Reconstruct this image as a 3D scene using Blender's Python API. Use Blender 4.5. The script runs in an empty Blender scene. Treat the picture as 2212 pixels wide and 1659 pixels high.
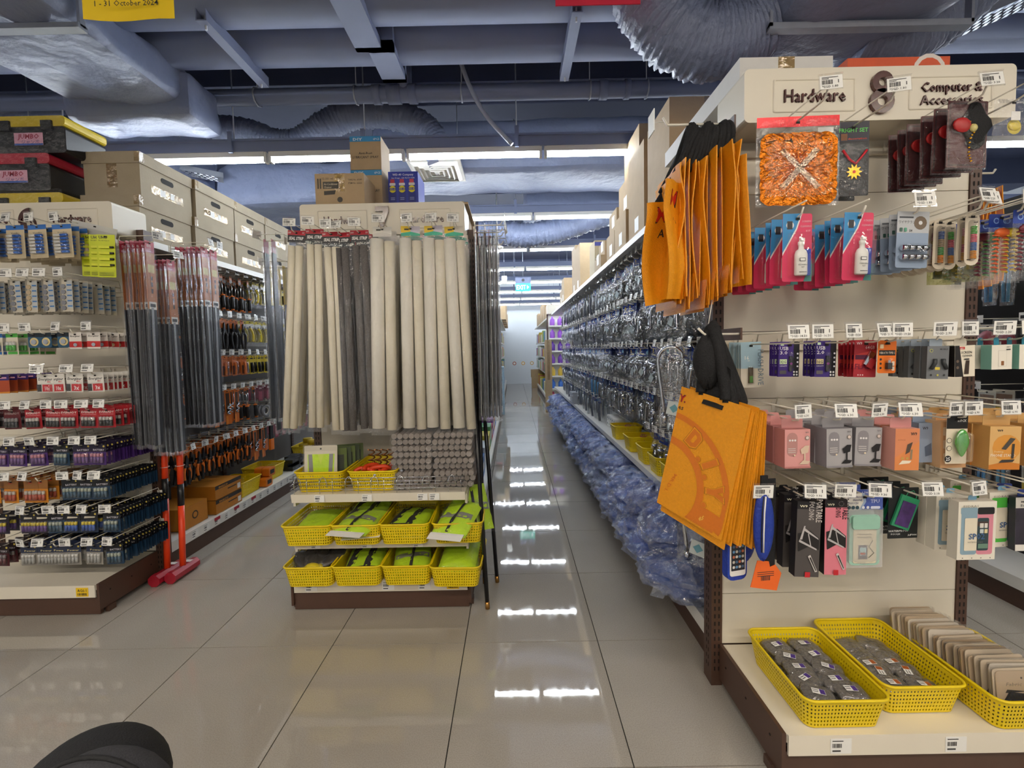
import bpy, math, random
from mathutils import Vector, Matrix, noise
random.seed(7)
S = bpy.context.scene
C = S.collection
# ------------------------------------------------------------------ camera
F, CAMH, CX, CY = 945.0, 1.325, 1106.0, 803.0
PITCH, YAW, ROLL = math.atan((CY - 754.0) / F), math.radians(.17), math.radians(-1.13)
RM = Matrix.Rotation(YAW, 3, 'Z') @ Matrix.Rotation(math.pi/2 - PITCH, 3, 'X') @ Matrix.Rotation(ROLL, 3, 'Z')
cd = bpy.data.cameras.new('camera'); cam = bpy.data.objects.new('camera', cd); C.objects.link(cam)
cam.matrix_world = Matrix.Translation((0, 0, CAMH)) @ RM.to_4x4()
cd.sensor_fit = 'HORIZONTAL'; cd.sensor_width = 36.0; cd.lens = 36.0 * F / 2212
cd.shift_x = 0.0; cd.shift_y = -(829.5 - CY) / 2212; cd.clip_start = .02; cd.clip_end = 100
S.camera = cam
# ------------------------------------------------------------------ world, exposure
w = bpy.data.worlds.new('world'); S.world = w; w.use_nodes = True
w.node_tree.nodes['Background'].inputs[0].default_value = (.75, .85, 1, 1)
w.node_tree.nodes['Background'].inputs[1].default_value = .02
vs = S.view_settings; vs.view_transform = 'Standard'; vs.look = 'None'; vs.gamma = 1; vs.use_curve_mapping = False
vs.exposure = 1.0
S.cycles.use_light_tree = False; S.cycles.transparent_max_bounces = 9; S.cycles.max_bounces = 5; S.cycles.diffuse_bounces = 3; S.cycles.glossy_bounces = 3; S.cycles.transmission_bounces = 2
S.cycles.use_adaptive_sampling = True; S.cycles.adaptive_threshold = .035
S.cycles.sample_clamp_indirect = 6; S.cycles.caustics_reflective = False; S.cycles.caustics_refractive = False
TUBE_COL, TUBE_STR = (.85, .925, 1.0), 32.0          # cool fluorescent tubes over the aisles
WARM_COL, WARM_STR = (1.0, .90, .77), 37.0          # warm lamps over the cross aisle, behind the photographer
# ------------------------------------------------------------------ helpers
def ray(u, v): return RM @ Vector(((u - CX) / F, -(v - CY) / F, -1))
def atY(u, v, y): d = ray(u, v); return Vector((0, 0, CAMH)) + d * (y / d.y)
def atX(u, v, x): d = ray(u, v); return Vector((0, 0, CAMH)) + d * (x / d.x)
def atZ(u, v, z): d = ray(u, v); return Vector((0, 0, CAMH)) + d * ((z - CAMH) / d.z)
def lin(c):
    if isinstance(c, str):
        c = [int(c[i:i+2], 16) / 255 for i in (0, 2, 4)]
    return tuple(x / 12.92 if x <= .04045 else ((x + .055) / 1.055) ** 2.4 for x in c) + (1,)
MATS = {}
def P(name, col, rough=.5, metal=0, var=.08, scale=30, bump=0, bscale=80, coat=0, emit=None, alpha=None, aniso=None, spec=.5):
    """principled procedural material: colour broken up by noise, optional bump"""
    if name in MATS: return MATS[name]
    m = bpy.data.materials.new(name); m.use_nodes = True; nt = m.node_tree
    b = nt.nodes['Principled BSDF']; b.inputs['Roughness'].default_value = rough; b.inputs['Metallic'].default_value = metal
    b.inputs['Specular IOR Level'].default_value = spec
    if coat: b.inputs['Coat Weight'].default_value = coat; b.inputs['Coat Roughness'].default_value = .12
    c = lin(col); tc = nt.nodes.new('ShaderNodeTexCoord')
    n = nt.nodes.new('ShaderNodeTexNoise'); n.inputs['Scale'].default_value = scale; n.inputs['Detail'].default_value = 3
    nt.links.new(tc.outputs['Object'], n.inputs['Vector'])
    if aniso:
        mp = nt.nodes.new('ShaderNodeMapping'); mp.inputs['Scale'].default_value = aniso
        nt.links.new(tc.outputs['Object'], mp.inputs['Vector']); nt.links.new(mp.outputs[0], n.inputs['Vector'])
    mx = nt.nodes.new('ShaderNodeMix'); mx.data_type = 'RGBA'
    mx.inputs['A'].default_value = tuple(max(0, x * (1 - var)) for x in c[:3]) + (1,)
    mx.inputs['B'].default_value = tuple(min(1, x * (1 + var)) for x in c[:3]) + (1,)
    nt.links.new(n.outputs[0], mx.inputs['Factor']); nt.links.new(mx.outputs['Result'], b.inputs['Base Color'])
    if bump:
        bn = nt.nodes.new('ShaderNodeTexNoise'); bn.inputs['Scale'].default_value = bscale; bn.inputs['Detail'].default_value = 4
        nt.links.new((mp.outputs[0] if aniso else tc.outputs['Object']), bn.inputs['Vector'])
        bp = nt.nodes.new('ShaderNodeBump'); bp.inputs['Strength'].default_value = bump; bp.inputs['Distance'].default_value = .02
        nt.links.new(bn.outputs[0], bp.inputs['Height']); nt.links.new(bp.outputs[0], b.inputs['Normal'])
    if emit:
        b.inputs['Emission Color'].default_value = tuple(emit[0]) + (1,); b.inputs['Emission Strength'].default_value = emit[1]
    if alpha: b.inputs['Alpha'].default_value = alpha
    MATS[name] = m; return m
def film(name, tint='ffffff', gloss=.16, bump=.6, bscale=25, rough=.12, stretch=None, veil=.06):
    """thin clear plastic: mostly see-through, with crinkled glossy reflections and a faint milky veil"""
    if name in MATS: return MATS[name]
    m = bpy.data.materials.new(name); m.use_nodes = True; nt = m.node_tree; nt.nodes.clear()
    o = nt.nodes.new('ShaderNodeOutputMaterial'); t = nt.nodes.new('ShaderNodeBsdfTransparent'); t.inputs[0].default_value = lin(tint)
    g = nt.nodes.new('ShaderNodeBsdfGlossy'); g.inputs['Roughness'].default_value = rough; g.inputs[0].default_value = (1, 1, 1, 1)
    df = nt.nodes.new('ShaderNodeBsdfDiffuse'); df.inputs[0].default_value = lin(tint)
    tc = nt.nodes.new('ShaderNodeTexCoord'); n = nt.nodes.new('ShaderNodeTexNoise'); n.inputs['Scale'].default_value = bscale; n.inputs['Detail'].default_value = 3
    mp = nt.nodes.new('ShaderNodeMapping'); mp.inputs['Scale'].default_value = stretch or (1, 1, 1)
    nt.links.new(tc.outputs['Object'], mp.inputs[0]); nt.links.new(mp.outputs[0], n.inputs['Vector'])
    bp = nt.nodes.new('ShaderNodeBump'); bp.inputs['Strength'].default_value = bump; bp.inputs['Distance'].default_value = .02
    nt.links.new(n.outputs[0], bp.inputs['Height']); nt.links.new(bp.outputs[0], g.inputs['Normal']); nt.links.new(bp.outputs[0], df.inputs['Normal'])
    a = nt.nodes.new('ShaderNodeMixShader'); a.inputs[0].default_value = veil; nt.links.new(t.outputs[0], a.inputs[1]); nt.links.new(df.outputs[0], a.inputs[2])
    lw = nt.nodes.new('ShaderNodeLayerWeight'); lw.inputs[0].default_value = .25
    ad = nt.nodes.new('ShaderNodeMath'); ad.operation = 'MULTIPLY_ADD'; ad.inputs[1].default_value = .2; ad.inputs[2].default_value = gloss
    nt.links.new(lw.outputs['Fresnel'], ad.inputs[0])
    x = nt.nodes.new('ShaderNodeMixShader'); nt.links.new(ad.outputs[0], x.inputs[0]); nt.links.new(a.outputs[0], x.inputs[1]); nt.links.new(g.outputs[0], x.inputs[2])
    nt.links.new(x.outputs[0], o.inputs[0]); MATS[name] = m; return m
def glow(name, col, strength):
    if name in MATS: return MATS[name]
    m = bpy.data.materials.new(name); m.use_nodes = True; nt = m.node_tree; nt.nodes.clear()
    o = nt.nodes.new('ShaderNodeOutputMaterial'); e = nt.nodes.new('ShaderNodeEmission'); e.inputs[0].default_value = tuple(col) + (1,); e.inputs[1].default_value = strength
    nt.links.new(e.outputs[0], o.inputs[0]); MATS[name] = m; return m
def K(hexcol, rough=.45, coat=0):
    """a plain printed colour"""
    return P('print_%s_%d_%d' % (hexcol, rough * 100, coat * 100), hexcol, rough, var=.04, coat=coat)

_TXT = {}
def text_mesh(s, bold=0.0, shear=0.0):
    k = (s, bold, shear)
    if k not in _TXT:
        cu = bpy.data.curves.new('lettering', 'FONT'); cu.body = s; cu.resolution_u = 1; cu.offset = bold * .55; cu.shear = shear
        cu.align_x = 'LEFT'
        o = bpy.data.objects.new('lettering', cu); me = bpy.data.meshes.new_from_object(o)
        v = [tuple(q.co) for q in me.vertices]; f = [tuple(p.vertices) for p in me.polygons]
        bpy.data.objects.remove(o); bpy.data.meshes.remove(me); bpy.data.curves.remove(cu)
        if not v: v, f = [(0, 0, 0), (.1, 0, 0), (0, .1, 0)], [(0, 1, 2)]
        xs = [p[0] for p in v]; ys = [p[1] for p in v]
        _TXT[k] = (v, f, min(xs), max(xs), min(ys), max(ys))
    return _TXT[k]

class MB:
    """collects polygons with a material per face; build() links ONE mesh object"""
    def __init__(s): s.v, s.f, s.m, s.sm, s.mats = [], [], [], [], []
    def mi(s, m):
        if m not in s.mats: s.mats.append(m)
        return s.mats.index(m)
    def add(s, vs, fs, m, smooth=False):
        b = len(s.v); s.v += [tuple(p) for p in vs]; i = s.mi(m)
        for f in fs: s.f.append(tuple(b + k for k in f)); s.m.append(i); s.sm.append(smooth)
        return s
    def box(s, x0, x1, y0, y1, z0, z1, m):
        v = [(x, y, z) for x in (x0, x1) for y in (y0, y1) for z in (z0, z1)]
        return s.add(v, [(0, 1, 3, 2), (4, 6, 7, 5), (0, 4, 5, 1), (2, 3, 7, 6), (0, 2, 6, 4), (1, 5, 7, 3)], m)
    def obox(s, mtx, sx, sy, sz, m):
        v = [mtx @ Vector((x * sx / 2, y * sy / 2, z * sz / 2)) for x in (-1, 1) for y in (-1, 1) for z in (-1, 1)]
        return s.add(v, [(0, 1, 3, 2), (4, 6, 7, 5), (0, 4, 5, 1), (2, 3, 7, 6), (0, 2, 6, 4), (1, 5, 7, 3)], m)
    def quad(s, pts, m): return s.add(pts, [tuple(range(len(pts)))], m)
    def rect(s, x0, x1, z0, z1, y, m):                     # upright print patch facing -Y
        return s.add([(x0, y, z0), (x1, y, z0), (x1, y, z1), (x0, y, z1)], [(0, 1, 2, 3)], m)
    def disc(s, x, z, r, y, m, n=14, rz=1.0):
        return s.add([(x + r * math.cos(t * 2 * math.pi / n), y, z + rz * r * math.sin(t * 2 * math.pi / n)) for t in range(n)], [tuple(range(n))], m)
    def prism(s, poly, y0, y1, m, axis='Y', smooth=False):
        """extrude a 2-D outline (counter-clockwise seen from -Y) between y0 and y1"""
        n = len(poly)
        g = {'Y': lambda a, b, c: (a, c, b), 'X': lambda a, b, c: (c, a, b), 'Z': lambda a, b, c: (a, b, c)}[axis]
        v = [g(a, b, y0) for a, b in poly] + [g(a, b, y1) for a, b in poly]
        s.add(v, [tuple(range(n)), tuple(range(2 * n - 1, n - 1, -1))], m)
        b = len(s.v) - 2 * n; i = s.mi(m)
        for k in range(n):
            q = (k + 1) % n; s.f.append((b + k, b + n + k, b + n + q, b + q)); s.m.append(i); s.sm.append(smooth)
        return s
    def tube(s, pts, r, m, n=6, caps=True, smooth=True, closed=False):
        pts = [Vector(p) for p in pts]; L = len(pts); rr = r if isinstance(r, (list, tuple)) else [r] * L
        up = None; rings = []
        for i, p in enumerate(pts):
            a = pts[i - 1] if (i or closed) else p; b = pts[(i + 1) % L] if (i < L - 1 or closed) else p
            t = (b - a).normalized() if (b - a).length > 1e-9 else Vector((0, 0, 1))
            if up is None: up = Vector((0, 0, 1)) if abs(t.z) < .9 else Vector((1, 0, 0))
            sd = t.cross(up)
            if sd.length < 1e-6: up = Vector((0, 1, 0)); sd = t.cross(up)
            sd.normalize(); up = sd.cross(t).normalized()
            rings += [p + (sd * math.cos(k * 2 * math.pi / n) + up * math.sin(k * 2 * math.pi / n)) * rr[i] for k in range(n)]
        fs = []
        for i in range(L if closed else L - 1):
            q = (i + 1) % L
            for k in range(n): fs.append((i * n + k, i * n + (k + 1) % n, q * n + (k + 1) % n, q * n + k))
        s.add(rings, fs, m, smooth)
        if caps and not closed:
            b = len(s.v) - len(rings); i = s.mi(m)
            s.f.append(tuple(b + k for k in range(n - 1, -1, -1))); s.m.append(i); s.sm.append(False)
            s.f.append(tuple(b + (L - 1) * n + k for k in range(n))); s.m.append(i); s.sm.append(False)
        return s
    def cyl(s, p0, p1, r, m, n=10, r1=None, caps=True, smooth=True):
        return s.tube([p0, p1], [r, r if r1 is None else r1], m, n, caps, smooth)
    def lathe(s, prof, m, c=(0, 0, 0), n=16, smooth=True, sx=1, sy=1):
        v = [(c[0] + sx * r * math.cos(k * 2 * math.pi / n), c[1] + sy * r * math.sin(k * 2 * math.pi / n), c[2] + z) for r, z in prof for k in range(n)]
        f = [(i * n + k, i * n + (k + 1) % n, (i + 1) * n + (k + 1) % n, (i + 1) * n + k) for i in range(len(prof) - 1) for k in range(n)]
        f += [tuple(range(n - 1, -1, -1)), tuple((len(prof) - 1) * n + k for k in range(n))]
        return s.add(v, f, m, smooth)
    def grid(s, nu, nv, fn, m, smooth=True):
        v = [fn(i / nu, j / nv) for j in range(nv + 1) for i in range(nu + 1)]
        f = [(j * (nu + 1) + i, j * (nu + 1) + i + 1, (j + 1) * (nu + 1) + i + 1, (j + 1) * (nu + 1) + i) for j in range(nv) for i in range(nu)]
        return s.add(v, f, m, smooth)
    def text(s, t, x, z, size, y, m, align='C', bold=0.0, shear=0.0, width=None, rot=0):
        """flat lettering facing -Y, centred (or left aligned) on x, baseline z, cap height about .7*size"""
        v, f, x0, x1, y0, y1 = text_mesh(t, bold, shear)
        kx = size if width is None else width / max(x1 - x0, 1e-6); ox = {'C': -(x0 + x1) / 2, 'L': -x0, 'R': -x1}[align]
        cr, sr = math.cos(rot), math.sin(rot)
        pts = [((a + ox) * kx, b * size) for a, b, _ in v]
        return s.add([(x + a * cr - b * sr, y, z + a * sr + b * cr) for a, b in pts], f, m)
    def blob(s, fn, m, nu=14, nv=9):
        """closed lumpy surface: fn(theta, phi) -> point"""
        v = []; f = []
        for j in range(nv + 1):
            for i in range(nu): v.append(fn(i * 2 * math.pi / nu, -math.pi / 2 + j * math.pi / nv))
        for j in range(nv):
            for i in range(nu): f.append((j * nu + i, j * nu + (i + 1) % nu, (j + 1) * nu + (i + 1) % nu, (j + 1) * nu + i))
        return s.add(v, f, m, True)
    def xf(s, mtx, start=0):
        s.v[start:] = [tuple(mtx @ Vector(p)) for p in s.v[start:]]; return s
    def mesh(s, name):
        me = bpy.data.meshes.new(name); me.from_pydata(s.v, [], s.f)
        for m in s.mats: me.materials.append(m)
        me.polygons.foreach_set('material_index', s.m); me.polygons.foreach_set('use_smooth', s.sm); me.update()
        return me
    def build(s, name, parent=None, loc=None, rz=None):
        o = bpy.data.objects.new(name, s.mesh(name)); C.objects.link(o)
        if parent: o.parent = parent
        if loc is not None: o.location = loc
        if rz: o.rotation_euler = (0, 0, rz)
        return o
def tag(o, label=None, cat=None, group=None, kind=None):
    if label: o['label'] = label
    if cat: o['category'] = cat
    if group: o['group'] = group
    if kind: o['kind'] = kind
    return o
def thing(name, label, cat, loc=(0, 0, 0), rz=0, group=None):
    o = bpy.data.objects.new(name, None); o.empty_display_size = .05; C.objects.link(o); o.location = loc; o.rotation_euler = (0, 0, rz)
    return tag(o, label, cat, group)
def obj(name, me, parent=None, loc=None, rz=None):
    o = bpy.data.objects.new(name, me); C.objects.link(o)
    if parent: o.parent = parent
    if loc is not None: o.location = loc
    if rz: o.rotation_euler = (0, 0, rz)
    return o
class Proto:
    """a kind of thing: one main mesh and its part meshes; put() links a fresh individual"""
    def __init__(s, name, cat, main, parts=()): s.name, s.cat, s.main, s.parts = name, cat, main.mesh(name), [(n, b.mesh(n), [(n2, b2.mesh(n2)) for n2, b2 in sub]) for n, b, sub in [(p + ((),))[:3] for p in parts]]
    def put(s, loc, rz=0, label='', group=None, rx=0, ry=0, scale=None, bare=False):
        o = obj(s.name, s.main, None, loc); o.rotation_euler = (rx, ry, rz)
        if scale: o.scale = (scale,) * 3 if not isinstance(scale, tuple) else scale
        tag(o, label, s.cat, group)
        if not bare:
            for n, me, sub in s.parts:
                c = obj(n, me, o)
                for n2, m2 in sub: obj(n2, m2, c)
        return o
ORD = ['', 'first', 'second', 'third', 'fourth', 'fifth', 'sixth', 'seventh', 'eighth', 'ninth', 'tenth', 'eleventh', 'twelfth', 'thirteenth',
       'fourteenth', 'fifteenth', 'sixteenth', 'seventeenth', 'eighteenth', 'nineteenth', 'twentieth']
def nth(n):
    if n <= 20: return ORD[n]
    t = ['', '', 'twenty', 'thirty', 'forty', 'fifty', 'sixty', 'seventy', 'eighty', 'ninety'][n // 10]
    return t.replace('y', 'ieth') if n % 10 == 0 else t + '-' + ORD[n % 10]
def rrect(x0, x1, z0, z1, r, n=3):
    """rounded rectangle outline, counter-clockwise seen from -Y"""
    p = []
    for cx, cz, a0 in ((x1 - r, z0 + r, -90), (x1 - r, z1 - r, 0), (x0 + r, z1 - r, 90), (x0 + r, z0 + r, 180)):
        for k in range(n + 1):
            a = math.radians(a0 + 90 * k / n); p.append((cx + r * math.cos(a), cz + r * math.sin(a)))
    return p
R90 = math.pi / 2
# ------------------------------------------------------------------ shared materials
PAINT = P('ceiling_paint', '7a84a2', .6, var=.10, scale=4)
PAINT_D = P('slab_paint', '4c5470', .7, var=.15, scale=2)
FOIL = P('duct_wrap', '7f89a6', .45, var=.14, scale=3, bump=.8, bscale=11)
FLEXM = P('flex_wrap', '7c86a2', .4, var=.15, scale=6, bump=.9, bscale=18)
STEEL = P('zinc_steel', 'b4bac6', .35, .6, var=.1)
BROWN = P('brown_steel', '51392d', .42, var=.08, scale=12)
CREAM = P('cream_steel', 'e9e1cf', .38, var=.03, scale=6)
WHITE = P('white_steel', 'e9e7e0', .35, var=.03)
GREYP = P('grey_panel', '8b8a8c', .5, var=.06, scale=8)
DARK = P('slot_dark', '17120f', .8)
CHROME = P('chrome', 'd8dce2', .12, 1.0, var=.05)
WIRE = P('white_wire', 'e8e2d3', .35, var=.03)
YEL = P('yellow_plastic', 'edcf0c', .42, var=.05, scale=15)
KRAFT = P('kraft_board', 'b59d7c', .75, var=.08, scale=18, bump=.08)
KRAFT2 = P('grey_board', 'a99c85', .75, var=.08, scale=12, bump=.08)
TAPE = film('packing_tape', 'efe2c4', .12, .5, 30, .12, veil=.10)
INK = K('2a2a2c'); PAPER = P('label_paper', 'f2f1ec', .5, var=.03); CLEAR = film('clear_plastic', 'ffffff', .04, .15, 8, .04, veil=.015)
FILM = film('bag_film', 'ffffff', .05, 1.0, 28, .09, veil=.02)
BLISTER = film('blister', 'ffffff', .05, .25, 18, .06, veil=.015)
BLACKP = P('black_plastic', '1b1b1d', .4); BLACKC = P('black_cloth', '141416', .85, var=.2, scale=60, bump=.25, bscale=200)
TUBE = glow('tube_glow', TUBE_COL, TUBE_STR); WARM = glow('warm_glow', WARM_COL, WARM_STR)
# ================================================================== the setting
def tile_mat():
    m = bpy.data.materials.new('polished_tile'); m.use_nodes = True; nt = m.node_tree; b = nt.nodes['Principled BSDF']
    tc = nt.nodes.new('ShaderNodeTexCoord'); oi = nt.nodes.new('ShaderNodeObjectInfo'); g = nt.nodes.new('ShaderNodeNewGeometry')
    n = nt.nodes.new('ShaderNodeTexNoise'); n.inputs['Scale'].default_value = 260; n.inputs['Detail'].default_value = 2
    n2 = nt.nodes.new('ShaderNodeTexNoise'); n2.inputs['Scale'].default_value = 2.2; n2.inputs['Detail'].default_value = 4
    for q in (n, n2): nt.links.new(g.outputs['Position'], q.inputs['Vector'])
    a = nt.nodes.new('ShaderNodeMix'); a.data_type = 'RGBA'; a.inputs['A'].default_value = lin('a19a90'); a.inputs['B'].default_value = lin('b8b1a6')
    nt.links.new(n2.outputs[0], a.inputs['Factor'])
    c = nt.nodes.new('ShaderNodeMix'); c.data_type = 'RGBA'; c.blend_type = 'MULTIPLY'; c.inputs['Factor'].default_value = .35
    r = nt.nodes.new('ShaderNodeValToRGB'); r.color_ramp.elements[0].position = .35; r.color_ramp.elements[0].color = (.55, .53, .5, 1); r.color_ramp.elements[1].position = .6
    nt.links.new(n.outputs[0], r.inputs[0]); nt.links.new(a.outputs['Result'], c.inputs['A']); nt.links.new(r.outputs[0], c.inputs['B'])
    nt.links.new(c.outputs['Result'], b.inputs['Base Color'])
    # light scuffs in the polish
    s = nt.nodes.new('ShaderNodeTexNoise'); s.inputs['Scale'].default_value = 9; s.inputs['Detail'].default_value = 6
    mp = nt.nodes.new('ShaderNodeMapping'); mp.inputs['Scale'].default_value = (4, 1, 1); nt.links.new(g.outputs['Position'], mp.inputs[0]); nt.links.new(mp.outputs[0], s.inputs['Vector'])
    rr = nt.nodes.new('ShaderNodeMapRange'); rr.inputs['From Min'].default_value = .35; rr.inputs['From Max'].default_value = .75
    rr.inputs['To Min'].default_value = .012; rr.inputs['To Max'].default_value = .06
    nt.links.new(s.outputs[0], rr.inputs[0]); nt.links.new(rr.outputs[0], b.inputs['Roughness']); b.inputs['Specular IOR Level'].default_value = .85
    MATS['tile'] = m; return m
TILE = tile_mat(); GROUT = P('grout', '2e2a26', .9)
ROOM = (-7.5, 7.5, -4.5, 16.55, 3.9)
floor = MB().box(ROOM[0], ROOM[1], ROOM[2], ROOM[3], -.2, -.004, GROUT).build('floor'); tag(floor, kind='structure', label='large polished beige floor tiles with thin dark joints')
tm = MB().box(.002, .598, .002, .598, -.01, 0, TILE).mesh('tile')
near = set()
for j in range(-2, 24):
    for k in range(-8, 6):
        y = 1.914 + .6 * j; x = -.243 + .6 * k
        if y < 2.4 or (y < 5.2 and -2.7 < x < -1.0) or -.3 < x < .7 or (1.5 < x < 2.2 and y < 6): near.add((k, j))
for k, j in sorted(near): obj('tile', tm, floor, (-.243 + .6 * k, 1.914 + .6 * j, 0))
rest = MB()
for k in range(-12, 13):
    for j in range(-10, 25):
        if (k, j) in near: continue
        x, y = -.243 + .6 * k, 1.914 + .6 * j
        rest.add([(max(x + .002, -7.49), y + .002, 0), (min(x + .598, 7.49), y + .002, 0), (min(x + .598, 7.49), min(y + .598, 16.54), 0), (max(x + .002, -7.49), min(y + .598, 16.54), 0)], [(0, 1, 2, 3)], TILE)
tag(rest.build('tile_field', floor), kind='stuff')
WALLM = P('wall_paint', 'dfe4ea', .6, var=.03, scale=3)
def wall(name, *b): return tag(MB().box(*b, WALLM).build(name), kind='structure')
wall('wall_back', ROOM[0], ROOM[1], ROOM[3], ROOM[3] + .15, 0, ROOM[4]); wall('wall_front', ROOM[0], ROOM[1], ROOM[2] - .15, ROOM[2], 0, ROOM[4])
wall('wall_left', ROOM[0] - .15, ROOM[0], ROOM[2], ROOM[3], 0, ROOM[4]); wall('wall_right', ROOM[1], ROOM[1] + .15, ROOM[2], ROOM[3], 0, ROOM[4])
tag(MB().box(ROOM[0], ROOM[1], ROOM[2], ROOM[3], ROOM[4], ROOM[4] + .2, PAINT_D).build('ceiling'), kind='structure')
for i, y in enumerate((3.75, 6.4, 9.6, 12.8)): tag(MB().box(ROOM[0], ROOM[1], y, y + .35, 3.55, 3.9, PAINT_D).build('beam'), 'deep painted ceiling beam, %s from the photographer' % nth(i + 1), 'beam', kind='structure')
# ------------------------------------------------------------------ ceiling services
def spline(pts, n=8):
    p = [Vector(q) for q in pts]; p = [p[0] * 2 - p[1]] + p + [p[-1] * 2 - p[-2]]; out = []
    for i in range(1, len(p) - 2):
        for k in range(n):
            t = k / n; a, b, c, d = p[i - 1:i + 3]
            out.append(.5 * (2 * b + (c - a) * t + (2 * a - 5 * b + 4 * c - d) * t * t + (3 * b - a - 3 * c + d) * t ** 3))
    return out + [p[-2]]
def flex(name, pts, r, label, ribs=.05, seed=0, mat=None):
    """flexible duct: ribbed, puckered sleeve along a curve"""
    path = spline(pts, 22); m = MB(); n = 22; rr = [r * (1 + ribs * math.sin(i * 2.1) + .03 * noise.noise(Vector((i * .3, seed, 0)))) for i in range(len(path))]
    m.tube(path, rr, mat or FLEXM, n)
    for i, v in enumerate(m.v[:len(path) * n]):
        c = path[i // n]; k = 1 + .13 * noise.noise(Vector((i % n * .9, i // n * .35, seed))) + .05 * noise.noise(Vector((i % n * 2.1, i // n * 1.3, seed + 5)))
        m.v[i] = tuple(c + (Vector(v) - c) * k)
    return tag(m.build(name), label, 'duct')
def pillow(name, b, label, amp=.03, seed=0, cat='duct', parts=()):
    """a rectangular duct wrapped in soft foil-faced insulation: rounded and slightly puffy"""
    x0, x1, y0, y1, z0, z1 = b; cx, cy, cz = (x0 + x1) / 2, (y0 + y1) / 2, (z0 + z1) / 2; hx, hy, hz = (x1 - x0) / 2, (y1 - y0) / 2, (z1 - z0) / 2
    m = MB(); N = max(10, int(hy * 14)); M_ = max(10, int(hx * 14)); rad = min(hx, hy, hz) * .35
    def shape(p):
        q = Vector((max(-hx + rad, min(hx - rad, p.x)), max(-hy + rad, min(hy - rad, p.y)), max(-hz + rad, min(hz - rad, p.z))))
        d = (p - q); d = d.normalized() * rad if d.length > 1e-6 else d
        w_ = q + d + Vector((cx, cy, cz)); k = noise.noise(w_ * 2.3 + Vector((seed, 0, 0))) + .5 * noise.noise(w_ * 6 + Vector((0, seed, 0)))
        return w_ + (d.normalized() if d.length > 1e-6 else Vector((0, 0, 0))) * amp * k
    H_ = 8
    faces = [(lambda u, v, s=s: Vector(((2*u-1)*hx, s*(2*v-1)*hy, s*hz)), M_, N) for s in (-1, 1)] + [(lambda u, v, s=s: Vector((s*hx, (2*u-1)*hy, s*(2*v-1)*hz)), N, H_) for s in (-1, 1)] + [(lambda u, v, s=s: Vector((-s*(2*u-1)*hx, s*hy, (2*v-1)*hz)), M_, H_) for s in (-1, 1)]
    for fn, a, b_ in faces: m.grid(a, b_, lambda u, v, fn=fn: shape(fn(u, v)), FOIL)
    o = tag(m.build(name), label, cat)
    for n_, q in parts: q.build(n_, o)
    return o
pillow('insulated_duct', (-2.95, -2.2, -2.2, 3.3, 3.02, 3.28), 'long flat insulated duct running over the battery display', .045, 1, parts=[
    ('hanger_strap', MB().box(-3.0, -2.15, 2.28, 2.33, 2.985, 3.01, STEEL).box(-3.0, -2.985, 2.29, 2.32, 3, 3.9, STEEL).box(-2.165, -2.15, 2.29, 2.32, 3, 3.9, STEEL))])
pillow('duct_plenum', (-2.98, -2.12, 3.0, 3.33, 2.93, 3.24), 'puffy wrapped box at the end of the long flat duct', .035, 2)
P3 = lambda L, y: [atY(a, b, y) for a, b in L]
flex('flexible_duct', P3([(470, 280), (540, 290), (600, 312), (650, 308), (700, 275), (755, 250), (830, 246), (900, 266), (940, 305), (952, 350)], 3.85), .115, 'silver-blue flexible duct arching above the stacked spray cartons', .05, 3)
flex('flexible_duct', P3([(1380, -110), (1395, -20), (1440, 50), (1510, 90), (1580, 85), (1640, 60)], 2.05), .15, 'thick flexible duct curving down above the orange shopping bags', .035, 4)
flex('flexible_duct', P3([(1840, 90), (1920, 95), (1990, 60), (2070, 0), (2130, -70)], 2.15), .13, 'flexible duct rising toward the upper right corner', .05, 5)
pillow('duct_plenum', (1.14, 1.86, 1.55, 2.3, 2.68, 3.25), 'big wrapped plenum box above the sign with the figure eight', .035, 6, parts=[
    ('hanger_strap', MB().box(1.1, 1.95, 1.9, 1.94, 2.64, 2.665, STEEL).box(1.1, 1.112, 1.9, 1.93, 2.65, 3.9, STEEL).box(1.938, 1.95, 1.9, 1.93, 2.65, 3.9, STEEL))])
pillow('insulated_duct', (-1.3, 2.6, 4.2, 4.95, 3.02, 3.5), 'wide insulated duct crossing behind the first light row', .025, 7)
pillow('insulated_duct', (-2.9, -1.45, 4.35, 5.15, 2.78, 3.2), 'swollen wrapped duct above the stacked archive boxes', .05, 8)
pillow('insulated_duct', (-6.5, -3.0, 3.75, 4.6, 2.95, 3.35), 'wrapped duct in the far upper left behind the tool cases', .04, 9)
pillow('insulated_duct', (.2, 2.4, 5.5, 6.2, 3.0, 3.35), 'wrapped duct between the second and third light rows', .05, 10)
flex('flexible_duct', P3([(1035, 500), (1075, 500), (1130, 508), (1190, 500), (1240, 485), (1330, 455), (1380, 440)], 5.75), .15, 'flexible duct sagging behind the second light row', .05, 11)
def pipe(name, y, z, r, x0, x1, label, parts=()):
    o = tag(MB().cyl((x0, y, z), (x1, y, z), r, PAINT, 24).build(name), label, 'pipe')
    for n_, q in parts: q.build(n_, o)
def strap(x, y, z, r, w_): return MB().box(x, x + w_, y - r - .03, y + r + .03, z - r - .03, z - r + .02, PAINT).box(x, x + w_, y - r - .03, y - r + .01, z - r - .03, 3.9, PAINT).box(x, x + w_, y + r - .01, y + r + .03, z - r - .03, 3.9, PAINT)
pipe('large_pipe', 2.58, 3.41, .2, -6, 6, 'thickest pale pipe crossing the top of the ceiling', [('strap', strap(-.93, 2.58, 3.41, .2, .16)), ('strap', strap(3.3, 2.58, 3.41, .2, .16))])
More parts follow.
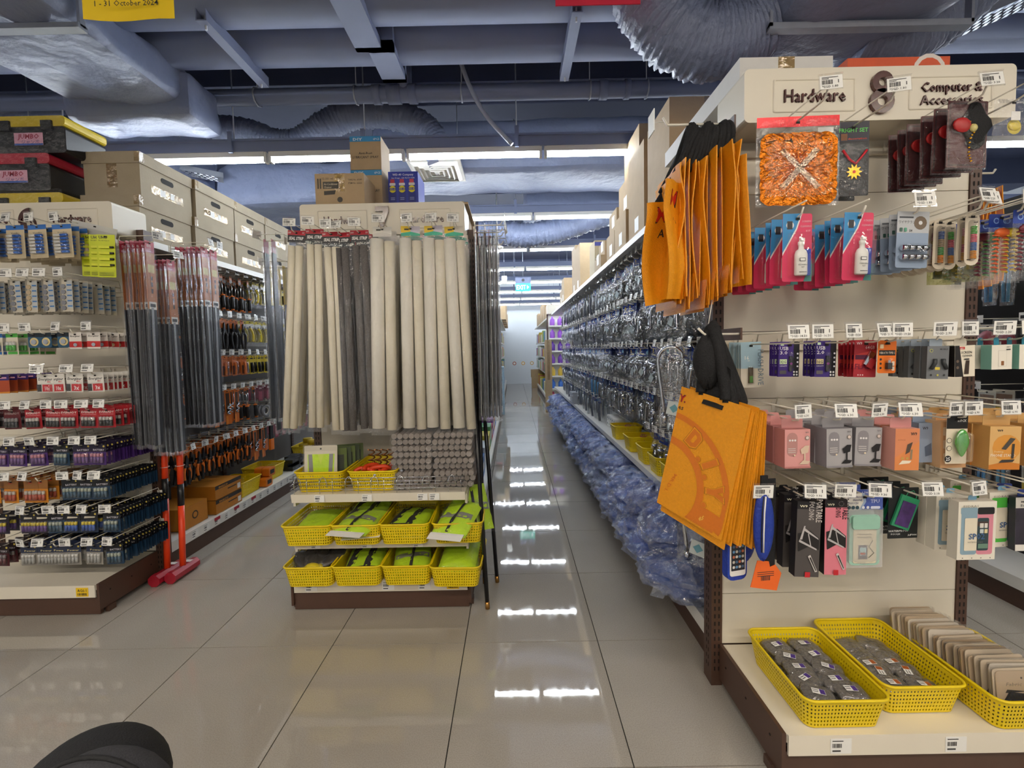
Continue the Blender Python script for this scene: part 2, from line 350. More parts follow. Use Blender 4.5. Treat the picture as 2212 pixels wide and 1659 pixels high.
pipe('medium_pipe', 2.96, 3.36, .145, -6, 6, 'medium pipe just behind the thickest ceiling pipe', [('strap', strap(-.86, 2.96, 3.36, .145, .16))])
jn = MB()
fit = [(x, MB().cyl((x - w_, 3.42, 3.27), (x + w_, 3.42, 3.27), .068, PAINT, 20)) for x, w_ in ((-.99, .03), (-.86, .05), (-.72, .03), (.72, .03), (.9, .02))]
pipe('drain_pipe', 3.42, 3.27, .058, -6, 6, 'slim drain pipe with collars and wire hangers', [('collar', q) for _, q in fit] +
     [('tee_branch', MB().cyl((-.78, 3.42, 3.27), (-.78, 3.42, 3.47), .055, PAINT, 16).cyl((-.78, 3.42, 3.42), (-.78, 3.42, 3.9), .04, PAINT, 16))] +
     [('hanger', MB().tube([(x, 3.42 + .066 * math.sin(a / 8 * math.pi * 2), 3.27 + .066 * math.cos(a / 8 * math.pi * 2)) for a in range(9)], .006, STEEL, 5).cyl((x, 3.42, 3.33), (x, 3.42, 3.9), .004, STEEL, 5)) for x in (-3.2, -1.9, -1.15, -.35, .62, 1.05, 2.2)])
def channel(x, y0, y1, z, label):
    t = MB().box(x - .03, x + .03, y0, y1, z - .006, z, PAINT).box(x - .03, x - .024, y0, y1, z, z + .06, PAINT).box(x + .024, x + .03, y0, y1, z, z + .06, PAINT)
    o = tag(t.build('steel_channel'), label, 'bracket')
    for y in (y0 + .04, y1 - .04): MB().cyl((x, y, z - .03), (x, y, 3.9), .006, STEEL, 6).build('hanger_rod', o)
channel(-1.68, 2.5, 3.12, 3.17, 'short steel channel hanging between the ducts, left of the spray cartons')
channel(.39, 2.5, 3.12, 3.17, 'short steel channel hanging above the aisle, right of the grey cable')
tag(MB().tube(spline(P3([(960, -60), (968, 30), (985, 100), (1012, 180), (1050, 250), (1106, 312)], 3.3), 6), .016, P('cable_sheath', 'aab1c2', .45), 8).build('ceiling_cable'), 'loose grey cable looping down from the ceiling to the light rail', 'cable')
def tray(p0, p1, wd, label):
    a, b = Vector(p0), Vector(p1); d = (b - a).normalized(); s_ = Vector((-d.y, d.x, 0)).normalized(); m = MB(); L = (b - a).length
    for off in (-wd / 2, wd / 2):
        q = a + s_ * off; m.add([q, q + d * L, q + d * L + Vector((0, 0, .05)), q + Vector((0, 0, .05))], [(0, 1, 2, 3)], STEEL)
    o = tag(m.build('cable_tray'), label, 'cable tray'); n = int(L / .045); rg = MB()
    for i in range(n):
        for t in range(4):
            c = a + d * (i + .5 * (t % 2)) * .045 + s_ * (-wd / 2 + wd * (t + .5) / 4)
            rg.add([c - d * .012 - s_ * wd * .1, c + d * .012 - s_ * wd * .1, c + d * .012 + s_ * wd * .1, c - d * .012 + s_ * wd * .1], [(0, 1, 2, 3)], STEEL)
    tag(rg.build('tray_webbing', o), kind='stuff')
    for t in (.2, .8):
        c = a + d * L * t; MB().cyl(c, (c.x, c.y, 3.9), .004, STEEL, 5).build('hanger_rod', o)
tray((-4.2, 3.5, 3.1), (-2.75, 4.3, 3.0), .14, 'perforated cable tray above the striped tool cases')
tray((2.0, 2.6, 2.85), (3.4, 2.2, 3.3), .16, 'perforated cable tray at the upper right above the aisle')
# supply air diffuser
vd = tag(MB().box(-.88, -.42, 3.8, 4.28, 2.94, 2.965, WHITE).build('air_diffuser'), 'square white air diffuser with nested louvres', 'vent')
for i in range(5):
    a = .205 - .04 * i; q = MB(); 
    for s_ in (-1, 1):
        q.add([(-.65 - a, 4.04 + s_ * a, 2.94), (-.65 + a, 4.04 + s_ * a, 2.94), (-.65 + a - .03, 4.04 + s_ * (a - .03), 2.915), (-.65 - a + .03, 4.04 + s_ * (a - .03), 2.915)], [(0, 1, 2, 3)], WHITE)
        q.add([(-.65 + s_ * a, 4.04 - a, 2.94), (-.65 + s_ * a, 4.04 + a, 2.94), (-.65 + s_ * (a - .03), 4.04 + a - .03, 2.915), (-.65 + s_ * (a - .03), 4.04 - a + .03, 2.915)], [(0, 1, 2, 3)], WHITE)
    q.build('louvre', vd)
MB().box(-.78, -.52, 3.9, 4.18, 2.965, 3.1, FLEXM).build('neck', vd)
for x_ in (-.86, -.44): MB().cyl((x_, 3.84, 2.965), (x_, 3.84, 3.55), .004, STEEL, 5).build('hanger_rod', vd)
# ------------------------------------------------------------------ fluorescent light rows
fx = MB().box(-.5, .5, -.03, .03, .012, .05, WHITE); ft = MB().cyl((-.5, 0, -.005), (.5, 0, -.005), .017, TUBE, 6, caps=False); fe = [MB().box(a, a + .02, -.025, .025, -.025, .05, WHITE) for a in (-.515, .495)]
LIGHT = Proto('batten_light', 'light', fx, [('tube', ft), ('end_cap', fe[0]), ('end_cap', fe[1])])
ROWY = [3.43 + 1.62 * i for i in range(8)]
for i, y in enumerate(ROWY):
    tr = tag(MB().box(-6.6, 6.6, y - .04, y + .04, 2.86, 2.94, PAINT).box(-6.6, 6.6, y - .055, y + .055, 2.93, 2.945, PAINT).build('light_rail'), 'painted rail carrying the %s row of tube lights' % nth(i + 1), 'rail')
    for x in (-4.9, -3.4, -2.1, -1.1, .06, 1.25, 2.6, 4.2): MB().cyl((x, y, 2.94), (x, y, 3.9), .005, STEEL, 5).box(x - .015, x + .015, y - .06, y - .04, 2.845, 3.0, PAINT).build('hanger_rod', tr)
    for k in range(-5, 5):
        LIGHT.put((.26 + 1.05 * k + .525, y, 2.81), 0, 'white tube light, %s row, %s from the left wall' % (nth(i + 1), nth(k + 6)), 'aisle tube lights')
wx = MB().box(-.55, .55, -.05, .05, .0, .06, WHITE); wt = MB().quad([(-.53, -.04, -.012), (-.53, .04, -.012), (.53, .04, -.012), (.53, -.04, -.012)], WARM)
WL = Proto('linear_lamp', 'light', wx, [('diffuser', wt)])
for i, y in enumerate((-.6, -2.2)):
    for k in range(-3, 4):
        o = WL.put((1.5 * k, y, 3.0), 0, 'warm linear lamp over the cross aisle, %s row behind camera, %s from the left' % (nth(i + 1), nth(k + 4)), 'cross aisle lamps')
        MB().cyl((0, 0, .06), (0, 0, .9), .004, STEEL, 5).build('hanger_rod', o)
# ------------------------------------------------------------------ signs under the ceiling
YP = P('poster_yellow', 'f7cf1c', .4, var=.12, scale=3)
yp = tag(MB().grid(6, 6, lambda u, v: (-1.49 + .33 * u, 1.6 + .01 * math.sin(u * 5), 2.515 + .5 * v - .012 * u), YP).build('hanging_poster'), 'yellow promotion poster hanging in the upper left, dated October 2024', 'poster')
MB().text('1 - 31 October 2024', -1.325, 2.548, .027, 1.588, INK, bold=.012).build('lettering', yp); MB().cyl((-1.4, 1.6, 3.0), (-1.4, 1.6, 3.9), .002, STEEL, 4).cyl((-1.25, 1.6, 3.0), (-1.25, 1.6, 3.9), .002, STEEL, 4).build('cord', yp)
rp = tag(MB().box(.195, .53, 1.8, 1.804, 2.675, 3.15, K('d22a45')).build('hanging_poster'), 'red poster whose lower edge peeks in above the aisle', 'poster')
MB().cyl((.25, 1.8, 3.1), (.25, 1.8, 3.9), .002, STEEL, 4).cyl((.48, 1.8, 3.1), (.48, 1.8, 3.9), .002, STEEL, 4).build('cord', rp)
EXG = P('exit_green', '18b5a0', .3, emit=((.02, .5, .4), .45)); EXW = P('exit_white', 'ffffff', .3, emit=((1, 1, 1), .6))
ex = tag(MB().box(.08, .39, 9.0, 9.05, 2.5, 2.66, EXG).build('exit_sign'), 'green exit sign hanging over the aisle', 'sign')
MB().text('EXIT', .195, 2.535, .13, 8.995, EXW, bold=.02, width=.19).add([(.315, 8.995, 2.54), (.355, 8.995, 2.58), (.315, 8.995, 2.62)], [(0, 1, 2)], EXW).build('lettering', ex)
MB().box(.075, .395, 8.99, 9.06, 2.66, 2.78, PAINT).cyl((.235, 8.98, 2.72), (.235, 9.0, 2.72), .03, INK, 14).build('housing', ex); MB().cyl((.235, 9.03, 2.78), (.235, 9.03, 3.9), .008, STEEL, 6).build('hanger_rod', ex)
tag(MB().lathe([(.03, -.04), (.07, -.02), (.075, 0), (.02, .01), (.008, .02), (.008, 1.279)], WHITE, (-.17, 5.6, 2.62), 18).build('smoke_detector'), 'small white dome detector hanging left of the exit sign', 'detector')
tag(MB().box(-.19, -.09, 8.6, 8.66, 2.6, 2.75, WHITE).cyl((-.14, 8.63, 2.75), (-.14, 8.63, 3.9), .006, STEEL, 6).build('wall_speaker'), 'small white speaker box hanging beside the exit sign', 'speaker')
# ================================================================== shelving
def barcode(m, x, z, w_, h_, y, seed=0):
    rnd = random.Random(seed); c = x
    while c < x + w_ - 1e-4:
        b = rnd.choice((.025, .05, .08)) * w_; m.rect(c, min(c + b, x + w_), z, z + h_, y, INK); c += b + rnd.choice((.03, .05)) * w_
def price_label(parent, x, y, z, w_=.06, h_=.04, seed=0, code=None):
    m = MB().box(x - w_/2, x + w_/2, y, y + .001, z - h_/2, z + h_/2, K('f4c81e') if code else PAPER)
    if code: m.text(code, x, z + .002, .02, y - .0006, INK, bold=.02, width=w_*.75); barcode(m, x - w_*.38, z - h_*.38, w_*.76, h_*.28, y - .0006, seed)
    else:
        m.rect(x - w_*.42, x + w_*.1, z + h_*.32, z + h_*.38, y - .0006, INK); barcode(m, x - w_*.42, z - h_*.1, w_*.45, h_*.28, y - .0006, seed); m.rect(x - w_*.42, x - w_*.02, z - h_*.36, z - h_*.26, y - .0006, INK)
    return m.build('price_label', parent)
def upright(parent, x0, x1, y0, y1, h_, faces=('-Y',)):
    o = MB().box(x0, x1, y0, y1, 0, h_, BROWN).build('upright', parent); sl = MB(); n = int((h_ - .1) / .03); xm = (x0 + x1) / 2; ym = (y0 + y1) / 2
    for i in range(n):
        z = .06 + .03 * i
        if '-Y' in faces:
            for dx in (-.008, .008): sl.rect(xm + dx - .003, xm + dx + .003, z, z + .016, y0 - .0008, DARK)
        for s_, f_ in ((-1, '-X'), (1, '+X')):
            if f_ in faces:
                xx = (x0 if s_ < 0 else x1) + s_ * .0008
                for dy in (-.008, .008): sl.add([(xx, ym + dy - .003, z), (xx, ym + dy + .003, z), (xx, ym + dy + .003, z + .016), (xx, ym + dy - .003, z + .016)], [(0, 1, 2, 3)], DARK)
    tag(sl.build('slots', o), kind='stuff')
def end_unit(x0, x1, yf, yp, top, label, joints, lips, panel=None, pn='back_panel', post_f=('-Y',)):
    t = thing('shelving_unit', label, 'shelving', (0, 0, 0)); panel = panel or CREAM
    for a, b in zip(joints[:-1], joints[1:]): MB().box(x0, x1, yp, yp + .02, a + .0012, b - .0012, panel).build('back_panel', t)
    upright(t, x0 - .042, x0 - .001, yp - .006, yp + .06, top, post_f + ('-X',)); upright(t, x1 + .001, x1 + .042, yp - .006, yp + .06, top, post_f + ('+X',))
    MB().box(x0, x1, yp + .021, yp + .05, .02, top, BROWN).build('rear_panel', t)
    MB().box(x0 + .004, x1 - .004, yf + .004, yp - .001, .135, .16, CREAM).build('base_deck', t)
    lp = MB().box(x0 + .006, x1 - .006, yf - .004, yf + .003, .1, .163, CREAM).build('deck_lip', t)
    for i, (x, c) in enumerate(lips): price_label(lp, x, yf - .0055, .13, .062, .046, i, c)
    MB().box(x0, x1, yf + .012, yf + .03, .004, .099, BROWN).build('kick_plate', t)
    for x, s_ in ((x0, 1), (x1, -1)):
        sd = MB().box(min(x, x - s_ * .012), max(x, x - s_ * .012), yf, yp - .008, .03, .168, BROWN).build('base_side', t); q = MB()
        for k in range(3):
            yy = yf + .06 + k * (yp - yf - .12) / 2; q.cyl((x - s_ * .012, yy, .11), (x - s_ * .0135, yy, .11), .004, DARK, 8)
        tag(q.build('bolts', sd), kind='stuff')
        MB().box(min(x, x - s_ * .02), max(x, x - s_ * .02), yf + .04, yf + .08, 0, .03, BROWN).build('foot', t)
    return t
def header(x0, x1, yf, yb, z0, z1, num, left, right, label):
    h_ = z1 - z0; w_ = x1 - x0
    body = MB(); pr = rrect(x0, x1, z0, z1, .018, 4); body.prism(pr, yf, yb, CREAM)
    o = tag(body.build('header_sign'), label, 'sign')
    for s_, txt in ((0, left), (1, right)):
        a = x0 + w_ * (.105 if s_ == 0 else .605); b = x0 + w_ * (.41 if s_ == 0 else .915)
        fr = MB(); r = rrect(a, b, z0 + h_ * .17, z0 + h_ * .80, .006); r2 = rrect(a + .006, b - .006, z0 + h_ * .17 + .006, z0 + h_ * .80 - .006, .004); n = len(r)
        v = [(p[0], yf - .0005, p[1]) for p in r] + [((p[0] + q[0]) / 2, yf - .006, (p[1] + q[1]) / 2) for p, q in zip(r, r2)] + [(q[0], yf - .0005, q[1]) for q in r2]
        fr.add(v, [(j * n + k, j * n + (k + 1) % n, (j + 1) * n + (k + 1) % n, (j + 1) * n + k) for j in (0, 1) for k in range(n)], CREAM, True)
        fr.build('raised_frame', o); L = MB(); lines = txt.split('|')
        for i, ln in enumerate(lines):
            hh = h_ * (.34 if len(lines) == 1 else .25); zz = z0 + h_ * (.36 if len(lines) == 1 else (.50, .26)[i]); wd = (b - a) * (.74 if len(lines) == 1 else (.72, .74)[i])
            for k in range(4): L.text(ln, (a + b) / 2, zz, hh, yf - .001 - .0015 * k, LET, bold=.014, width=wd)
        L.build('lettering', o)
    nm = MB(); cx, cz, u_ = x0 + w_ * .5, z0 + h_ * .5, h_ * .40
    def ring(x, z, ro, ri, a0=0, a1=360):
        n_ = 20; cl = a1 - a0 >= 360; A = [math.radians(a0 + (a1 - a0) * k / n_) for k in range(n_ + (0 if cl else 1))]; m_ = len(A)
        for yy in (yf - .012,): nm.add([(x + r * math.cos(t), yy, z + r * 1.0 * math.sin(t)) for t in A for r in (ro, ri)], [(2*k, 2*((k+1) % m_), 2*((k+1) % m_)+1, 2*k+1) for k in range(m_ if cl else m_ - 1)], LET)
        nm.add([(x + r * math.cos(t), yy, z + r * math.sin(t)) for t in A for r, yy in ((ro, yf - .012), (ro, yf), (ri, yf - .012), (ri, yf))], [q for k in range(m_ if cl else m_ - 1) for q in ((4*k, 4*k+1, 4*((k+1) % m_)+1, 4*((k+1) % m_)), (4*k+2, 4*((k+1) % m_)+2, 4*((k+1) % m_)+3, 4*k+3))], LET)
    if num == '8': ring(cx, cz + u_ * .45, u_ * .5, u_ * .2); ring(cx, cz - u_ * .42, u_ * .57, u_ * .24)
    elif num == '6': ring(cx, cz - u_ * .4, u_ * .57, u_ * .24); ring(cx + u_ * .28, cz - u_ * .2, u_ * 1.0, u_ * .66, 95, 190)
    else: nm.prism([(cx - u_ * .5, cz + u_ * .55), (cx + u_ * .12, cz + u_ * .55), (cx - u_ * .4, cz - u_ * .95), (cx, cz - u_ * .95), (cx + u_ * .55, cz + u_ * .5), (cx + u_ * .55, cz + u_ * .95), (cx - u_ * .5, cz + u_ * .95)], yf - .012, yf, LET)
    nm.build('aisle_number', o)
    return o
LET = P('sign_letter', '4a1f1a', .25, var=.05, coat=.6)
J8 = [.164, .364, .616, .868, 1.12, 1.372, 1.624, 1.876, 2.075]
U8 = end_unit(.79, 1.69, 1.245, 1.648, 2.12, 'cream end display under the sign with the figure eight', J8, [(.95, None), (1.29, None)])
header(.785, 1.685, 1.5, 1.69, 2.062, 2.235, '8', 'Hardware', 'Computer &|Accessories', 'cream header sign with a large figure eight')
U7 = end_unit(-1.15, -.25, 2.18, 2.58, 2.02, 'cream end display under the sign with the figure seven', [.164, .416, .668, .92, 1.17, 1.42, 1.67, 1.92, 2.03], [(-1.055, None), (-.66, None), (-.475, None), (-.33, 'AG7-1')], P('peg_panel', 'cfc7b6', .5))
header(-1.15, -.25, 2.43, 2.66, 1.965, 2.135, '7', 'Hardware', 'Hardware', 'cream header sign with a large figure seven')
U6 = end_unit(-3.05, -2.15, 2.17, 2.55, 2.05, 'cream end display of batteries under the sign with the figure six', [.164, .416, .668, .92, 1.17, 1.42, 1.67, 1.92, 2.05], [(-2.22, 'AG6-1'), (-2.75, None)])
header(-3.05, -2.15, 2.4, 2.62, 1.995, 2.165, '6', 'Hardware', 'Hardware', 'cream header sign with a large figure six')
def rail(unit, x0, x1, y, z): MB().box(x0, x1, y - .014, y - .001, z - .014, z + .014, CREAM).build('hook_rail', unit)
for z in (2.02, 1.70, 1.315, 1.08, .83): rail(U8, .792, 1.688, 1.648, z)
for z in (1.94,): rail(U7, -1.148, -.252, 2.58, z)
Z6 = [2.0, 1.73, 1.46, 1.25, 1.07, .885, .705, .53, .36]
for z in Z6: rail(U6, -3.048, -2.152, 2.55, z - .02)
# two shelves on display 7
def shelf(unit, x0, x1, yf, yb, z, labels):
    s_ = MB().box(x0, x1, yf, yb, z - .022, z, CREAM).build('shelf', unit); lp = MB().prism([(yf - .004, z - .042), (yf + .004, z - .042), (yf + .001, z + .002), (yf - .012, z + .002)], x0, x1, CREAM, 'X').build('shelf_lip', s_)
    for i, x in enumerate(labels): price_label(s_, x, yf - .013, z - .02, .05, .034, i + 5)
for x0 in (-1.15, -.262):
    for z in (.61, .37): MB().box(x0, x0 + .012, 2.22, 2.575, z - .075, z - .024, CREAM).build('shelf_bracket', U7)
shelf(U7, -1.135, -.255, 2.18, 2.575, .61, (-.99, -.75, -.47, -.41)); shelf(U7, -1.13, -.25, 2.18, 2.575, .37, (-1.02, -.76, -.5))
fence = MB()
for z in (.635, .655, .672, .69): fence.tube([(-1.14, 2.3, z), (-1.14, 2.175, z), (-.262, 2.175, z), (-.262, 2.3, z)], .0022, CHROME, 5)
for i in range(7): fence.tube([(-1.1 + .13 * i + .02 * math.cos(a * math.pi / 6), 2.171, .645 + .055 * math.sin(a * math.pi / 6)) for a in range(7)], .0018, CHROME, 5)
for i in range(14): fence.cyl((-1.12 + .065 * i, 2.175, .608), (-1.12 + .065 * i, 2.175, .692), .0016, CHROME, 5)
tag(fence.build('wire_fence', U7), kind='stuff')
# ------------------------------------------------------------------ the runs behind the end displays
def bay(xc, y0, y1, label, panelm, top, shelves=(), hw=.45, rails=(), sides=(-1, 1)):
    t = thing('shelving_unit', label, 'shelving', (0, 0, 0)); n = 7; zs = [.17 + (top - .2) * i / n for i in range(n + 1)]
    for a, b in zip(zs[:-1], zs[1:]): MB().box(xc - .02, xc + .02, y0 + .002, y1 - .002, a + .001, b - .001, panelm).build('back_panel', t)
    upright(t, xc - .03, xc + .03, y1 - .02, y1 + .02, top + .1, ('-X', '+X'))
    MB().box(xc - hw + .004, xc + hw - .004, y0, y1, .135, .16, WHITE).build('base_deck', t)
    for s_ in sides:
        e = xc + s_ * hw; MB().box(min(e, e - s_ * .008), max(e, e - s_ * .008), y0 + .001, y1 - .001, .1, .163, WHITE).build('deck_lip', t)
        MB().box(min(e - s_ * .012, e - s_ * .03), max(e - s_ * .012, e - s_ * .03), y0, y1, 0, .099, BROWN).build('kick_plate', t)
        for z in rails: MB().box(min(xc + s_ * .02, xc + s_ * .034), max(xc + s_ * .02, xc + s_ * .034), y0 + .002, y1 - .002, z - .012, z + .012, STEEL).build('hook_rail', t)
        for z, d in shelves:
            a, b = xc + s_ * .022, xc + s_ * d; MB().box(min(a, b), max(a, b), y0 + .002, y1 - .002, z - .025, z, WHITE).build('shelf', t)
            MB().box(min(b, b + s_ * .006), max(b, b + s_ * .006), y0 + .002, y1 - .002, z - .035, z + .004, WHITE).build('shelf_lip', t)
    return t
GP_A = P('dark_panel', '5a5552', .5, var=.06, scale=8); GP_C = P('blue_grey_panel', '464d57', .5, var=.06, scale=8)
ZA = [1.97, 1.60, 1.31, 1.045, .675]; ZC = [1.95, 1.64, 1.31, 1.02, .79]
YA = [2.62, 3.82, 5.02, 6.22]; 
for i in range(3): bay(-2.6, YA[i], YA[i + 1], 'tool aisle shelving bay, %s bay behind the battery display' % nth(i + 1), GP_A, 2.0, ((2.01, .45),), rails=ZA, sides=(1,))
YC = [1.72 + 1.2 * i for i in range(7)]
for i in range(6): bay(1.24, YC[i], YC[i + 1], 'tap aisle shelving bay, %s bay behind display eight' % nth(i + 1), GP_C, 2.0, ((2.03, .44), (.54, .4)), rails=ZC, sides=(-1,))
YB = [2.68 + 1.2 * i for i in range(6)]
for i in range(5): bay(-.7, YB[i], YB[i + 1], 'shelving bay of the middle run, %s bay behind display seven' % nth(i + 1), GP_C, 2.0, ((2.03, .44),), rails=(1.7, 1.3, .9), sides=(1,))
# ================================================================== hooks and hanging goods
class Fr:
    """a display face: origin on its back panel, local -Y pointing out of it"""
    def __init__(s, ox, oy, rz): s.o, s.rz, s.c, s.s = (ox, oy), rz, math.cos(rz), math.sin(rz)
    def at(s, x, y, z): return (s.o[0] + x * s.c - y * s.s, s.o[1] + x * s.s + y * s.c, z)
_tags = {}
def tag_mesh(price, seed):
    k = (price, seed)
    if k not in _tags:
        p = MB().box(-.029, .029, -.0006, .0006, -.02, .02, PAPER); y = -.0012
        p.rect(-.024, .018, .0135, .0155, y, INK).rect(-.024, -.006, .0095, .0113, y, INK); barcode(p, -.024, -.006, .028, .013, y, seed); p.rect(.017, .019, -.004, .006, y, INK)
        if price: p.text('*SGD ' + price, -.024, -.016, .0095, y, INK, 'L', .01)
        else: p.rect(-.024, .002, -.0155, -.0115, y, INK)
        _tags[k] = p.mesh('price_tag')
    return _tags[k]
HOLDER = MB().box(-.032, .032, .0014, .0022, -.023, .024, CLEAR).box(-.032, .032, -.002, .0022, .0235, .026, CLEAR).mesh('tag_holder')
_hk = {}
def hook_mesh(L, double, wire):
    k = (round(L, 2), double, wire.name)
    if k not in _hk:
        m = MB().tube([(0, -.003, 0), (0, -L + .03, 0), (0, -L + .01, .004), (0, -L, .022)], .0028, wire, 6)
        if double: m.tube([(0, -.003, .006), (.0, -.012, .036), (0, -L - .012, .036)], .0023, wire, 6).tube([(0, -.003, .006), (0, -.003, -.02)], .003, wire, 6)
        _hk[k] = (m.mesh('peg_hook'), MB().box(-.014, .014, -.003, 0, -.018, .018, wire).mesh('mounting_plate'))
    return _hk[k]
hookn = {}
FAR_PLACES = ('far tap aisle', 'middle run', 'next aisle'); FARH = MB()
def far_hook(fr, x, z, L):
    FARH.tube([fr.at(x, -.014, z), fr.at(x, -.014 - L, z), fr.at(x, -.02 - L, z + .022)], .0028, WIRE, 4).tube([fr.at(x, -.02, z + .036), fr.at(x, -L - .026, z + .036)], .0023, WIRE, 4)
    if random.random() < .8: y = -L - .03; FARH.add([fr.at(x - .029, y, z + .014), fr.at(x + .029, y, z + .014), fr.at(x + .029, y, z + .054), fr.at(x - .029, y, z + .054)], [(0, 1, 2, 3)], PAPER).add([fr.at(x - .022, y - .001, z + .024), fr.at(x + .004, y - .001, z + .024), fr.at(x + .004, y - .001, z + .04), fr.at(x - .022, y - .001, z + .04)], [(0, 1, 2, 3)], INK)
def hook(fr, x, z, L, place, price=None, rowname='', tagged=True, double=True, wire=None, tilt=None):
    if place in FAR_PLACES:
        k = (place, rowname); hookn[k] = hookn.get(k, 0) + 1; far_hook(fr, x, z, L); return hookn[k]
    k = (place, rowname); hookn[k] = hookn.get(k, 0) + 1; i = hookn[k]
    me, pl = hook_mesh(L, double, wire or WIRE)
    o = obj('peg_hook', me, None, fr.at(x, -.014, z), fr.rz)
    tag(o, 'white wire hook%s, %s along the %s row, %s' % (' with price tag' if tagged else '', nth(i), rowname, place), 'hook', 'wire hooks, ' + place)
    obj('mounting_plate', pl, o)
    if tagged:
        h_ = obj('tag_holder', HOLDER, o, (0, -L - .014, .034)); h_.rotation_euler = (random.uniform(-.25, .1), 0, random.uniform(-.25, .25) if tilt is None else tilt)
        obj('price_tag', tag_mesh(price, random.randrange(6) if not price else 1), h_)
    return i
def hang(fr, proto, x, z, yf, n, sp, desc, place, rowname, hk, jit=1.0, swing=0, group=None):
    for k in range(n):
        y = yf + k * sp + (random.uniform(-.25, .25) * sp if k else 0)
        p = proto[k % len(proto)] if isinstance(proto, list) else proto; d = desc[k % len(desc)] if isinstance(desc, list) else desc
        p.put(fr.at(x + random.uniform(-.002, .002) * jit, y, z - .006), fr.rz + random.uniform(-.05, .05) * jit + swing, '%s, %s from front, %s hook, %s row, %s' % (d, nth(k + 1), nth(hk), rowname, place),
              group or (d + ' on hooks'), ry=random.uniform(-.03, .03) * jit)
def card(w_, h_, mat, prints=(), top=.012, th=.0009, r=.004, hole=True, m=None, y=0, poly=None):
    """hanging card, origin at its peg hole; prints use fractions of width and height from the lower left"""
    m = m or MB(); z0 = top - h_; X = lambda f: -w_ / 2 + f * w_; Zf = lambda f: z0 + f * h_
    m.prism(poly or rrect(-w_ / 2, w_ / 2, z0, top, r), y - th / 2, y + th / 2, mat); yy = y - th / 2
    for p in prints:
        yy -= .00022; c = p[-1] if p[0] != 't' else p[5]
        c = K(c) if isinstance(c, str) else c
        if p[0] == 'r': m.rect(X(p[1]), X(p[2]), Zf(p[3]), Zf(p[4]), yy, c)
        elif p[0] == 'd': m.disc(X(p[1]), Zf(p[2]), p[3] * w_, yy, c)
        elif p[0] == 'p': m.add([(X(a), yy, Zf(b)) for a, b in p[1]], [tuple(range(len(p[1])))], c)
        elif p[0] == 'rr': m.add([(a, yy, b) for a, b in rrect(X(p[1]), X(p[2]), Zf(p[3]), Zf(p[4]), p[5] * w_)], [tuple(range(16))], c)
        elif p[0] == 't':
            wd = p[6] if len(p) > 6 else None
            m.text(p[1], X(p[2]), Zf(p[3]), p[4] * h_, yy, c, 'C', p[7] if len(p) > 7 else .012, p[8] if len(p) > 8 else 0, wd * w_ if wd else None, p[9] if len(p) > 9 else 0)
    if hole: m.rect(-.006, .006, -.003, .004, yy - .0003, DARK)
    return m
def bubble(w_, h_, top, fx0, fx1, fz0, fz1, d, mat=None, r=.006):
    """clear blister shell standing off a card of the same size"""
    X = lambda f: -w_ / 2 + f * w_; Zf = lambda f: top - h_ + f * h_; a = rrect(X(fx0), X(fx1), Zf(fz0), Zf(fz1), r); n = len(a); cx = (X(fx0) + X(fx1)) / 2; cz = (Zf(fz0) + Zf(fz1)) / 2
    v = [(p[0], -.0015, p[1]) for p in a] + [(cx + (p[0] - cx) * .97, -d * .8, cz + (p[1] - cz) * .97) for p in a] + [(cx + (p[0] - cx) * .88, -d, cz + (p[1] - cz) * .92) for p in a]
    return MB().add(v, [(j * n + k, j * n + (k + 1) % n, (j + 1) * n + (k + 1) % n, (j + 1) * n + k) for j in (0, 1) for k in range(n)] + [tuple(2 * n + k for k in range(n))], mat or BLISTER, True)
def bag(w_, h_, top, d, seed=0, mat=None, nu=10, nv=14, crumple=0):
    """crinkled clear pouch: front and back skins"""
    m = MB()
    for s_ in (-1, 1):
        def fn(u, v, s_=s_):
            e = (math.sin(math.pi * min(1, max(0, u)))) ** .5 * min(1, (1 - v) * 3 + .05) * min(1, v * 6 + .02)
            k = noise.noise(Vector((u * 4 + seed, v * 7, s_ * 3))) + crumple * (.4 - 1.3 * abs(noise.noise(Vector((u * 7 + seed, v * 8, s_ * 5)))))
            return (-w_ / 2 + w_ * u + .01 * w_ * k, s_ * d * (.5 * e + .18 * k * e), top - h_ + h_ * v)
        m.grid(nu, nv, fn, mat or FILM, not crumple)
    return m
def hbox(w_, h_, d, front, side, prints=(), tabc=None, tab=.022, tabw=.6):
    """small hanging carton with a euro tab; origin at the tab hole"""
    top = .012; bt = top - tab; m = MB(); m.box(-w_/2, w_/2, -d, 0, bt - h_, bt, side)
    m.prism(rrect(-w_ * tabw / 2, w_ * tabw / 2, bt - .004, top, .006), -d * .5, -d * .5 + .001, tabc or side)
    X = lambda f: -w_ / 2 + f * w_; Zf = lambda f: bt - h_ + f * h_; yy = -d - .0004
    m.rect(-w_/2, w_/2, bt - h_, bt, yy, front)
    for p in prints:
        yy -= .00022; c = p[-1] if p[0] != 't' else p[5]; c = K(c) if isinstance(c, str) else c
        if p[0] == 'r': m.rect(X(p[1]), X(p[2]), Zf(p[3]), Zf(p[4]), yy, c)
        elif p[0] == 'd': m.disc(X(p[1]), Zf(p[2]), p[3] * w_, yy, c)
        elif p[0] == 'p': m.add([(X(a), yy, Zf(b)) for a, b in p[1]], [tuple(range(len(p[1])))], c)
        elif p[0] == 'rr': m.add([(a, yy, b) for a, b in rrect(X(p[1]), X(p[2]), Zf(p[3]), Zf(p[4]), p[5] * w_)], [tuple(range(16))], c)
        elif p[0] == 't': m.text(p[1], X(p[2]), Zf(p[3]), p[4] * h_, yy, c, 'C', p[7] if len(p) > 7 else .012, p[8] if len(p) > 8 else 0, (p[6] * w_) if len(p) > 6 and p[6] else None, p[9] if len(p) > 9 else 0)
    return m
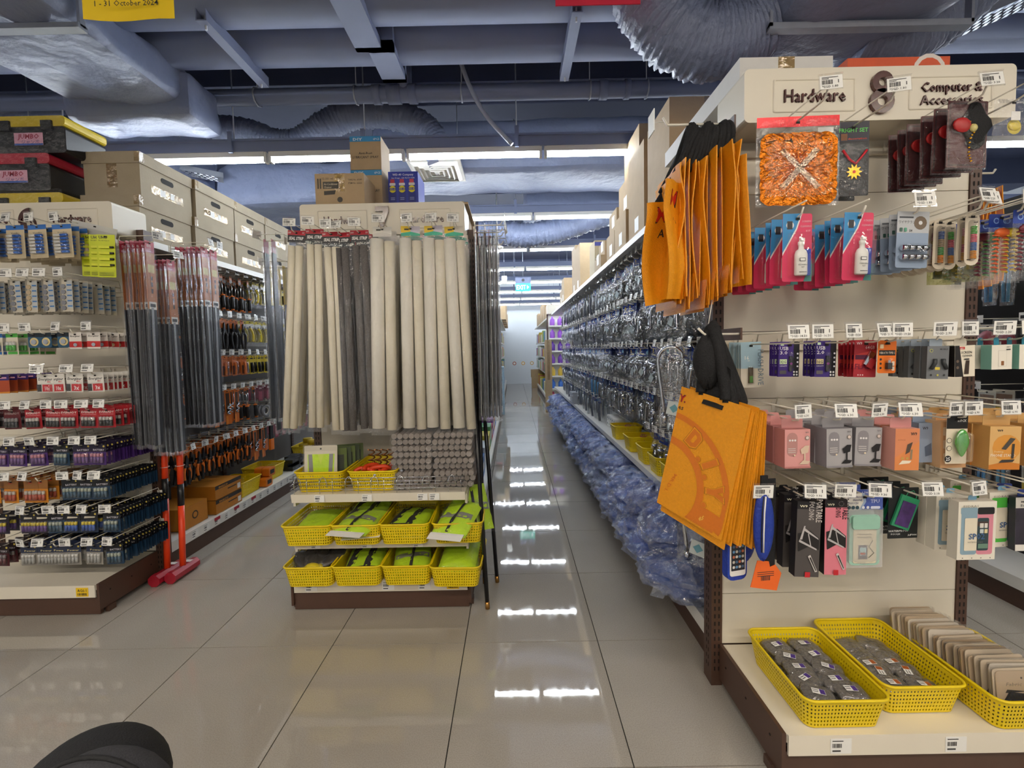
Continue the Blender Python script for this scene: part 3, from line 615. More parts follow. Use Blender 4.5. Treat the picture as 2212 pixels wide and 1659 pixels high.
# ------------------------------------------------------------------ end display 8: kinds of goods
PINK = 'd8365f'; PW = P('white_plastic', 'f2efe9', .35, var=.03)
# foil set with scalloped edge
n = 72; sc = []
for side in range(4):
    for k in range(18):
        t = k / 18; q = .125 + .006 * abs(math.sin(t * math.pi * 9 * .5 * 2)); a = -.125 + .25 * t
        sc.append(((a, -.135 - (q - .125)), (q, -.26 * .5 + a + .0), (-a, .115 + (q - .125)), (-q, -a - .01))[side])
sc = []
for k in range(96):
    t = k * 2 * math.pi / 96; c_, s_ = math.cos(t), math.sin(t); e = (abs(c_) ** 8 + abs(s_) ** 8) ** (-1 / 8) * (1 + .022 * abs(math.sin(t * 12))); sc.append((.118 * c_ * e, -.145 + .112 * s_ * e))
FOILO = P('orange_foil', 'd4791a', .22, .8, var=.35, scale=14, bump=.5, bscale=60)
def foil_panel():
    m = MB(); r_ = random.Random(5); n = 96; R_ = 14; v = [(0, -.006, -.145)]
    for j in range(1, R_ + 1):
        for a, b in sc: v.append((a * j / R_, -.006 + r_.uniform(-.0022, .0022), -.145 + (b + .145) * j / R_))
    f = [(0, 1 + k, 1 + (k + 1) % n) for k in range(n)]
    for j in range(R_ - 1):
        for k in range(n):
            p, q = 1 + j * n + k, 1 + j * n + (k + 1) % n; f += [(p, p + n, q + n), (p, q + n, q)]
    return m.add(v, f, FOILO)
fm = card(.255, .28, FILM, [('r', 0, 1, .885, 1, P('red_glitter', 'd3202a', .3, .3, var=.5, scale=160)), ('r', .74, .93, .81, .87, PAPER)], .02, .001)
FOILP = Proto('foil_decoration', 'decoration', fm, [('foil_panel', foil_panel().tube([(-.1, -.0065, -.06), (-.06, -.0065, -.052), (-.02, -.0065, -.06)], .0012, DARK, 4).disc(-.02, -.055, .008, -.0065, DARK, 6)),
    ('clear_bag', bag(.26, .275, .015, .022, 3)), ('tape_cross', MB().prism([(-.06, -.09), (-.045, -.08), (.07, -.2), (.055, -.21)], -.0085, -.008, TAPE).prism([(.05, -.08), (.065, -.09), (-.045, -.21), (-.06, -.2)], -.0093, -.0088, TAPE))])
GOLD = P('gold', 'd9a531', .25, 1.0); star = []
for k in range(20):
    a = k * math.pi / 10; r_ = .026 if k % 2 else .014; star.append((r_ * math.sin(a), -.14 + r_ * math.cos(a)))
FRIGHT = Proto('costume_set', 'costume set', card(.098, .235, K('111114'), [('r', 0, 1, .74, 1, '1c1b2e'), ('t', 'FRIGHT SET', .5, .86, .075, K('54c24c'), .92, .03), ('t', 'decoration', .62, .76, .035, K('e0432c'), .6), ('r', .1, .3, .75, .84, '7a4a22')], .02), [
    ('star_pendant', MB().prism(star[::-1], -.006, -.003, GOLD).disc(0, -.14, .005, -.0065, K('c22828'))), ('ribbon', MB().tube([(-.035, -.004, -.07), (-.015, -.005, -.1), (.005, -.005, -.115), (.03, -.005, -.085), (.04, -.004, -.072)], .004, K('c41f2f'), 5)), ('clear_bag', bag(.1, .17, -.045, .018, 5))])
MAR = P('maroon_card', '4c1517', .4, var=.3, scale=20)
def neck(seed):
    r_ = random.Random(seed); m = card(.125, .195, MAR, [('r', .04, .96, .03, .97, '2a0d10'), ('r', .07, .93, .05, .95, '4a1418')], .014, hole=False); ch = MB()
    pts = spline([(.0, -.008, -.05), (.012, -.01, -.075), (-.002, -.012, -.1), (-.006, -.012, -.14), (.004, -.01, -.165)], 6)
    for q in pts[::2]: ch.lathe([(.001, -.003), (.004, 0), (.001, .003)], GOLD, q, 6)
    ch.blob(lambda a, b: (.006 + .011 * math.cos(a) * math.cos(b), -.012 + .008 * math.sin(a) * math.cos(b), -.07 + .012 * math.sin(b)), P('bone', 'cfc27d', .4), 8, 6)
    cl = MB().blob(lambda a, b: (.02 + .045 * math.cos(a) * math.cos(b) * (1 + .2 * math.sin(5 * b + seed)), -.006 + .006 * math.sin(a) * math.cos(b), -.06 + .06 * math.sin(b) * (1 + .15 * math.sin(3 * a))), BLACKC, 14, 10)
    rb = MB().blob(lambda a, b: (-.025 + .03 * math.cos(a) * math.cos(b), -.009 + .005 * math.sin(a) * math.cos(b), -.06 + .022 * math.sin(b)), K('a61a1c'), 10, 6)
    return Proto('costume_necklace', 'necklace', m, [('black_cloth', cl), ('red_ribbon', rb), ('chain', ch), ('clear_bag', bag(.13, .2, .014, .022, seed))])
NECK = [neck(1), neck(2)]
# screen cleaning kit
def kit():
    w_, h_ = .088, .2
    m = card(w_, h_, K(PINK), [('p', [(0, .42), (.0, 1), (.62, 1), (.45, .78)], '2f86bf'), ('p', [(.0, .38), (.0, .42), (.45, .78), (.62, 1), (.66, 1), (.49, .77)], 'e8e4e0'), ('d', .25, .83, .13, 'e6e6e6'), ('r', .15, .33, .77, .89, '20242c'),
        ('p', [(.72, 0), (1, 0), (1, .34)], '3f7f7a'), ('t', 'SCREEN', .8, .87, .04, K('f0b0bf'), .3), ('t', 'CLEANING', .78, .80, .04, K('f0b0bf'), .38), ('t', 'KIT', .86, .73, .04, K('f0b0bf'), .15)], .016, r=.006)
    bt = MB(); pf = [(.0165, 0), (.0185, .004), (.0185, .062), (.015, .072), (.0075, .078), (.0075, .088), (.0095, .089), (.0095, .098), (.0055, .1), (.0055, .11), (.002, .112)]
    bt.lathe(pf, PW, (.004, -.0125, -.168), 14, sy=.62).box(-.002, .01, -.02, -.012, -.068, -.06, PW)
    pr = MB().rect(-.007, .01, -.128, -.118, -.0245, INK).rect(-.0055, .0085, -.1265, -.1195, -.0248, PW).text('CLEANING', .003, -.14, .006, -.0246, INK).text('KIT', .003, -.147, .006, -.0246, INK).rect(-.008, .014, -.16, -.1585, -.0246, INK)
    cl = MB().box(.018, .034, -.012, -.004, -.165, -.09, K('263a9c', .8)).box(.012, .03, -.016, -.012, -.168, -.12, K('30479f', .8))
    return Proto('cleaning_kit', 'cleaning kit', m, [('spray_bottle', bt, (('bottle_print', pr),)), ('cloth', cl), ('blister', bubble(w_, h_, .016, .12, .95, .05, .72, .026))])
KIT = kit()
def clamp():
    w_, h_ = .098, .165; m = card(w_, h_, K('8ea0b8'), [('r', 0, 1, .62, 1, 'b9bcc0'), ('t', 'ワイヤクランプ', .35, .79, .06, INK, .6), ('r', .06, .5, .88, .91, '55585e'), ('d', .72, .80, .2, '6b5a48'), ('d', .72, .80, .06, 'd8d8d8'), ('rr', .08, .17, .64, .71, .02, '3a5d52'), ('rr', .22, .3, .64, .71, .02, '3c8a6e'), ('t', '54', .42, .64, .06, INK)], .014, r=.006, hole=False)
    g = []
    for r_ in range(2):
        for k in range(4): g.append(('clamp', MB().cyl((-.03 + .02 * k - .0085, -.009, -.094 - .026 * r_), (-.03 + .02 * k + .0085, -.009, -.094 - .026 * r_), .0085, CHROME, 10)))
    return Proto('wire_clamp_card', 'wire clamp', m, g + [('blister', bubble(w_, h_, .014, .12, .95, .1, .42, .022))])
CLAMP = clamp()
def spiral(cols, seed):
    w_, h_ = .042, .158; m = card(w_, h_, K('ded2bd'), [('rr', .2, .8, .08, .86, .28, 'b9ad9a'), ('r', .2, .8, .9, .912, '4a443c'), ('r', .58, .86, .8, .82, '4a443c'), ('r', .16, .44, .1, .12, '4a443c')], .014, r=.0195)
    sp = []
    for i, c in enumerate(cols):
        q = MB()
        for k in range(5): q.tube([(.006 * math.cos(a), -.006 + .006 * math.sin(a), -.028 - .0245 * i - .0048 * k - a * .0006) for a in [x * math.pi / 4 for x in range(9)]], .0017, K(c, .35), 5)
        sp.append(('spiral', q))
    return Proto('cable_spiral_card', 'cable protector', m, sp + [('blister', bubble(w_, h_, .014, .25, .75, .1, .84, .014))])
SPIR = [spiral(('3fae3a', 'd8506c', '2d68b8', 'e89a1e'), 1), spiral(('3b62a8', 'b8a080', '3f9a46', 'e08a20'), 2), spiral(('d8a0a8', 'c9a24e', 'c05a6a', 'd09a40'), 3)]
def strapbag(col, seed):
    w_, h_ = .075, .2; m = card(w_, .04, K('1f3f9c'), [('d', .3, .5, .12, '8fb4e8'), ('d', .3, .5, .08, '1f3f9c'), ('d', .75, .5, .12, '6f9ae0'), ('d', .75, .5, .08, '1f3f9c')], .012)
    q = MB(); pc = P('coil_' + col, col, .35)
    for k in range(10): q.tube([(-.02 + .006 * math.cos(a), -.006 + .006 * math.sin(a), -.05 - .012 * k - a * .0012) for a in [x * math.pi / 4 for x in range(9)]], .0026, pc, 5)
    for k in range(10): q.tube([(.008 + .006 * math.cos(a), -.006 + .006 * math.sin(a), -.045 - .012 * k - a * .0012) for a in [x * math.pi / 4 for x in range(9)]], .0026, pc, 5)
    q.blob(lambda a, b: (-.002 + .026 * math.cos(a) * math.cos(b), -.008 + .008 * math.sin(a) * math.cos(b), -.045 + .014 * math.sin(b)), pc, 10, 6)
    return Proto('coil_strap_bag', 'coil strap', m, [('coil', q), ('clear_bag', bag(w_, .17, -.026, .028, seed))])
SBAG = [strapbag(c, i) for i, c in enumerate(('d8632a', '6e2430', 'e2c02a', '4f9a3a'))]
def ygbag(seed): return Proto('clear_coil_bag', 'coil bag', card(.12, .02, K('c9c36a'), (), .012), [('paper_insert', MB().box(-.04, .04, -.001, .001, -.145, -.07, K('9aa0a8')).rect(-.035, .035, -.13, -.09, -.0015, K('d8b94a'))), ('coil', MB().tube([(.035 * math.cos(a), -.012, -.05 + .02 * math.sin(a)) for a in [x * math.pi / 6 for x in range(13)]], .005, K('d8b42a'), 6)), ('clear_bag', bag(.125, .165, 0, .035, seed, film('green_film', 'eef0c8', .16, 1.0, 22, .14, veil=.12)))])
YGB = ygbag(4)
# row of memory goods
w_, h_ = .046, .115
FLASH = Proto('flash_drive_card', 'flash drive', card(.072, .16, K('e5ddca'), [('r', 0, 1, .42, 1, 'a9c8d6'), ('t', '16', .30, .62, .11, K('f3f1ea'), .2, .03), ('t', 'GB', .38, .58, .04, K('f3f1ea')), ('t', 'FLASH DRIVE', .84, .44, .17, K('7f94a0'), .78 * .16 / .072, .01, 0, -R90), ('t', 'EZRA', .55, .9, .04, K('f3f1ea'))], .014, r=.005),
    [('usb_stick', MB().box(-.011, .004, -.008, -.002, -.13, -.075, K('55452a')).box(-.009, .002, -.0085, -.008, -.128, -.105, K('4f8a2e'))), ('blister', bubble(.072, .16, .014, .28, .62, .08, .5, .012))])
def usbcard(name, base, cap, gb, chip, seed=0):
    return Proto('memory_stick_card', 'memory stick', card(.068, .115, K(base), [('r', .72, 1, 0, 1, '17141c'), ('p', [(.62, .45), (.74, .6), (.74, .2), (.62, .3)], '17141c'), ('r', .08, .24, .89, .96, 'cfe8c8'), ('t', 'USB', .26, .76, .14, K('f2f0f6'), .42, .03), ('t', cap, .24, .64, .13, K('f2f0f6'), .36, .03),
        ('r', .05, .40, .36, .50, chip), ('t', gb, .22, .385, .11, INK, .28, .02), ('t', 'CAPACITY', .23, .29, .05, K('f2f0f6'), .36), ('rr', .06, .38, .08, .18, .03, '5f5a60'), ('d', .9, .66, .045, 'e8e8f0'), ('d', .9, .54, .045, 'e8e8f0'), ('d', .9, .42, .045, 'e8e8f0'), ('d', .9, .30, .045, 'e8e8f0'),
        ('d', .74, .14, .045, 'efefef'), ('d', .87, .14, .045, 'efefef'), ('d', .74, .06, .045, 'efefef'), ('d', .87, .06, .045, 'efefef')], .012, r=.003),
        [('usb_stick', MB().box(.0, .009, -.006, -.001, -.085, -.035, K('2a2430', .25)).cyl((.0045, -.0075, -.06), (.0045, -.006, -.06), .004, K('8a2f86'), 10)), ('blister', bubble(.068, .115, .012, .46, .7, .14, .72, .009))])
USB3 = usbcard('u3', '43297f', '3.0', '32G', 'd8ecc0'); USB2 = usbcard('u2', '3a2676', '2.0', '16G', 'e6d8a8')
RED64 = Proto('memory_stick_card', 'memory stick', card(.068, .115, K('a0202a'), [('p', [(0, .6), (1, .75), (1, .45), (0, .25)], 'c43a34'), ('t', '64GB', .7, .76, .13, K('e8c8c8'), .42), ('t', 'FLASH', .5, .22, .2, K('6d1030'), .9, .03), ('r', .05, .95, .48, .6, '5a1238'), ('t', 'W9', .2, .88, .1, K('f0e0e0'), .25, .03), ('d', .2, .06, .03, 'f0d0d0'), ('d', .3, .06, .03, 'f0d0d0'), ('d', .4, .06, .03, 'f0d0d0')], .012, r=.003),
    [('usb_stick', MB().obox(Matrix.Translation((.008, -.006, -.045)) @ Matrix.Rotation(.5, 4, 'Y'), .016, .006, .045, CHROME).obox(Matrix.Translation((.012, -.008, -.06)) @ Matrix.Rotation(.5, 4, 'Y'), .018, .006, .03, K('8f1c22')))])
TYPEC = Proto('adapter_card', 'adapter', card(.058, .1, K('e87416'), [('t', '2', .5, .88, .2, INK, .35, .04), ('r', .05, .95, .54, .70, '1b1b1c'), ('t', 'USB A TO TYPE C', .5, .59, .09, K('f2e4d0'), .84), ('d', .16, .42, .06, '262628'), ('d', .16, .29, .06, '262628'), ('d', .16, .16, .06, '262628'), ('rr', .08, .28, .75, .88, .03, 'f0d8b0'), ('rr', .76, .9, .23, .36, .02, 'f0ead8'), ('rr', .76, .9, .08, .2, .02, 'f0ead8')], .01, r=.006),
    [('adapter', MB().box(-.006, .008, -.012, -.002, -.077, -.058, BLACKP).box(-.003, .005, -.009, -.003, -.058, -.05, CHROME)), ('blister', bubble(.058, .1, .01, .36, .72, .08, .5, .016))])
MOB = Proto('phone_grip_box', 'phone accessory', hbox(.062, .098, .018, K('6d7073'), K('4a4d50'), [('t', 'MOBILE', .76, .88, .07, INK, .36, .02), ('d', .18, .86, .08, 'c9c95a'), ('d', .18, .86, .06, '5d6063'), ('r', .38, .6, .28, .36, 'd9c34a'), ('d', .2, .12, .05, '2a2a2a'), ('d', .8, .12, .05, '2a2a2a'), ('d', .5, .12, .05, 'c9c35a')], K('9aa6b2')), [
    ('grip', MB().tube([(-.022, -.023, -.078), (-.012, -.024, -.06), (-.012, -.023, -.048)], .005, K('2c3033'), 6)), ('grip', MB().tube([(.022, -.023, -.078), (.012, -.024, -.06), (.012, -.023, -.048)], .005, K('2c3033'), 6))])
SCRN = Proto('screen_cleaner_box', 'screen cleaner', hbox(.062, .092, .026, K('e9dfcb'), K('1b1716'), [('r', .2, .5, .88, .96, 'c03028'), ('t', 'GKY', .35, .89, .06, K('ffffff')), ('t', 'SCREEN', .58, .74, .11, INK, .52, .015), ('t', 'CLEANER', .6, .64, .09, INK, .52, .015), ('p', [(0, 0), (.42, 0), (.22, 1), (0, 1)], '1b1716'), ('p', [(.45, .08), (.68, .08), (.72, .52), (.54, .52)], '3a2a20'), ('r', .45, .7, .54, .58, INK), ('d', .12, .5, .07, '6b5a4a'), ('d', .12, .3, .07, '6b5a4a')], K('e9dfcb')))
GKY = Proto('cable_adapter_box', 'adapter box', hbox(.06, .072, .03, K('ece6d8'), K('7fb3a4'), [('rr', .32, .74, .12, .78, .02, 'd8d2c4'), ('rr', .34, .72, .14, .76, .02, 'ece6d8'), ('rr', .46, .6, .16, .34, .02, '8a5a30'), ('t', 'GKY', .8, .88, .08, INK, .2), ('r', .7, .9, .78, .83, '3a3a3a')], K('2d7f97'), tabw=.25))
# phone stands
def stand_box(c1, c2, dark, arch, seed):
    return Proto('phone_stand_box', 'phone stand', hbox(.078, .118, .05, K(c1), K(c2), [('rr', .08, .5, .3, .92, .2, arch), ('d', .2, .72, .04, 'e8e4e4'), ('d', .3, .72, .04, 'e8e4e4'), ('d', .4, .72, .04, 'e8e4e4'), ('r', .12, .42, .5, .515, 'd8d4d0'), ('r', .12, .42, .45, .465, 'd8d4d0'), ('r', .12, .42, .4, .415, 'd8d4d0'), ('t', 'W9', .86, .9, .055, K('6d6a6a'), .14, .03), ('d', .87, .78, .085, '8a8078'), ('d', .87, .78, .06, 'd8c8c0'),
        ('p', [(.60, .48), (.78, .58), (.95, .58), (.9, .40), (.65, .36)], dark), ('p', [(.74, .18), (.8, .18), (.8, .42), (.74, .42)], dark), ('p', [(.55, .1), (.9, .1), (.98, .18), (.7, .2)], dark), ('r', .0, 1, 0, .045, c2), ('d', .36, .34, .035, 'e8d8b8')], K(c1), .03, .85))
STP = stand_box('d99a96', 'b57672', 'd9c0a8', 'b78580', 1); STG = stand_box('a7a4a6', '8a878c', '1c1a1c', '8a868a', 2); STC = stand_box('c9a483', 'a98a70', '5a4434', 'b08d70', 3)
STO = Proto('phone_stand_box', 'phone stand', hbox(.07, .125, .05, K('d9895e'), K('d89c90'), [('p', [(0, 0), (1, 0), (1, .7), (0, .3)], 'e08a4e'), ('t', 'W9', .76, .84, .1, INK, .26, .04), ('p', [(.5, .62), (.72, .68), (.6, .44), (.42, .38)], '55463c'), ('p', [(.62, .26), (.7, .26), (.72, .5), (.64, .5)], '8d7a60'), ('p', [(.15, .14), (.6, .17), (.68, .23), (.3, .24)], 'eee0c8'), ('d', .3, .29, .06, 'caa050'), ('d', .5, .29, .06, 'caa050'), ('t', 'MULTIFUNCTIONAL', .25, .72, .035, K('a05a40'), .3)], K('d99a96'), .03, .9))
STB = Proto('phone_stand_box', 'phone stand', hbox(.07, .125, .05, K('93a2b8'), K('8494a8'), [('t', 'W9', .3, .84, .1, INK, .26, .04), ('p', [(.3, .4), (.6, .5), (.65, .2), (.35, .15)], '5d6a80')], K('93a2b8'), .03, .9))
GREEN = film('green_clear', '4fbf3a', .2, .1, 5, .08, veil=.65)
TAPEC = Proto('correction_tape_card', 'tape dispenser', card(.066, .15, K('e8dcc4'), [('r', 0, 1, .72, 1, '171717'), ('t', 'ROCK', .72, .86, .07, K('f4f4f0'), .42, .03, .2), ('d', .12, .1, .16, '1a1a1a'), ('t', '25', .12, .065, .1, K('ffffff'), .2, .02), ('d', .14, .48, .12, '2a2a2a'), ('d', .14, .48, .1, 'e8dcc4'), ('d', .14, .32, .12, '2a2a2a'), ('d', .14, .32, .1, 'e8dcc4')], .014, r=.003),
    [('dispenser', MB().blob(lambda a, b: (.006 + (.021 - .012 * max(0, -math.sin(b))) * math.cos(a) * math.cos(b), -.011 + .009 * math.sin(a) * math.cos(b), -.07 + .042 * math.sin(b)), GREEN, 16, 12)), ('reel', MB().cyl((.006, -.012, -.055), (.006, -.004, -.055), .012, K('1f7a22'), 14).cyl((.006, -.012, -.085), (.006, -.004, -.085), .007, K('1f7a22'), 12)), ('blister', bubble(.066, .15, .014, .3, .98, .05, .66, .024))])
PHST = Proto('phone_stand_box', 'phone stand', hbox(.088, .13, .055, K('dcb070'), K('c99858'), [('d', .55, .5, .46, 'd9963e'), ('p', [(0, 0), (1, 0), (1, .14), (.5, .18), (0, .1)], 'c97a28'), ('t', 'W9', .32, .88, .07, INK, .18, .03), ('t', 'PHONE STAND', .44, .3, .09, K('f6eddc'), .8, .01), ('t', 'Desktop', .3, .4, .05, K('f0dcb0'), .3), ('p', [(.38, .48), (.52, .46), (.82, .72), (.66, .74)], '4a4640'), ('p', [(.7, .26), (.78, .26), (.8, .6), (.72, .6)], '3a3632'), ('p', [(.3, .16), (.75, .18), (.82, .24), (.4, .23)], '3a3632')], K('dcb070'), .03, .9))
CREAMB = Proto('phone_stand_box', 'phone stand', hbox(.075, .145, .06, K('d9a878'), K('e2b98a'), [('rr', .1, .45, .7, .88, .03, 'eed8b8'), ('rr', .55, .9, .7, .88, .03, 'eed8b8'), ('rr', .1, .45, .42, .6, .03, 'eed8b8'), ('rr', .55, .9, .42, .6, .03, 'eed8b8'), ('rr', .1, .45, .14, .32, .03, 'eed8b8'), ('rr', .55, .9, .14, .32, .03, 'eed8b8')], K('d9a878'), .02, .7))
# lowest row
def foldbox(c, edge, seed): return Proto('laptop_stand_box', 'laptop stand', hbox(.072 if c == '4c4746' else .066, .235, .03, K(c), K('17151a'), [('r', 0, 1, .9, 1, '17151a'), ('t', 'W9', .26, .925, .04, K('f4eecd'), .32, .04), ('d', .72, .95, .12, '8a8684'), ('d', .72, .95, .1, '17151a'), ('t', 'PORTABLE', .78, .88, .11, K(edge), .30 / .072 * .235 , .02, 0, -R90), ('t', 'FOLDING', .48, .88, .09, K(edge), .24 / .072 * .235, .02, 0, -R90),
    ('p', [(.1, .34), (.6, .42), (.95, .36), (.95, .52), (.55, .62), (.05, .58)], '1d1a1b'), ('p', [(.14, .5), (.3, .68), (.36, .68), (.24, .5)], 'b9b4b4'), ('p', [(.3, .66), (.9, .52), (.92, .5), (.3, .62)], 'b9b4b4'), ('p', [(.12, .5), (.85, .38), (.85, .36), (.1, .47)], 'b9b4b4'), ('p', [(.5, .58), (.62, .42), (.58, .42), (.46, .58)], 'b9b4b4'), ('p', [(.5, .28), (.6, .3), (.92, .08), (.82, .07)], 'c9c4c0'), ('p', [(.56, .26), (.62, .27), (.88, .09), (.84, .09)], '2a2626'), ('r', .4, .62, .0, .07, 'c01f2a')], K('17151a'), .012, .4))
FBG = foldbox('4c4746', 'c9c2bc', 1); FBP = foldbox('dd7d8c', '2a1a20', 2)
POUCH = Proto('phone_pouch', 'phone pouch', card(.115, .052, K('e8e4da'), [('p', [(.42, 0), (.55, .5), (.5, 1), (1, 1), (1, 0)], '4a5fae'), ('p', [(.36, 0), (.48, .5), (.43, 1), (.5, 1), (.55, .5), (.42, 0)], 'a9bfd8'), ('t', 'WATERPROOF', .26, .72, .17, K('222a6a'), .44, .02), ('t', 'PHONE', .32, .54, .17, K('222a6a'), .24, .02), ('t', 'POUCH', .2, .36, .17, K('222a6a'), .26, .02), ('t', 'TPU', .78, .42, .3, K('c8cff0'), .24, .04), ('t', '6.5inC', .78, .78, .16, K('e8ecff'), .24), ('rr', .66, .92, .06, .22, .03, 'dfe4f6'), ('d', .08, .16, .05, '2c4a58'), ('d', .19, .16, .05, '2c4a58'), ('d', .3, .16, .05, '2c4a58'), ('d', .46, .16, .04, 'f4f4f8'), ('d', .58, .16, .04, 'f4f4f8')], .012, r=.002), [
    ('pouch_body', MB().prism(rrect(-.047, .047, -.215, -.055, .012), -.004, .004, P('mint_pvc', '9fc9b6', .35)).prism(rrect(-.042, .042, -.098, -.056, .008), -.011, -.004, P('mint_flap', '97c4b0', .35)).prism(rrect(-.036, .036, -.208, -.1, .006), -.0055, -.0045, K('ddd2b6'))),
    ('insert_print', MB().rect(-.02, .008, -.195, -.15, -.006, K('6a6670')).rect(-.016, .004, -.182, -.158, -.0063, K('a8ccd0')).rect(-.014, .002, -.18, -.174, -.0066, K('c04a30')).rect(-.026, .022, -.118, -.114, -.006, K('a89f8a')).rect(-.022, .02, -.127, -.123, -.006, K('a89f8a')).tube([(.012, -.007, -.19), (.028, -.007, -.175), (.012, -.007, -.155), (.024, -.007, -.135)], .001, K('7a7a74'), 4)), ('clear_bag', bag(.12, .19, -.035, .018, 8, film('frosted_film', 'ffffff', .10, .3, 12, .3, veil=.18)))])
JF = Proto('phone_pouch_card', 'phone pouch', card(.1, .165, K('14181a'), [('t', 'WATERPROOF', .36, .13, .05, K('f4f4f0'), .68, .02), ('t', 'POUCH', .26, .07, .045, K('f4f4f0'), .3, .01), ('t', 'J-JF006', .82, .05, .045, K('f4f4f0'), .3, .02)], .014, r=.002), [('pouch', MB().obox(Matrix.Translation((.002, -.004, -.065)) @ Matrix.Rotation(.35, 4, 'Y'), .062, .006, .105, P('green_pvc', '2e8f63', .3)).obox(Matrix.Translation((.001, -.008, -.07)) @ Matrix.Rotation(.35, 4, 'Y'), .046, .002, .08, P('galaxy_print', '4a2f6a', .3, var=.9, scale=40)).tube([(.0, -.004, -.02), (.012, -.004, .0), (.03, -.004, .004), (.04, -.004, -.015), (.035, -.004, -.03)], .0012, K('37a070'), 4))])
def sp02(col, col2, txt): return Proto('phone_case_box', 'phone case', hbox(.118, .178, .03, K('e9e3d4'), K('dcd6c8'), [('rr', .08, .5, .09, .86, .06, col), ('rr', .5, .92, .09, .86, .06, col2), ('rr', .06, .5, .78, .9, .04, col), ('rr', .5, .94, .78, .9, .04, '17181a'), ('rr', .17, .5, .16, .72, .03, 'e6dcc6'), ('rr', .5, .8, .16, .72, .04, '2f4348'), ('r', .5, .78, .58, .66, '4a3a34'), ('rr', .56, .66, .55, .63, .01, 'dcd8d0'), ('rr', .68, .76, .55, .63, .01, 'dcd8d0'), ('rr', .56, .66, .46, .53, .01, 'c8d0d0'), ('rr', .68, .76, .46, .53, .01, 'e0d0a0'), ('r', .52, .78, .2, .28, '6a8a78'),
    ('t', txt, .48, .36, .14, K('3d5f8f'), .42, .03), ('t', 'ESDRAS', .3, .91, .05, K('8a857a'), .4), ('t', 'WATERPROOF BAG', .44, .3, .03, K('7a756c'), .4), ('d', .12, .04, .015, '6a665c'), ('d', .36, .04, .015, '6a665c'), ('d', .6, .04, .015, '6a665c'), ('d', .84, .04, .015, '6a665c')], K('7fb0cf'), .014, .22))
SP02 = sp02('8aa6b6', 'd98a9a', 'SP02'); SPG = sp02('55c04a', '4f7f9a', 'SP02')
PBAG = Proto('phone_belt', 'phone belt', MB().blob(lambda a, b: (.035 * math.cos(a) * math.cos(b), .02 * math.sin(a) * math.cos(b), -.12 + .115 * math.sin(b) * (1 + .04 * math.sin(3 * a))), P('blue_nylon', '1c3a9e', .55, var=.15, scale=40, bump=.3), 16, 12), [('reflective_stripe', MB().tube([(-.012, -.022, -.02), (-.018, -.024, -.07), (-.019, -.023, -.14), (-.015, -.018, -.2)], .0025, PAPER, 5).tube([(-.018, -.021, -.02), (-.024, -.022, -.07), (-.025, -.021, -.14), (-.02, -.016, -.2)], .0018, BLACKP, 5)), ('belt_strap', MB().box(-.012, .012, -.003, .003, -.02, .04, BLACKC))])
# ------------------------------------------------------------------ end display 8: stocking it
F8 = Fr(0, 1.648, 0); D8 = 'display eight'
def col8(row, z, cpx, cpy, yf, n, sp, proto, desc, price=None, tagged=True, L=.335, jit=1.0, dx=0, lab=None, rown=None):
    x = atY(cpx, cpy, yf).x + dx; rn = nth(row + 1) + ' hook'
    i = hook(F8, x, z, L, D8, price, nth(row + 1), tagged)
    if n: hang(F8, proto, x, z, yf - 1.648, n, sp, desc, D8, nth(row + 1), i, jit)
col8(0, 2.03, 1722, 360, 1.43, 1, .05, FOILP, 'orange scalloped foil pack with red header', '1.80')
col8(0, 2.02, 1842, 360, 1.45, 2, .06, FRIGHT, 'black fright set with gold star', '1.80')
col8(0, 2.03, 2088, 310, 1.35, 6, .042, NECK, 'dark red costume necklace pack', '3.20')
col8(0, 2.03, 2188, 290, 1.34, 1, .05, Proto('crinkled_bag', 'clear bag', card(.1, .012, FILM, (), .012), [('clear_bag', bag(.12, .14, .01, .05, 12)), ('yellow_badge', MB().disc(.0, -.07, .022, -.004, K('c9b72e')).blob(lambda a, b: (.02 * math.cos(a) * math.cos(b), -.005 + .004 * math.sin(a) * math.cos(b), -.07 + .012 * math.sin(b)), K('d8c23a'), 10, 6)), ('size_label', MB().box(-.02, .008, -.012, -.0115, -.055, -.03, PAPER))]), 'crinkled clear bag with yellow badge', '1.50')
col8(1, 1.70, 1722, 560, 1.325, 7, .05, KIT, 'pink and blue screen cleaning kit', None, False)
col8(1, 1.70, 1853, 555, 1.325, 6, .045, KIT, 'pink and blue screen cleaning kit', None, False)
col8(1, 1.70, 1972, 525, 1.32, 5, .03, CLAMP, 'grey wire clamp card', '1.80')
col8(1, 1.70, 2028, 560, 1.40, 9, .022, SPIR[1:], 'cream spiral cable card', '2.20', L=.36)
col8(1, 1.70, 2098, 555, 1.34, 8, .033, [SPIR[0], SPIR[2]], 'cream spiral cable card', '2.50')
col8(1, 1.69, 2105, 610, 1.44, 3, .05, YGB, 'clear yellow-green coil bag', '2.50')
col8(1, 1.70, 2160, 580, 1.36, 4, .05, SBAG, 'blue-topped bag of coiled strap', '2.50')
col8(1, 1.70, 2212, 560, 1.32, 5, .05, SBAG[1:], 'blue-topped bag of coiled strap', '2.50')
col8(2, 1.325, 1622, 800, 1.54, 6, .016, FLASH, 'pale blue flash drive card', '14.50')
col8(2, 1.325, 1704, 790, 1.44, 5, .013, USB3, 'purple memory stick card, larger capacity', '16.50')
col8(2, 1.325, 1783, 785, 1.40, 5, .013, USB2, 'purple memory stick card, smaller capacity', '13.50')
col8(2, 1.325, 1868, 785, 1.36, 5, .016, RED64, 'red memory stick card', '21.90')
col8(2, 1.325, 1917, 780, 1.335, 1, .03, TYPEC, 'orange adapter card', '19.50')
col8(2, 1.325, 2015, 780, 1.32, 5, .028, MOB, 'grey mobile grip box', '2.90')
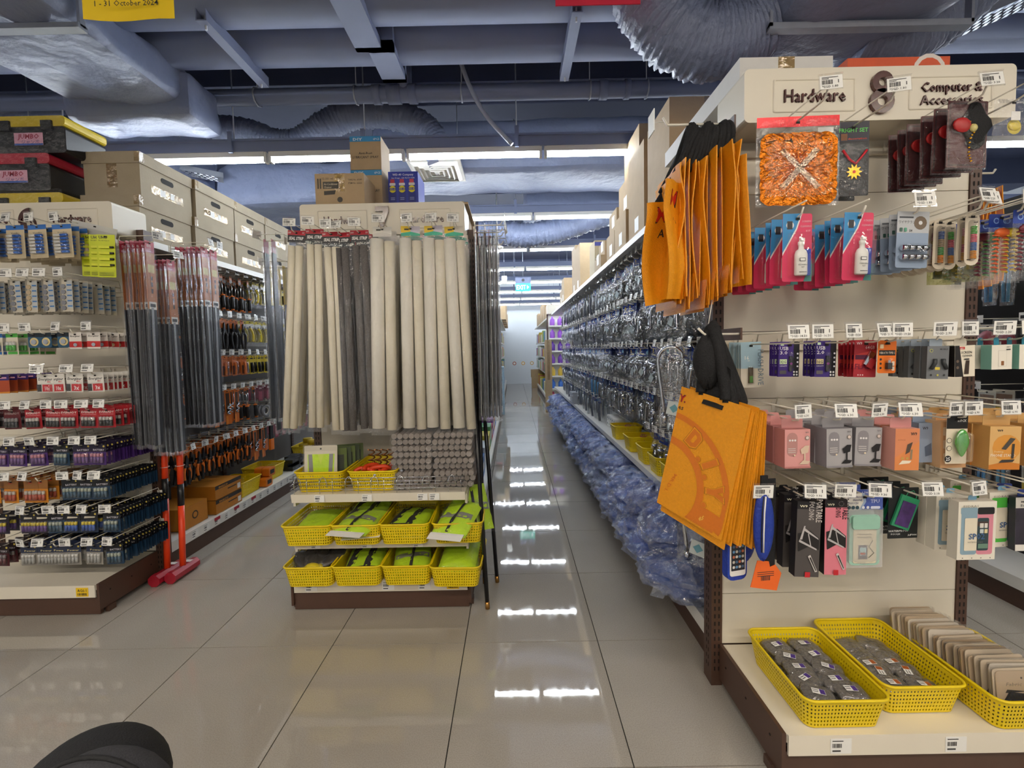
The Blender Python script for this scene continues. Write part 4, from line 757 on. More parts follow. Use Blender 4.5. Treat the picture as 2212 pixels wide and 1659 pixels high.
col8(2, 1.325, 2064, 780, 1.325, 2, .05, SCRN, 'black and cream screen cleaner box', '3.90')
col8(2, 1.325, 2140, 780, 1.32, 3, .055, GKY, 'cream adapter box with teal side', '2.20')
col8(2, 1.325, 2200, 780, 1.32, 2, .055, GKY, 'cream adapter box with teal side', '8.80')
col8(3, 1.09, 1700, 950, 1.36, 4, .06, STP, 'pink phone stand box', '6.30')
col8(3, 1.09, 1787, 950, 1.36, 4, .06, STG, 'grey phone stand box', '6.30')
col8(3, 1.09, 1850, 950, 1.37, 4, .06, STG, 'grey phone stand box', '6.30')
col8(3, 1.09, 1930, 950, 1.34, 4, .06, STO, 'orange-pink phone stand box', '6.30')
col8(3, 1.09, 1975, 950, 1.42, 3, .06, STB, 'blue-grey phone stand box', '6.30')
col8(3, 1.09, 2020, 950, 1.40, 3, .07, CREAMB, 'tan phone stand box showing pictograms', '6.90')
col8(3, 1.09, 2068, 950, 1.325, 1, .06, TAPEC, 'card with green tape dispenser', None, False)
col8(3, 1.09, 2130, 950, 1.35, 4, .06, PHST, 'amber phone stand box', '6.90')
col8(3, 1.09, 2205, 950, 1.38, 4, .06, PHST, 'amber phone stand box', '6.90')
for k, (px, yy) in enumerate(((1650, 1.30), (1606, 1.40))): pass
col8(4, .85, 1733, 1180, 1.34, 3, .05, FBG, 'dark grey folding laptop stand box', '9.90')
col8(4, .85, 1790, 1180, 1.35, 3, .05, FBP, 'pink folding laptop stand box', '9.90')
col8(4, .85, 1866, 1180, 1.34, 4, .04, POUCH, 'mint waterproof phone pouch', '9.30')
col8(4, .85, 1950, 1150, 1.38, 4, .04, JF, 'black card with green phone pouch', '3.10')
col8(4, .85, 2085, 1170, 1.32, 3, .055, SP02, 'pink and blue phone case box', '6.20')
col8(4, .85, 2150, 1160, 1.40, 3, .055, SPG, 'green phone case box', '6.20')
col8(4, .85, 2205, 1150, 1.36, 2, .05, Proto('screen_protector_box', 'screen protector', hbox(.08, .17, .02, K('e4e0d8'), K('2a2c3a'), [('r', 0, 1, .0, .8, P('galaxy2', '2c2836', .35, var=.8, scale=30)), ('t', 'Mobile', .4, .9, .05, INK, .4), ('t', 'Screen', .42, .83, .06, INK, .5, .02), ('r', 0, 1, 0, .12, 'e4e0d8')], K('2b3f8a'))), 'dark mobile screen protector box', '5.20')
# belts at the left of row five
for k, (u, v, y, rz, d) in enumerate(((1650, 1075, 1.30, .2, 'upper blue phone belt beside the dark laptop stand boxes'), (1612, 1090, 1.45, -.2, 'blue phone belt half hidden behind the lowest orange bag'))):
    p = atY(u, v, y); PBAG.put((p.x, y, p.z + .03), rz, d, 'blue phone belts', scale=.95)
hook(F8, atY(1645, 1060, 1.3).x, .85, .33, D8, '4.30', 'fifth', True)
p = atY(1588, 1180, 1.36); bl = thing('phone_belt', 'blue phone belt with a printed phone on its window', 'phone belt', (p.x, 1.36, p.z), .25, 'blue phone belts')
MB().prism(rrect(-.036, .036, -.105, .07, .02), -.01, .014, MATS['blue_nylon']).build('belt_pouch', bl)
ph = MB().prism(rrect(-.029, .029, -.09, .055, .008), -.0125, -.0102, K('e8e6e2')).prism(rrect(-.025, .025, -.072, .036, .002), -.0135, -.0128, K('23262e'))
for r_ in range(6):
    for c_ in range(4): ph.prism(rrect(-.021 + .0112 * c_, -.0125 + .0112 * c_, .018 - .0165 * r_, .0265 - .0165 * r_, .002, 1), -.014, -.0137, K(('d8d4cc', '5f8fb8', 'c9c4b8', '4a6a8a', 'b86a4a')[(r_ * 3 + c_) % 5]))
ph.build('printed_phone', bl); MB().tube([(-.03, -.008, .07), (-.034, -.004, .11), (-.02, 0, .135)], .006, PAPER, 5).build('reflective_stripe', bl); MB().box(-.014, .02, -.006, .006, .06, .17, BLACKC).build('belt_strap', bl)
# orange hang card
p = atY(1655, 1240, 1.33); oc = tag(MB().prism([(-.052, -.038), (.035, -.055), (.05, .0), (.03, .028), (.012, .022), (.008, .04), (-.03, .045)], -.001, .001, K('ee6a24')).build('hang_card', None, (p.x, 1.33, p.z), .1), 'orange hang card dangling under the blue phone belt', 'card')
q = MB(); barcode(q, -.018, -.02, .03, .014, -.0013, 3); [q.rect(-.03, .025, .006 - .006 * k, .008 - .006 * k, -.0013, INK) for k in range(3)]; q.build('card_print', oc); MB().box(.0, .03, .002, .006, .0, .3, BLACKC).build('belt_strap', oc)
# baskets on the deck
def basket_proto(w_, d_, h_, hx, hy, name='storage_basket'):
    """tapered plastic basket with rows of square holes through its walls"""
    m = MB(); t = .9; rows = 6; 
    def outline(k, s_): return [(x * s_, y * s_) for x, y in rrect(-w_/2, w_/2, -d_/2, d_/2, .03, 4)]
    base = rrect(-w_/2, w_/2, -d_/2, d_/2, .03, 4)
    # resample outline evenly
    seg = []; P_ = [Vector((a, b, 0)) for a, b in base]; P_.append(P_[0]); tot = sum((P_[i+1]-P_[i]).length for i in range(len(P_)-1)); N = int(tot / hx)
    for k in range(N * 2):
        s_ = tot * (k + (.24 if k % 2 == 0 else 0)) / (N * 2); i = 0
        while s_ > (P_[i+1]-P_[i]).length + 1e-9: s_ -= (P_[i+1]-P_[i]).length; i += 1
        seg.append(P_[i] + (P_[i+1]-P_[i]).normalized() * s_)
    n2 = len(seg); R_ = max(3, int((h_ - .02) / hy))
    def pt(k, z): f_ = .88 + .12 * z / h_; return (seg[k % n2].x * f_, seg[k % n2].y * f_, z)
    zz = [0, .008]
    for r_ in range(R_): zz += [.008 + (h_ - .016) * (r_ + .42) / R_, .008 + (h_ - .016) * (r_ + 1) / R_]
    zz += [h_]
    lev = len(zz); v = [pt(k, z) for z in zz for k in range(n2)]; f = []
    for j in range(lev - 1):
        hole_row = (j % 2 == 1) and j < lev - 2
        for k in range(n2):
            if hole_row and k % 2 == 0: continue
            f.append((j * n2 + k, j * n2 + (k + 1) % n2, (j + 1) * n2 + (k + 1) % n2, (j + 1) * n2 + k))
    m.add(v, f, YEL)
    m.add([pt(k, .002) for k in range(n2)], [tuple(range(n2))], YEL)
    rim = MB().tube([(s_.x * 1.012, s_.y * 1.012, h_) for s_ in seg[::2]], .0045, YEL, 6, closed=True)
    return Proto(name, 'basket', m, [('rim', rim)])
B8 = basket_proto(.255, .335, .1, .0105, .0125)
def bask(px, pz, y0, z, rz, proto, label, group, **k): return proto.put((px, pz, z), rz, label, group)
SB = 'long yellow baskets on display eight'
B8.put((.978, 1.415, .163), .0, 'yellow basket of clear packs nearest the deck corner of display eight', SB)
B8.put((1.255, 1.463, .163), .0, 'yellow basket with darker packs, middle one on the deck of display eight', SB)
B8.put((1.535, 1.40, .163), .0, 'yellow basket holding upright mask cards on display eight', SB)
packf = film('pack_film', 'd8d4d0', .16, 1.0, 40, .14, veil=.16); GEM = P('grey_parts', '78736e', .35, .3, var=.4, scale=60, bump=.5, bscale=90)
def pack(seed, lab):
    r_ = random.Random(seed)
    b = MB().blob(lambda a, c: (.042 * math.copysign(abs(math.cos(a)) ** .5, math.cos(a)) * math.copysign(abs(math.cos(c)) ** .4, 1), .034 * math.copysign(abs(math.sin(a)) ** .5, math.sin(a)) * abs(math.cos(c)) ** .4, .011 * math.sin(c) + .002 * noise.noise(Vector((a * 2, c * 3, seed)))), GEM, 16, 8)
    fl = MB().blob(lambda a, c: (.047 * math.copysign(abs(math.cos(a)) ** .4, math.cos(a)) * abs(math.cos(c)) ** .3, .039 * math.copysign(abs(math.sin(a)) ** .4, math.sin(a)) * abs(math.cos(c)) ** .3, .013 * math.sin(c) + .004 * noise.noise(Vector((a * 3, c * 4, seed + 2)))), packf, 20, 8)
    pp = [('clear_wrap', fl)]
    if lab: pp.append(('sticker', MB().box(-.018, .018, -.01, .01, .0145, .0152, PAPER).box(.003, .017, -.009, .009, .0152, .0155, K('4a2f86' if lab == 1 else 'a8561e')).box(-.016, .0, .003, .005, .0152, .0155, INK).box(-.016, -.002, -.004, -.002, .0152, .0155, INK)))
    return Proto('parts_pack', 'parts pack', b, pp)
PK = [pack(1, 1), pack(2, 1), pack(3, 0)]; PK2 = [pack(4, 2), pack(5, 0), pack(6, 0)]
for (cx, cy, pk, bn, zt) in ((.978, 1.415, PK, 'nearest basket', .026), (1.255, 1.463, PK2, 'middle basket', .012)):
    for lv in range(3 if zt > .02 else 2):
        for r_ in range(5):
            for c_ in range(2):
                x = cx + (-.046 + .092 * c_) * (.88 + .06 * lv) + random.uniform(-.008, .008); y = cy + (-.104 + .0517 * r_) * (.9 + .06 * lv) + random.uniform(-.006, .006)
                p_ = pk[random.choice((0, 1, 0, 1, 2)) if (lv == 2 or zt < .02 and lv == 1) else 2]
                p_.put((x, y, .163 + .02 + .0255 * lv), random.choice((0, 0, .3, -.4, 1.2)) + random.uniform(-.1, .1), 'clear pack of grey parts, %s layer, %s row from front, %s column, %s' % (nth(lv + 1), nth(r_ + 1), nth(c_ + 1), bn), 'clear parts packs', rx=random.uniform(-.08, .08), ry=random.uniform(-.08, .08), bare=(lv == 0))
MK = [Proto('mask_card', 'mask', card(.155, .145, P('kraft_card_%d' % i, c_, .6, var=.05), [('t', 'Fabric Mask', .5, .7, .1, K('8a7a66'), .62, .01, .2), ('d', .5, .86, .02, '5a4a3a')], .145, r=.012, hole=False, th=.0015), [('mask', MB().prism([(-.055, .0), (.055, .0), (.068, .04), (.05, .075), (-.04, .085), (-.065, .05)], -.006, -.001, BLACKC)), ('clear_bag', MB().box(-.079, .079, -.007, .0025, -.002, .148, CLEAR))]) for i, c_ in enumerate(('d8c6ac', 'cdb596', 'e4d8c6', 'c2a684'))]
for k in range(34):
    y = 1.262 + .0095 * k; MK[random.choice((0, 0, 1, 1, 2, 3))].put((1.522 + random.uniform(-.006, .006) - .0018 * k, y, .176 + random.uniform(0, .014)), random.uniform(-.04, .04), 'cardboard fabric mask card, %s from front in the third basket' % nth(k + 1), 'fabric mask cards', rx=-.12 + random.uniform(-.04, .04), ry=random.uniform(-.02, .02))
# ================================================================== orange shopping bags at the corner of display 8
OB = P('orange_weave', 'eb9a10', .5, var=.12, scale=120, bump=.25, bscale=300); OBD = P('orange_print', 'd9761a', .5, var=.08, scale=120); REDL = K('c02018')
def sheet(m, p00, ex, ez, w_, h_, nrm, wave, th, mat, nu=8, nv=14):
    """a thin two-skinned cloth panel: corner p00, directions ex (width) and ez (down), wave(u,v) along nrm"""
    p00, ex, ez, nrm = Vector(p00), Vector(ex).normalized(), Vector(ez).normalized(), Vector(nrm).normalized(); ring = []
    fn = lambda u, v, o: p00 + ex * (w_ * u) + ez * (h_ * v) + nrm * (wave(u, v) + o)
    m.grid(nu, nv, lambda u, v: fn(u, v, 0), mat); m.grid(nu, nv, lambda u, v: fn(u, v, th), mat)
    for a, b, n_ in (((0, 0), (1, 0), nu), ((1, 0), (1, 1), nv), ((1, 1), (0, 1), nu), ((0, 1), (0, 0), nv)):
        m.grid(n_, 1, lambda u, v, a=a, b=b: fn(a[0] + (b[0] - a[0]) * u, a[1] + (b[1] - a[1]) * u, th * v), mat)
    return fn
# upper bunch: seen edge-on, hanging from a hook on the aisle face
up_hook = atX(1560, 345, .745)
for k in range(17):
    t = k / 16; x = .50 + .232 * t + random.uniform(-.004, .004); ytop = 1.385 + random.uniform(0, .05); hh = .335 + random.uniform(-.02, .02); ztop = (1.80, 1.84, 1.88, 1.905, 1.915, 1.915, 1.91, 1.915, 1.92, 1.93, 1.945, 1.95, 1.955, 1.96, 1.96, 1.965, 1.93)[k]
    rnd = random.Random(k); a, b, c_ = rnd.uniform(-.02, .02), rnd.uniform(.5, 1.6), rnd.uniform(0, 6); tw = .0
    hh = ztop - 1.47 + rnd.uniform(-.02, .03) + (-.05 if k > 12 else 0)
    ex = (0, 1, 0); m = MB()
    if k == 0: ex, a = (-.62, -.25, -.12), .02
    if k == 1: ex, a = (-.5, -.5, -.05), .02
    if k == 16: ex = (.42, -.75, 0); x -= .02
    x0 = x + (.05 if k in (0, 1) else 0); wd = .21 if k not in (0, 1, 16) else (.13, .12, .075)[(0, 1, 16).index(k)]
    wv = (lambda u, v, a=a, b=b, c_=c_, k=k: a * math.sin(v * 3 * b + c_) * min(1, v * 4) + .004 * math.sin(u * 9 + k) - (.03 * (1 - t) - .016) * v)
    nr = (1, 0, 0) if k not in (0, 1) else (.3, -.9, 0)
    fn = sheet(m, (x0, ytop + (.05 if k in (0, 1) else .1 if k == 16 else 0), ztop), ex, (0, 0, -1), wd, hh, nr, wv, .0035, OB)
    d = ['orange shopping bag twisted outermost in the upper bunch, letter M showing', 'orange shopping bag, second from the aisle in the upper bunch'][k] if k < 2 else ('orange shopping bag against the cream panel, end of the upper bunch' if k == 16 else 'edge-on orange shopping bag, %s from the aisle in the upper bunch' % nth(k + 1))
    o = tag(m.build('shopping_bag'), d, 'bag', 'orange shopping bags')
    # folded gusset at the foot
    z = ztop - hh; g = MB(); xx = x + wv(0, 1)
    if 1 < k < 16:
        pr = [(xx, z), (xx - .007, z + .075), (xx - .013, z - .01), (xx - .0135, z - .011), (xx - .0065, z + .082), (xx + .0008, z)]
        g.prism(pr, ytop - .002, ytop + .2, OB).build('folded_gusset', o)
    if k in (0, 1):
        bb = MB()
        for ch, sz, mt, uu, vv, of in (('M', .07, INK, .45, .2, -.0026), ('M', .062, REDL, .45, .19, -.0032), ('A', .035, INK, .55, .34, -.0026)):
            v_, f_, x0_, x1_, y0_, y1_ = text_mesh(ch, .03, .1); bb.add([fn(1 - (uu + (q[0] - .35) * sz / wd), vv - q[1] * sz / hh, 0) + Vector((-.3, -.9, 0)).normalized() * (-.0) + Vector((0, of * 1.0 - .002, 0)) for q in v_], f_, mt)
        bb.build('bag_logo', o)
    hd = MB(); cx = .745 - .19 * (1 - t) ; top = (min(.74, .60 + .13 * t), 1.5, 2.05 + .012 * math.sin(k))
    hd.tube(spline([(x, 1.46, ztop - .02), (x * .6 + top[0] * .4, 1.45, ztop + .06), top, (x * .6 + top[0] * .4, 1.56, ztop + .05), (x, 1.56, ztop - .02)], 5), .009, BLACKC, 6); hd.build('handle', o)
hk = tag(MB().tube([(.745, 1.5, 2.06), (.53, 1.5, 2.06), (.515, 1.5, 2.085)], .004, WIRE, 6).build('bag_hook'), 'white hook holding the upper bunch of orange bags', 'hook'); MB().box(.742, .748, 1.48, 1.66, 2.02, 2.08, BROWN).build('mounting_plate', hk)
lb = tag(MB().box(.475, .478, 1.47, 1.53, 2.03, 2.1, PAPER).build('price_card'), 'tilted white price card left of the black bag handles', 'price tag'); MB().cyl((.478, 1.5, 2.07), (.516, 1.5, 2.07), .0015, WIRE, 5).build('tag_wire', lb)
# lower bunch: twisted toward the camera
TL, TR, BL = Vector((.578, 1.5, 1.185)), Vector((.704, 1.3, 1.135)), Vector((.493, 1.5, .775)); exd = (TR - TL); ezd = (BL - TL); nb = exd.cross(ezd).normalized()
if nb.y < 0: nb = -nb                                            # pointing away from the camera
for k in range(12):
    rnd = random.Random(40 + k); off = nb * (.0048 * k) + Vector((.0022 * k, .0, -.003 * (k % 3))) + Vector((0, 0, rnd.uniform(-.012, .004))) * (k > 0); m = MB()
    e2 = (ezd + Vector((.006 * k, 0, rnd.uniform(-.01, .01)))).normalized()
    wv = lambda u, v, r=rnd.uniform(.5, 1.5), k=k: (.004 * math.sin(u * 3 * r + k) + .003 * math.sin(v * 5 + k)) * (1 if k else .8)
    fn = sheet(m, TL + off, exd, e2, exd.length, ezd.length + rnd.uniform(-.015, .015), nb, wv, .004, OB, 10, 14)
    o = tag(m.build('shopping_bag'), 'orange shopping bag with large printed letters, front of the lower bunch' if k == 0 else 'orange shopping bag, %s from the front in the lower bunch' % nth(k + 1), 'bag', 'orange shopping bags')
    if k < 3: hb = MB().tube(spline([fn(.3, .0, 0), fn(.28, -.12, .0), Vector((.64, 1.42, 1.385)) + Vector((.004 * k, 0, .004 * k)), fn(.62, -.1, 0), fn(.66, 0, 0)], 6), .016, BLACKC, 7)
    else: hb = MB().tube(spline([fn(.4, .0, 0), fn(.36, -.13, .0), Vector((.66, 1.44, 1.38)), fn(.66, -.1, 0), fn(.7, 0, 0)], 5), .012, BLACKC, 6)
    hb.build('handle', o)
    if k == 0:
        hp = MB(); hp.add([fn(.36 + .3 * u, .08 - .36 * v * (1 - .25 * abs(u - .5)), -.006 + .02 * math.sin(v * 3)) for v in (0, .25, .5, .75, 1) for u in (0, .33, .66, 1)], [(j * 4 + i, j * 4 + i + 1, j * 4 + i + 5, j * 4 + i + 4) for j in range(4) for i in range(3)], BLACKC, True); hp.blob(lambda a, b: (.635 + .05 * math.cos(a) * math.cos(b), 1.425 + .035 * math.sin(a) * math.cos(b), 1.275 + .085 * math.sin(b) * (1 + .12 * math.sin(4 * a))), BLACKC, 16, 10).build('handle', o)
        W_, H_ = exd.length, ezd.length
        def pp(x, z, lay): return fn(x, z, -.0012 - .0003 * lay)
        pt = MB(); asp = W_ / H_; cxr, czr = .0, .80
        def arc(r0, r1, a0, a1, lay, mt, n=26):
            vs_ = [];
            for i in range(n + 1):
                a = math.radians(a0 + (a1 - a0) * i / n)
                for r in (r0, r1): vs_.append((min(.985, max(.01, cxr + r * math.cos(a))), min(.985, max(.02, czr - r * asp * math.sin(a)))))
            pt.add([pp(x, z, lay) for x, z in vs_], [(2 * i, 2 * i + 1, 2 * i + 3, 2 * i + 2) for i in range(n)], mt)
        arc(.93, 1.01, -18, 90, 1, OBD); arc(.56, .66, -40, 90, 1, OBD); arc(.66, .93, -38, -5, 1, OBD)
        LT = {'D': ([(0, 0), (.48, 0), (.74, .2), (.74, .8), (.48, 1), (0, 1)], [(.26, .24), (.4, .24), (.48, .33), (.48, .67), (.4, .76), (.26, .76)]), 'I': ([(0, 0), (.32, 0), (.32, 1), (0, 1)], None), 'Y': ([(.26, 0), (.56, 0), (.56, .42), (.84, 1), (.54, 1), (.41, .66), (.28, 1), (-.02, 1), (.26, .42)], None), '.': ([(.0, .0), (.12, -.04), (.22, .0), (.26, .1), (.22, .22), (.12, .26), (0, .22), (-.04, .1)], None)}
        LINE = P('print_line', '8f4d12', .5)
        for ch, a, r in (('D', 64, .70), ('.', 47, .66), ('I', 38, .70), ('.', 27, .66), ('Y', 13, .70), ('.', -3, .66)):
            out_, hole_ = LT[ch]; ar = math.radians(a); cxl = sum(q[0] for q in out_) / len(out_); czl = sum(q[1] for q in out_) / len(out_)
            def put(q, g, s_=.235):
                lx, ly = ((q[0] - cxl) * g) * s_, (czl + (q[1] - czl) * g) * s_; px_ = cxr + (r + ly) * math.cos(ar) + lx * math.sin(ar); pz_ = (r + ly) * math.sin(ar) - lx * math.cos(ar)
                return (min(.985, max(.012, px_)), czr - pz_ * asp)
            for g, lay, mt in ((1.2, 2, LINE), (1.14, 3, OB), (.98, 4, OBD)):
                if hole_ and mt is OBD: n_ = len(out_); pt.add([pp(*put(q, g), lay) for q in out_] + [pp(*put(q, g), lay) for q in hole_], [(k, (k + 1) % n_, n_ + (k + 1) % n_, n_ + k) for k in range(n_)], mt)
                else: pt.add([pp(*put(q, g), lay) for q in out_], [tuple(range(len(out_)))], mt)
        v_, f_, *_b = text_mesh('es', .04); pt.add([pp(.66 + .11 * q[0] * .7, .955 - q[1] * .07 - q[0] * .035, 3) for q in v_], f_, P('pale_print', 'efb94a', .5))
        v_, f_, *_b = text_mesh('Y.', .07, .1); pt.add([pp(-.01 + .13 * (q[0] + .1), .12 - q[1] * .085, 2) for q in v_], f_, INK); 
        v_, f_, *_b = text_mesh('Y.', .03, .1); pt.add([pp(-.003 + .13 * (q[0] + .1), .119 - q[1] * .08, 3) for q in v_], f_, REDL)
        v_, f_, *_b = text_mesh('es', .02, .1); pt.add([pp(.01 + .1 * q[0], .185 - q[1] * .055, 2) for q in v_], f_, INK)
        v_, f_, *_b = text_mesh('MR.D.I.', .02, 0); pt.add([pp(.18 + .07 * q[1] - .035 * q[0], .70 + q[0] * .058, 3) for q in v_], f_, OBD)
        pt.build('bag_print', o)
hk = tag(MB().tube([(.745, 1.44, 1.36), (.62, 1.42, 1.36), (.6, 1.42, 1.38)], .004, WIRE, 6).build('bag_hook'), 'white hook holding the lower bunch of orange bags', 'hook'); MB().tube([(.63, 1.42, 1.37), (.645, 1.42, 1.47)], .0015, WIRE, 5).build('hook_tie', hk); MB().box(.742, .748, 1.43, 1.66, 1.34, 1.38, BROWN).build('mounting_plate', hk)
# more orange bags glimpsed past the right post of display 8
for k in range(6):
    m = MB(); sheet(m, (1.77 + .022 * k, 1.70, 1.86 + .01 * k), (.25, 1, 0), (0, 0, -1), .2, .36, (1, 0, 0), lambda u, v, k=k: .01 * math.sin(v * 4 + k), .004, OB)
    o = tag(m.build('shopping_bag'), 'orange shopping bag beyond the far post of display eight, %s from the post' % nth(k + 1), 'bag', 'orange shopping bags'); MB().tube([(1.78 + .022 * k, 1.75, 1.86), (1.76 + .01 * k, 1.78, 1.98), (1.79 + .022 * k, 1.82, 1.87)], .012, BLACKC, 6).build('handle', o)
hk = tag(MB().tube([(1.735, 1.78, 1.985), (1.92, 1.78, 1.985), (1.93, 1.78, 2.0)], .004, WIRE, 6).build('bag_hook'), 'white hook for orange bags beyond display eight', 'hook')
# ================================================================== end display 7
D7 = 'display seven'; F7 = Fr(0, 2.58, 0)
TUBEF = film('tube_film', 'ffffff', .06, .8, 34, .08, (2, 2, .4), .012)
FOAMW = P('foam_cream', 'efe7d2', .7, var=.05, scale=40); FOAMY = P('foam_white', 'f4efe2', .65, var=.04, scale=40); FOAMG = P('felt_grey', '6e6a68', .9, var=.35, scale=150, bump=.4, bscale=300)
def strip(fm, seed, hdr='SEAL STRIP', r_=.018, L=.93, gap=.04):
    m = card(.092, .06, K('17161a'), [('r', 0, 1, .62, 1, 'b8182c'), ('t', 'DIY', .12, .74, .2, K('f4e8e8'), .16, .03), ('t', hdr, .5, .22, .36, K('f4f2ee'), .84, .04, .15), ('t', 'DIY', .9, .74, .2, K('f4e8e8'), .12)], .014, r=.002)
    ps = [('foam_tube', MB().tube([(s_ * gap / 2, -.004, -.065), (s_ * gap / 2 + .003 * math.sin(seed), -.004, -.35), (s_ * gap / 2 - .002, -.004, -.065 - L)], r_, fm, 12)) for s_ in (-1, 1)]
    return Proto('seal_strip', 'seal strip', m, ps + [('clear_bag', bag(.1, L + .05, -.04, .05, seed, TUBEF, 10, 44, 1.0))])
SSW = [strip(FOAMW, 1), strip(FOAMW, 2)]; SSG = [strip(FOAMG, 3), strip(FOAMG, 4)]
def foam(seed, cols, r1, r2, L=.96):
    m = card(.095, .05, K('e8e4da'), [('r', 0, .5, .35, 1, cols[0]), ('r', .5, 1, .35, 1, cols[1]), ('p', [(0, 0), (1, 0), (1, .25), (.5, .45), (0, .3)], cols[2]), ('r', .18, .42, .6, .75, '3a3a2a')], .014, r=.002)
    return Proto('foam_strip', 'foam strip', m, [('foam_tube', MB().tube([(-r2, 0, -.05), (-r2 - .004, 0, -.05 - L)], r1, FOAMY, 14)), ('foam_tube', MB().tube([(r1, .008, -.06), (r1 + .004, .008, -.06 - L)], r2, FOAMW, 14)), ('clear_bag', bag(2.3 * (r1 + r2), L + .06, -.03, .088, seed, TUBEF, 10, 44, .8))])
FO = [foam(5, ('dcd8ce', 'd8d4cc', 'cfcac2'), .034, .027), foam(6, ('e8c42a', 'c9c2d0', '2fa886'), .03, .026), foam(7, ('e8c42a', 'd8d0c0', '2fa886'), .03, .024)]
for px, z, n, proto, desc, tl in ((640, 1.935, 3, SSW, 'cream seal strip bag', .085), (679, 1.94, 3, SSW, 'cream seal strip bag', .03), (716, 1.925, 3, SSW, 'cream seal strip bag', .0), (737, 1.92, 3, SSG, 'grey felt seal strip bag', .0), (776, 1.93, 3, SSG, 'grey felt seal strip bag', -.01), (826, 1.945, 3, FO[:1], 'white foam strip bag', .03), (886, 1.945, 3, FO[1:], 'white foam strip bag with yellow header', .0), (937, 1.945, 3, FO[1:], 'white foam strip bag with yellow header', -.0), (983, 1.94, 3, FO[2:], 'white foam strip bag with yellow header', -.02)):
    x = atY(px, 510, 2.25).x; i = hook(F7, x, z, .37, D7, '2.80', 'top', True)
    for k in range(n):
        proto[k % len(proto)].put((x + random.uniform(-.006, .006), 2.245 + .085 * k, z - .004), random.uniform(-.12, .12), '%s, %s from front, %s hook, display seven' % (desc, nth(k + 1), nth(i)), 'long strips on display seven', ry=tl + random.uniform(-.012, .012) + .01 * k)
# dark door strips on hooks fixed to the aisle side of display 7
STR = P('dark_strip', '26272e', .4, var=.12, scale=10)
def door_strip(seed, hd): return Proto('door_strip', 'door strip', MB().box(-.024, .024, -.003, .003, -.95, -.06, STR).box(-.008, -.002, -.0055, -.003, -.95, -.06, PAPER if seed % 3 == 0 else STEEL), [('header_card', card(.05, .085, K(hd), [('r', .1, .9, .5, .8, 'f0ece6')], .012)), ('clear_bag', MB().box(-.03, .03, -.008, .008, -.97, -.03, TUBEF))])
DS = [door_strip(i, c_) for i, c_ in enumerate(('8d2430', 'c8c8cc', '2a2b33'))]
def side_hooks(x0, s_, ys, zs, L, place, protos, desc, n, sp, dz=-.006):
    """hooks on a post's aisle face, goods hang along world X"""
    fr = Fr(x0, 0, R90 if s_ > 0 else -R90); c = 0
    for y, z in zip(ys, zs):
        lx = y if s_ > 0 else -y; i = hook(fr, lx, z, L, place, None, 'side', True); 
        for k in range(n):
            c += 1; protos[c % len(protos)].put(fr.at(lx + random.uniform(-.003, .003), -L + .02 + sp * k, z + dz), fr.rz + random.uniform(-.15, .15), '%s, %s from the hook tip, %s hook, %s' % (desc, nth(k + 1), nth(i), place), desc + 's', ry=random.uniform(-.015, .015))
side_hooks(-.205, 1, (2.30, 2.36, 2.45, 2.54), (1.93, 1.985, 1.90, 1.97), .15, 'aisle side, display seven', DS, 'dark door strip', 6, .02)
side_hooks(-1.195, -1, (2.45,), (1.80,), .16, 'tool side, display seven', [Proto('door_strip', 'door strip', MB().box(-.025, .025, -.002, .002, -.9, -.2, STR), [('header_card', card(.056, .25, K('d9b810'), [('t', 'DIY', .5, .62, .06, INK, .6, .03), ('r', .1, .9, .3, .5, 'a8352a'), ('r', 0, 1, .12, .2, '6a6a66')], .012)), ('clear_bag', MB().box(-.03, .03, -.006, .006, -.92, -.2, TUBEF))])], 'yellow-carded door strip', 3, .04)
side_hooks(-1.195, -1, (2.38,), (1.93,), .14, 'upper tool side, display seven', [DS[0]], 'red-carded door strip', 2, .04)
# broom poles leaning at the corner
for k, (fx_, fy_, tx, ty, d) in enumerate(((-.155, 2.175, -.215, 2.30, 'nearest black pole with brass tip'), (-.185, 2.42, -.20, 2.50, 'middle black pole with brass tip'), (-.115, 2.43, -.185, 2.52, 'aisle-side black pole with brass tip'))):
    a, b = Vector((fx_, fy_, 0)), Vector((tx, ty, 1.2)); o = tag(MB().cyl(a + (b - a) * .028, b, .011, P('black_pole', '17171a', .3), 12).build('pole'), d + ' beside display seven', 'pole', 'black poles'); MB().cyl(a, a + (b - a) * .03, .012, P('brass_tip', 'b98a4a', .3, .9), 12).build('tip', o)
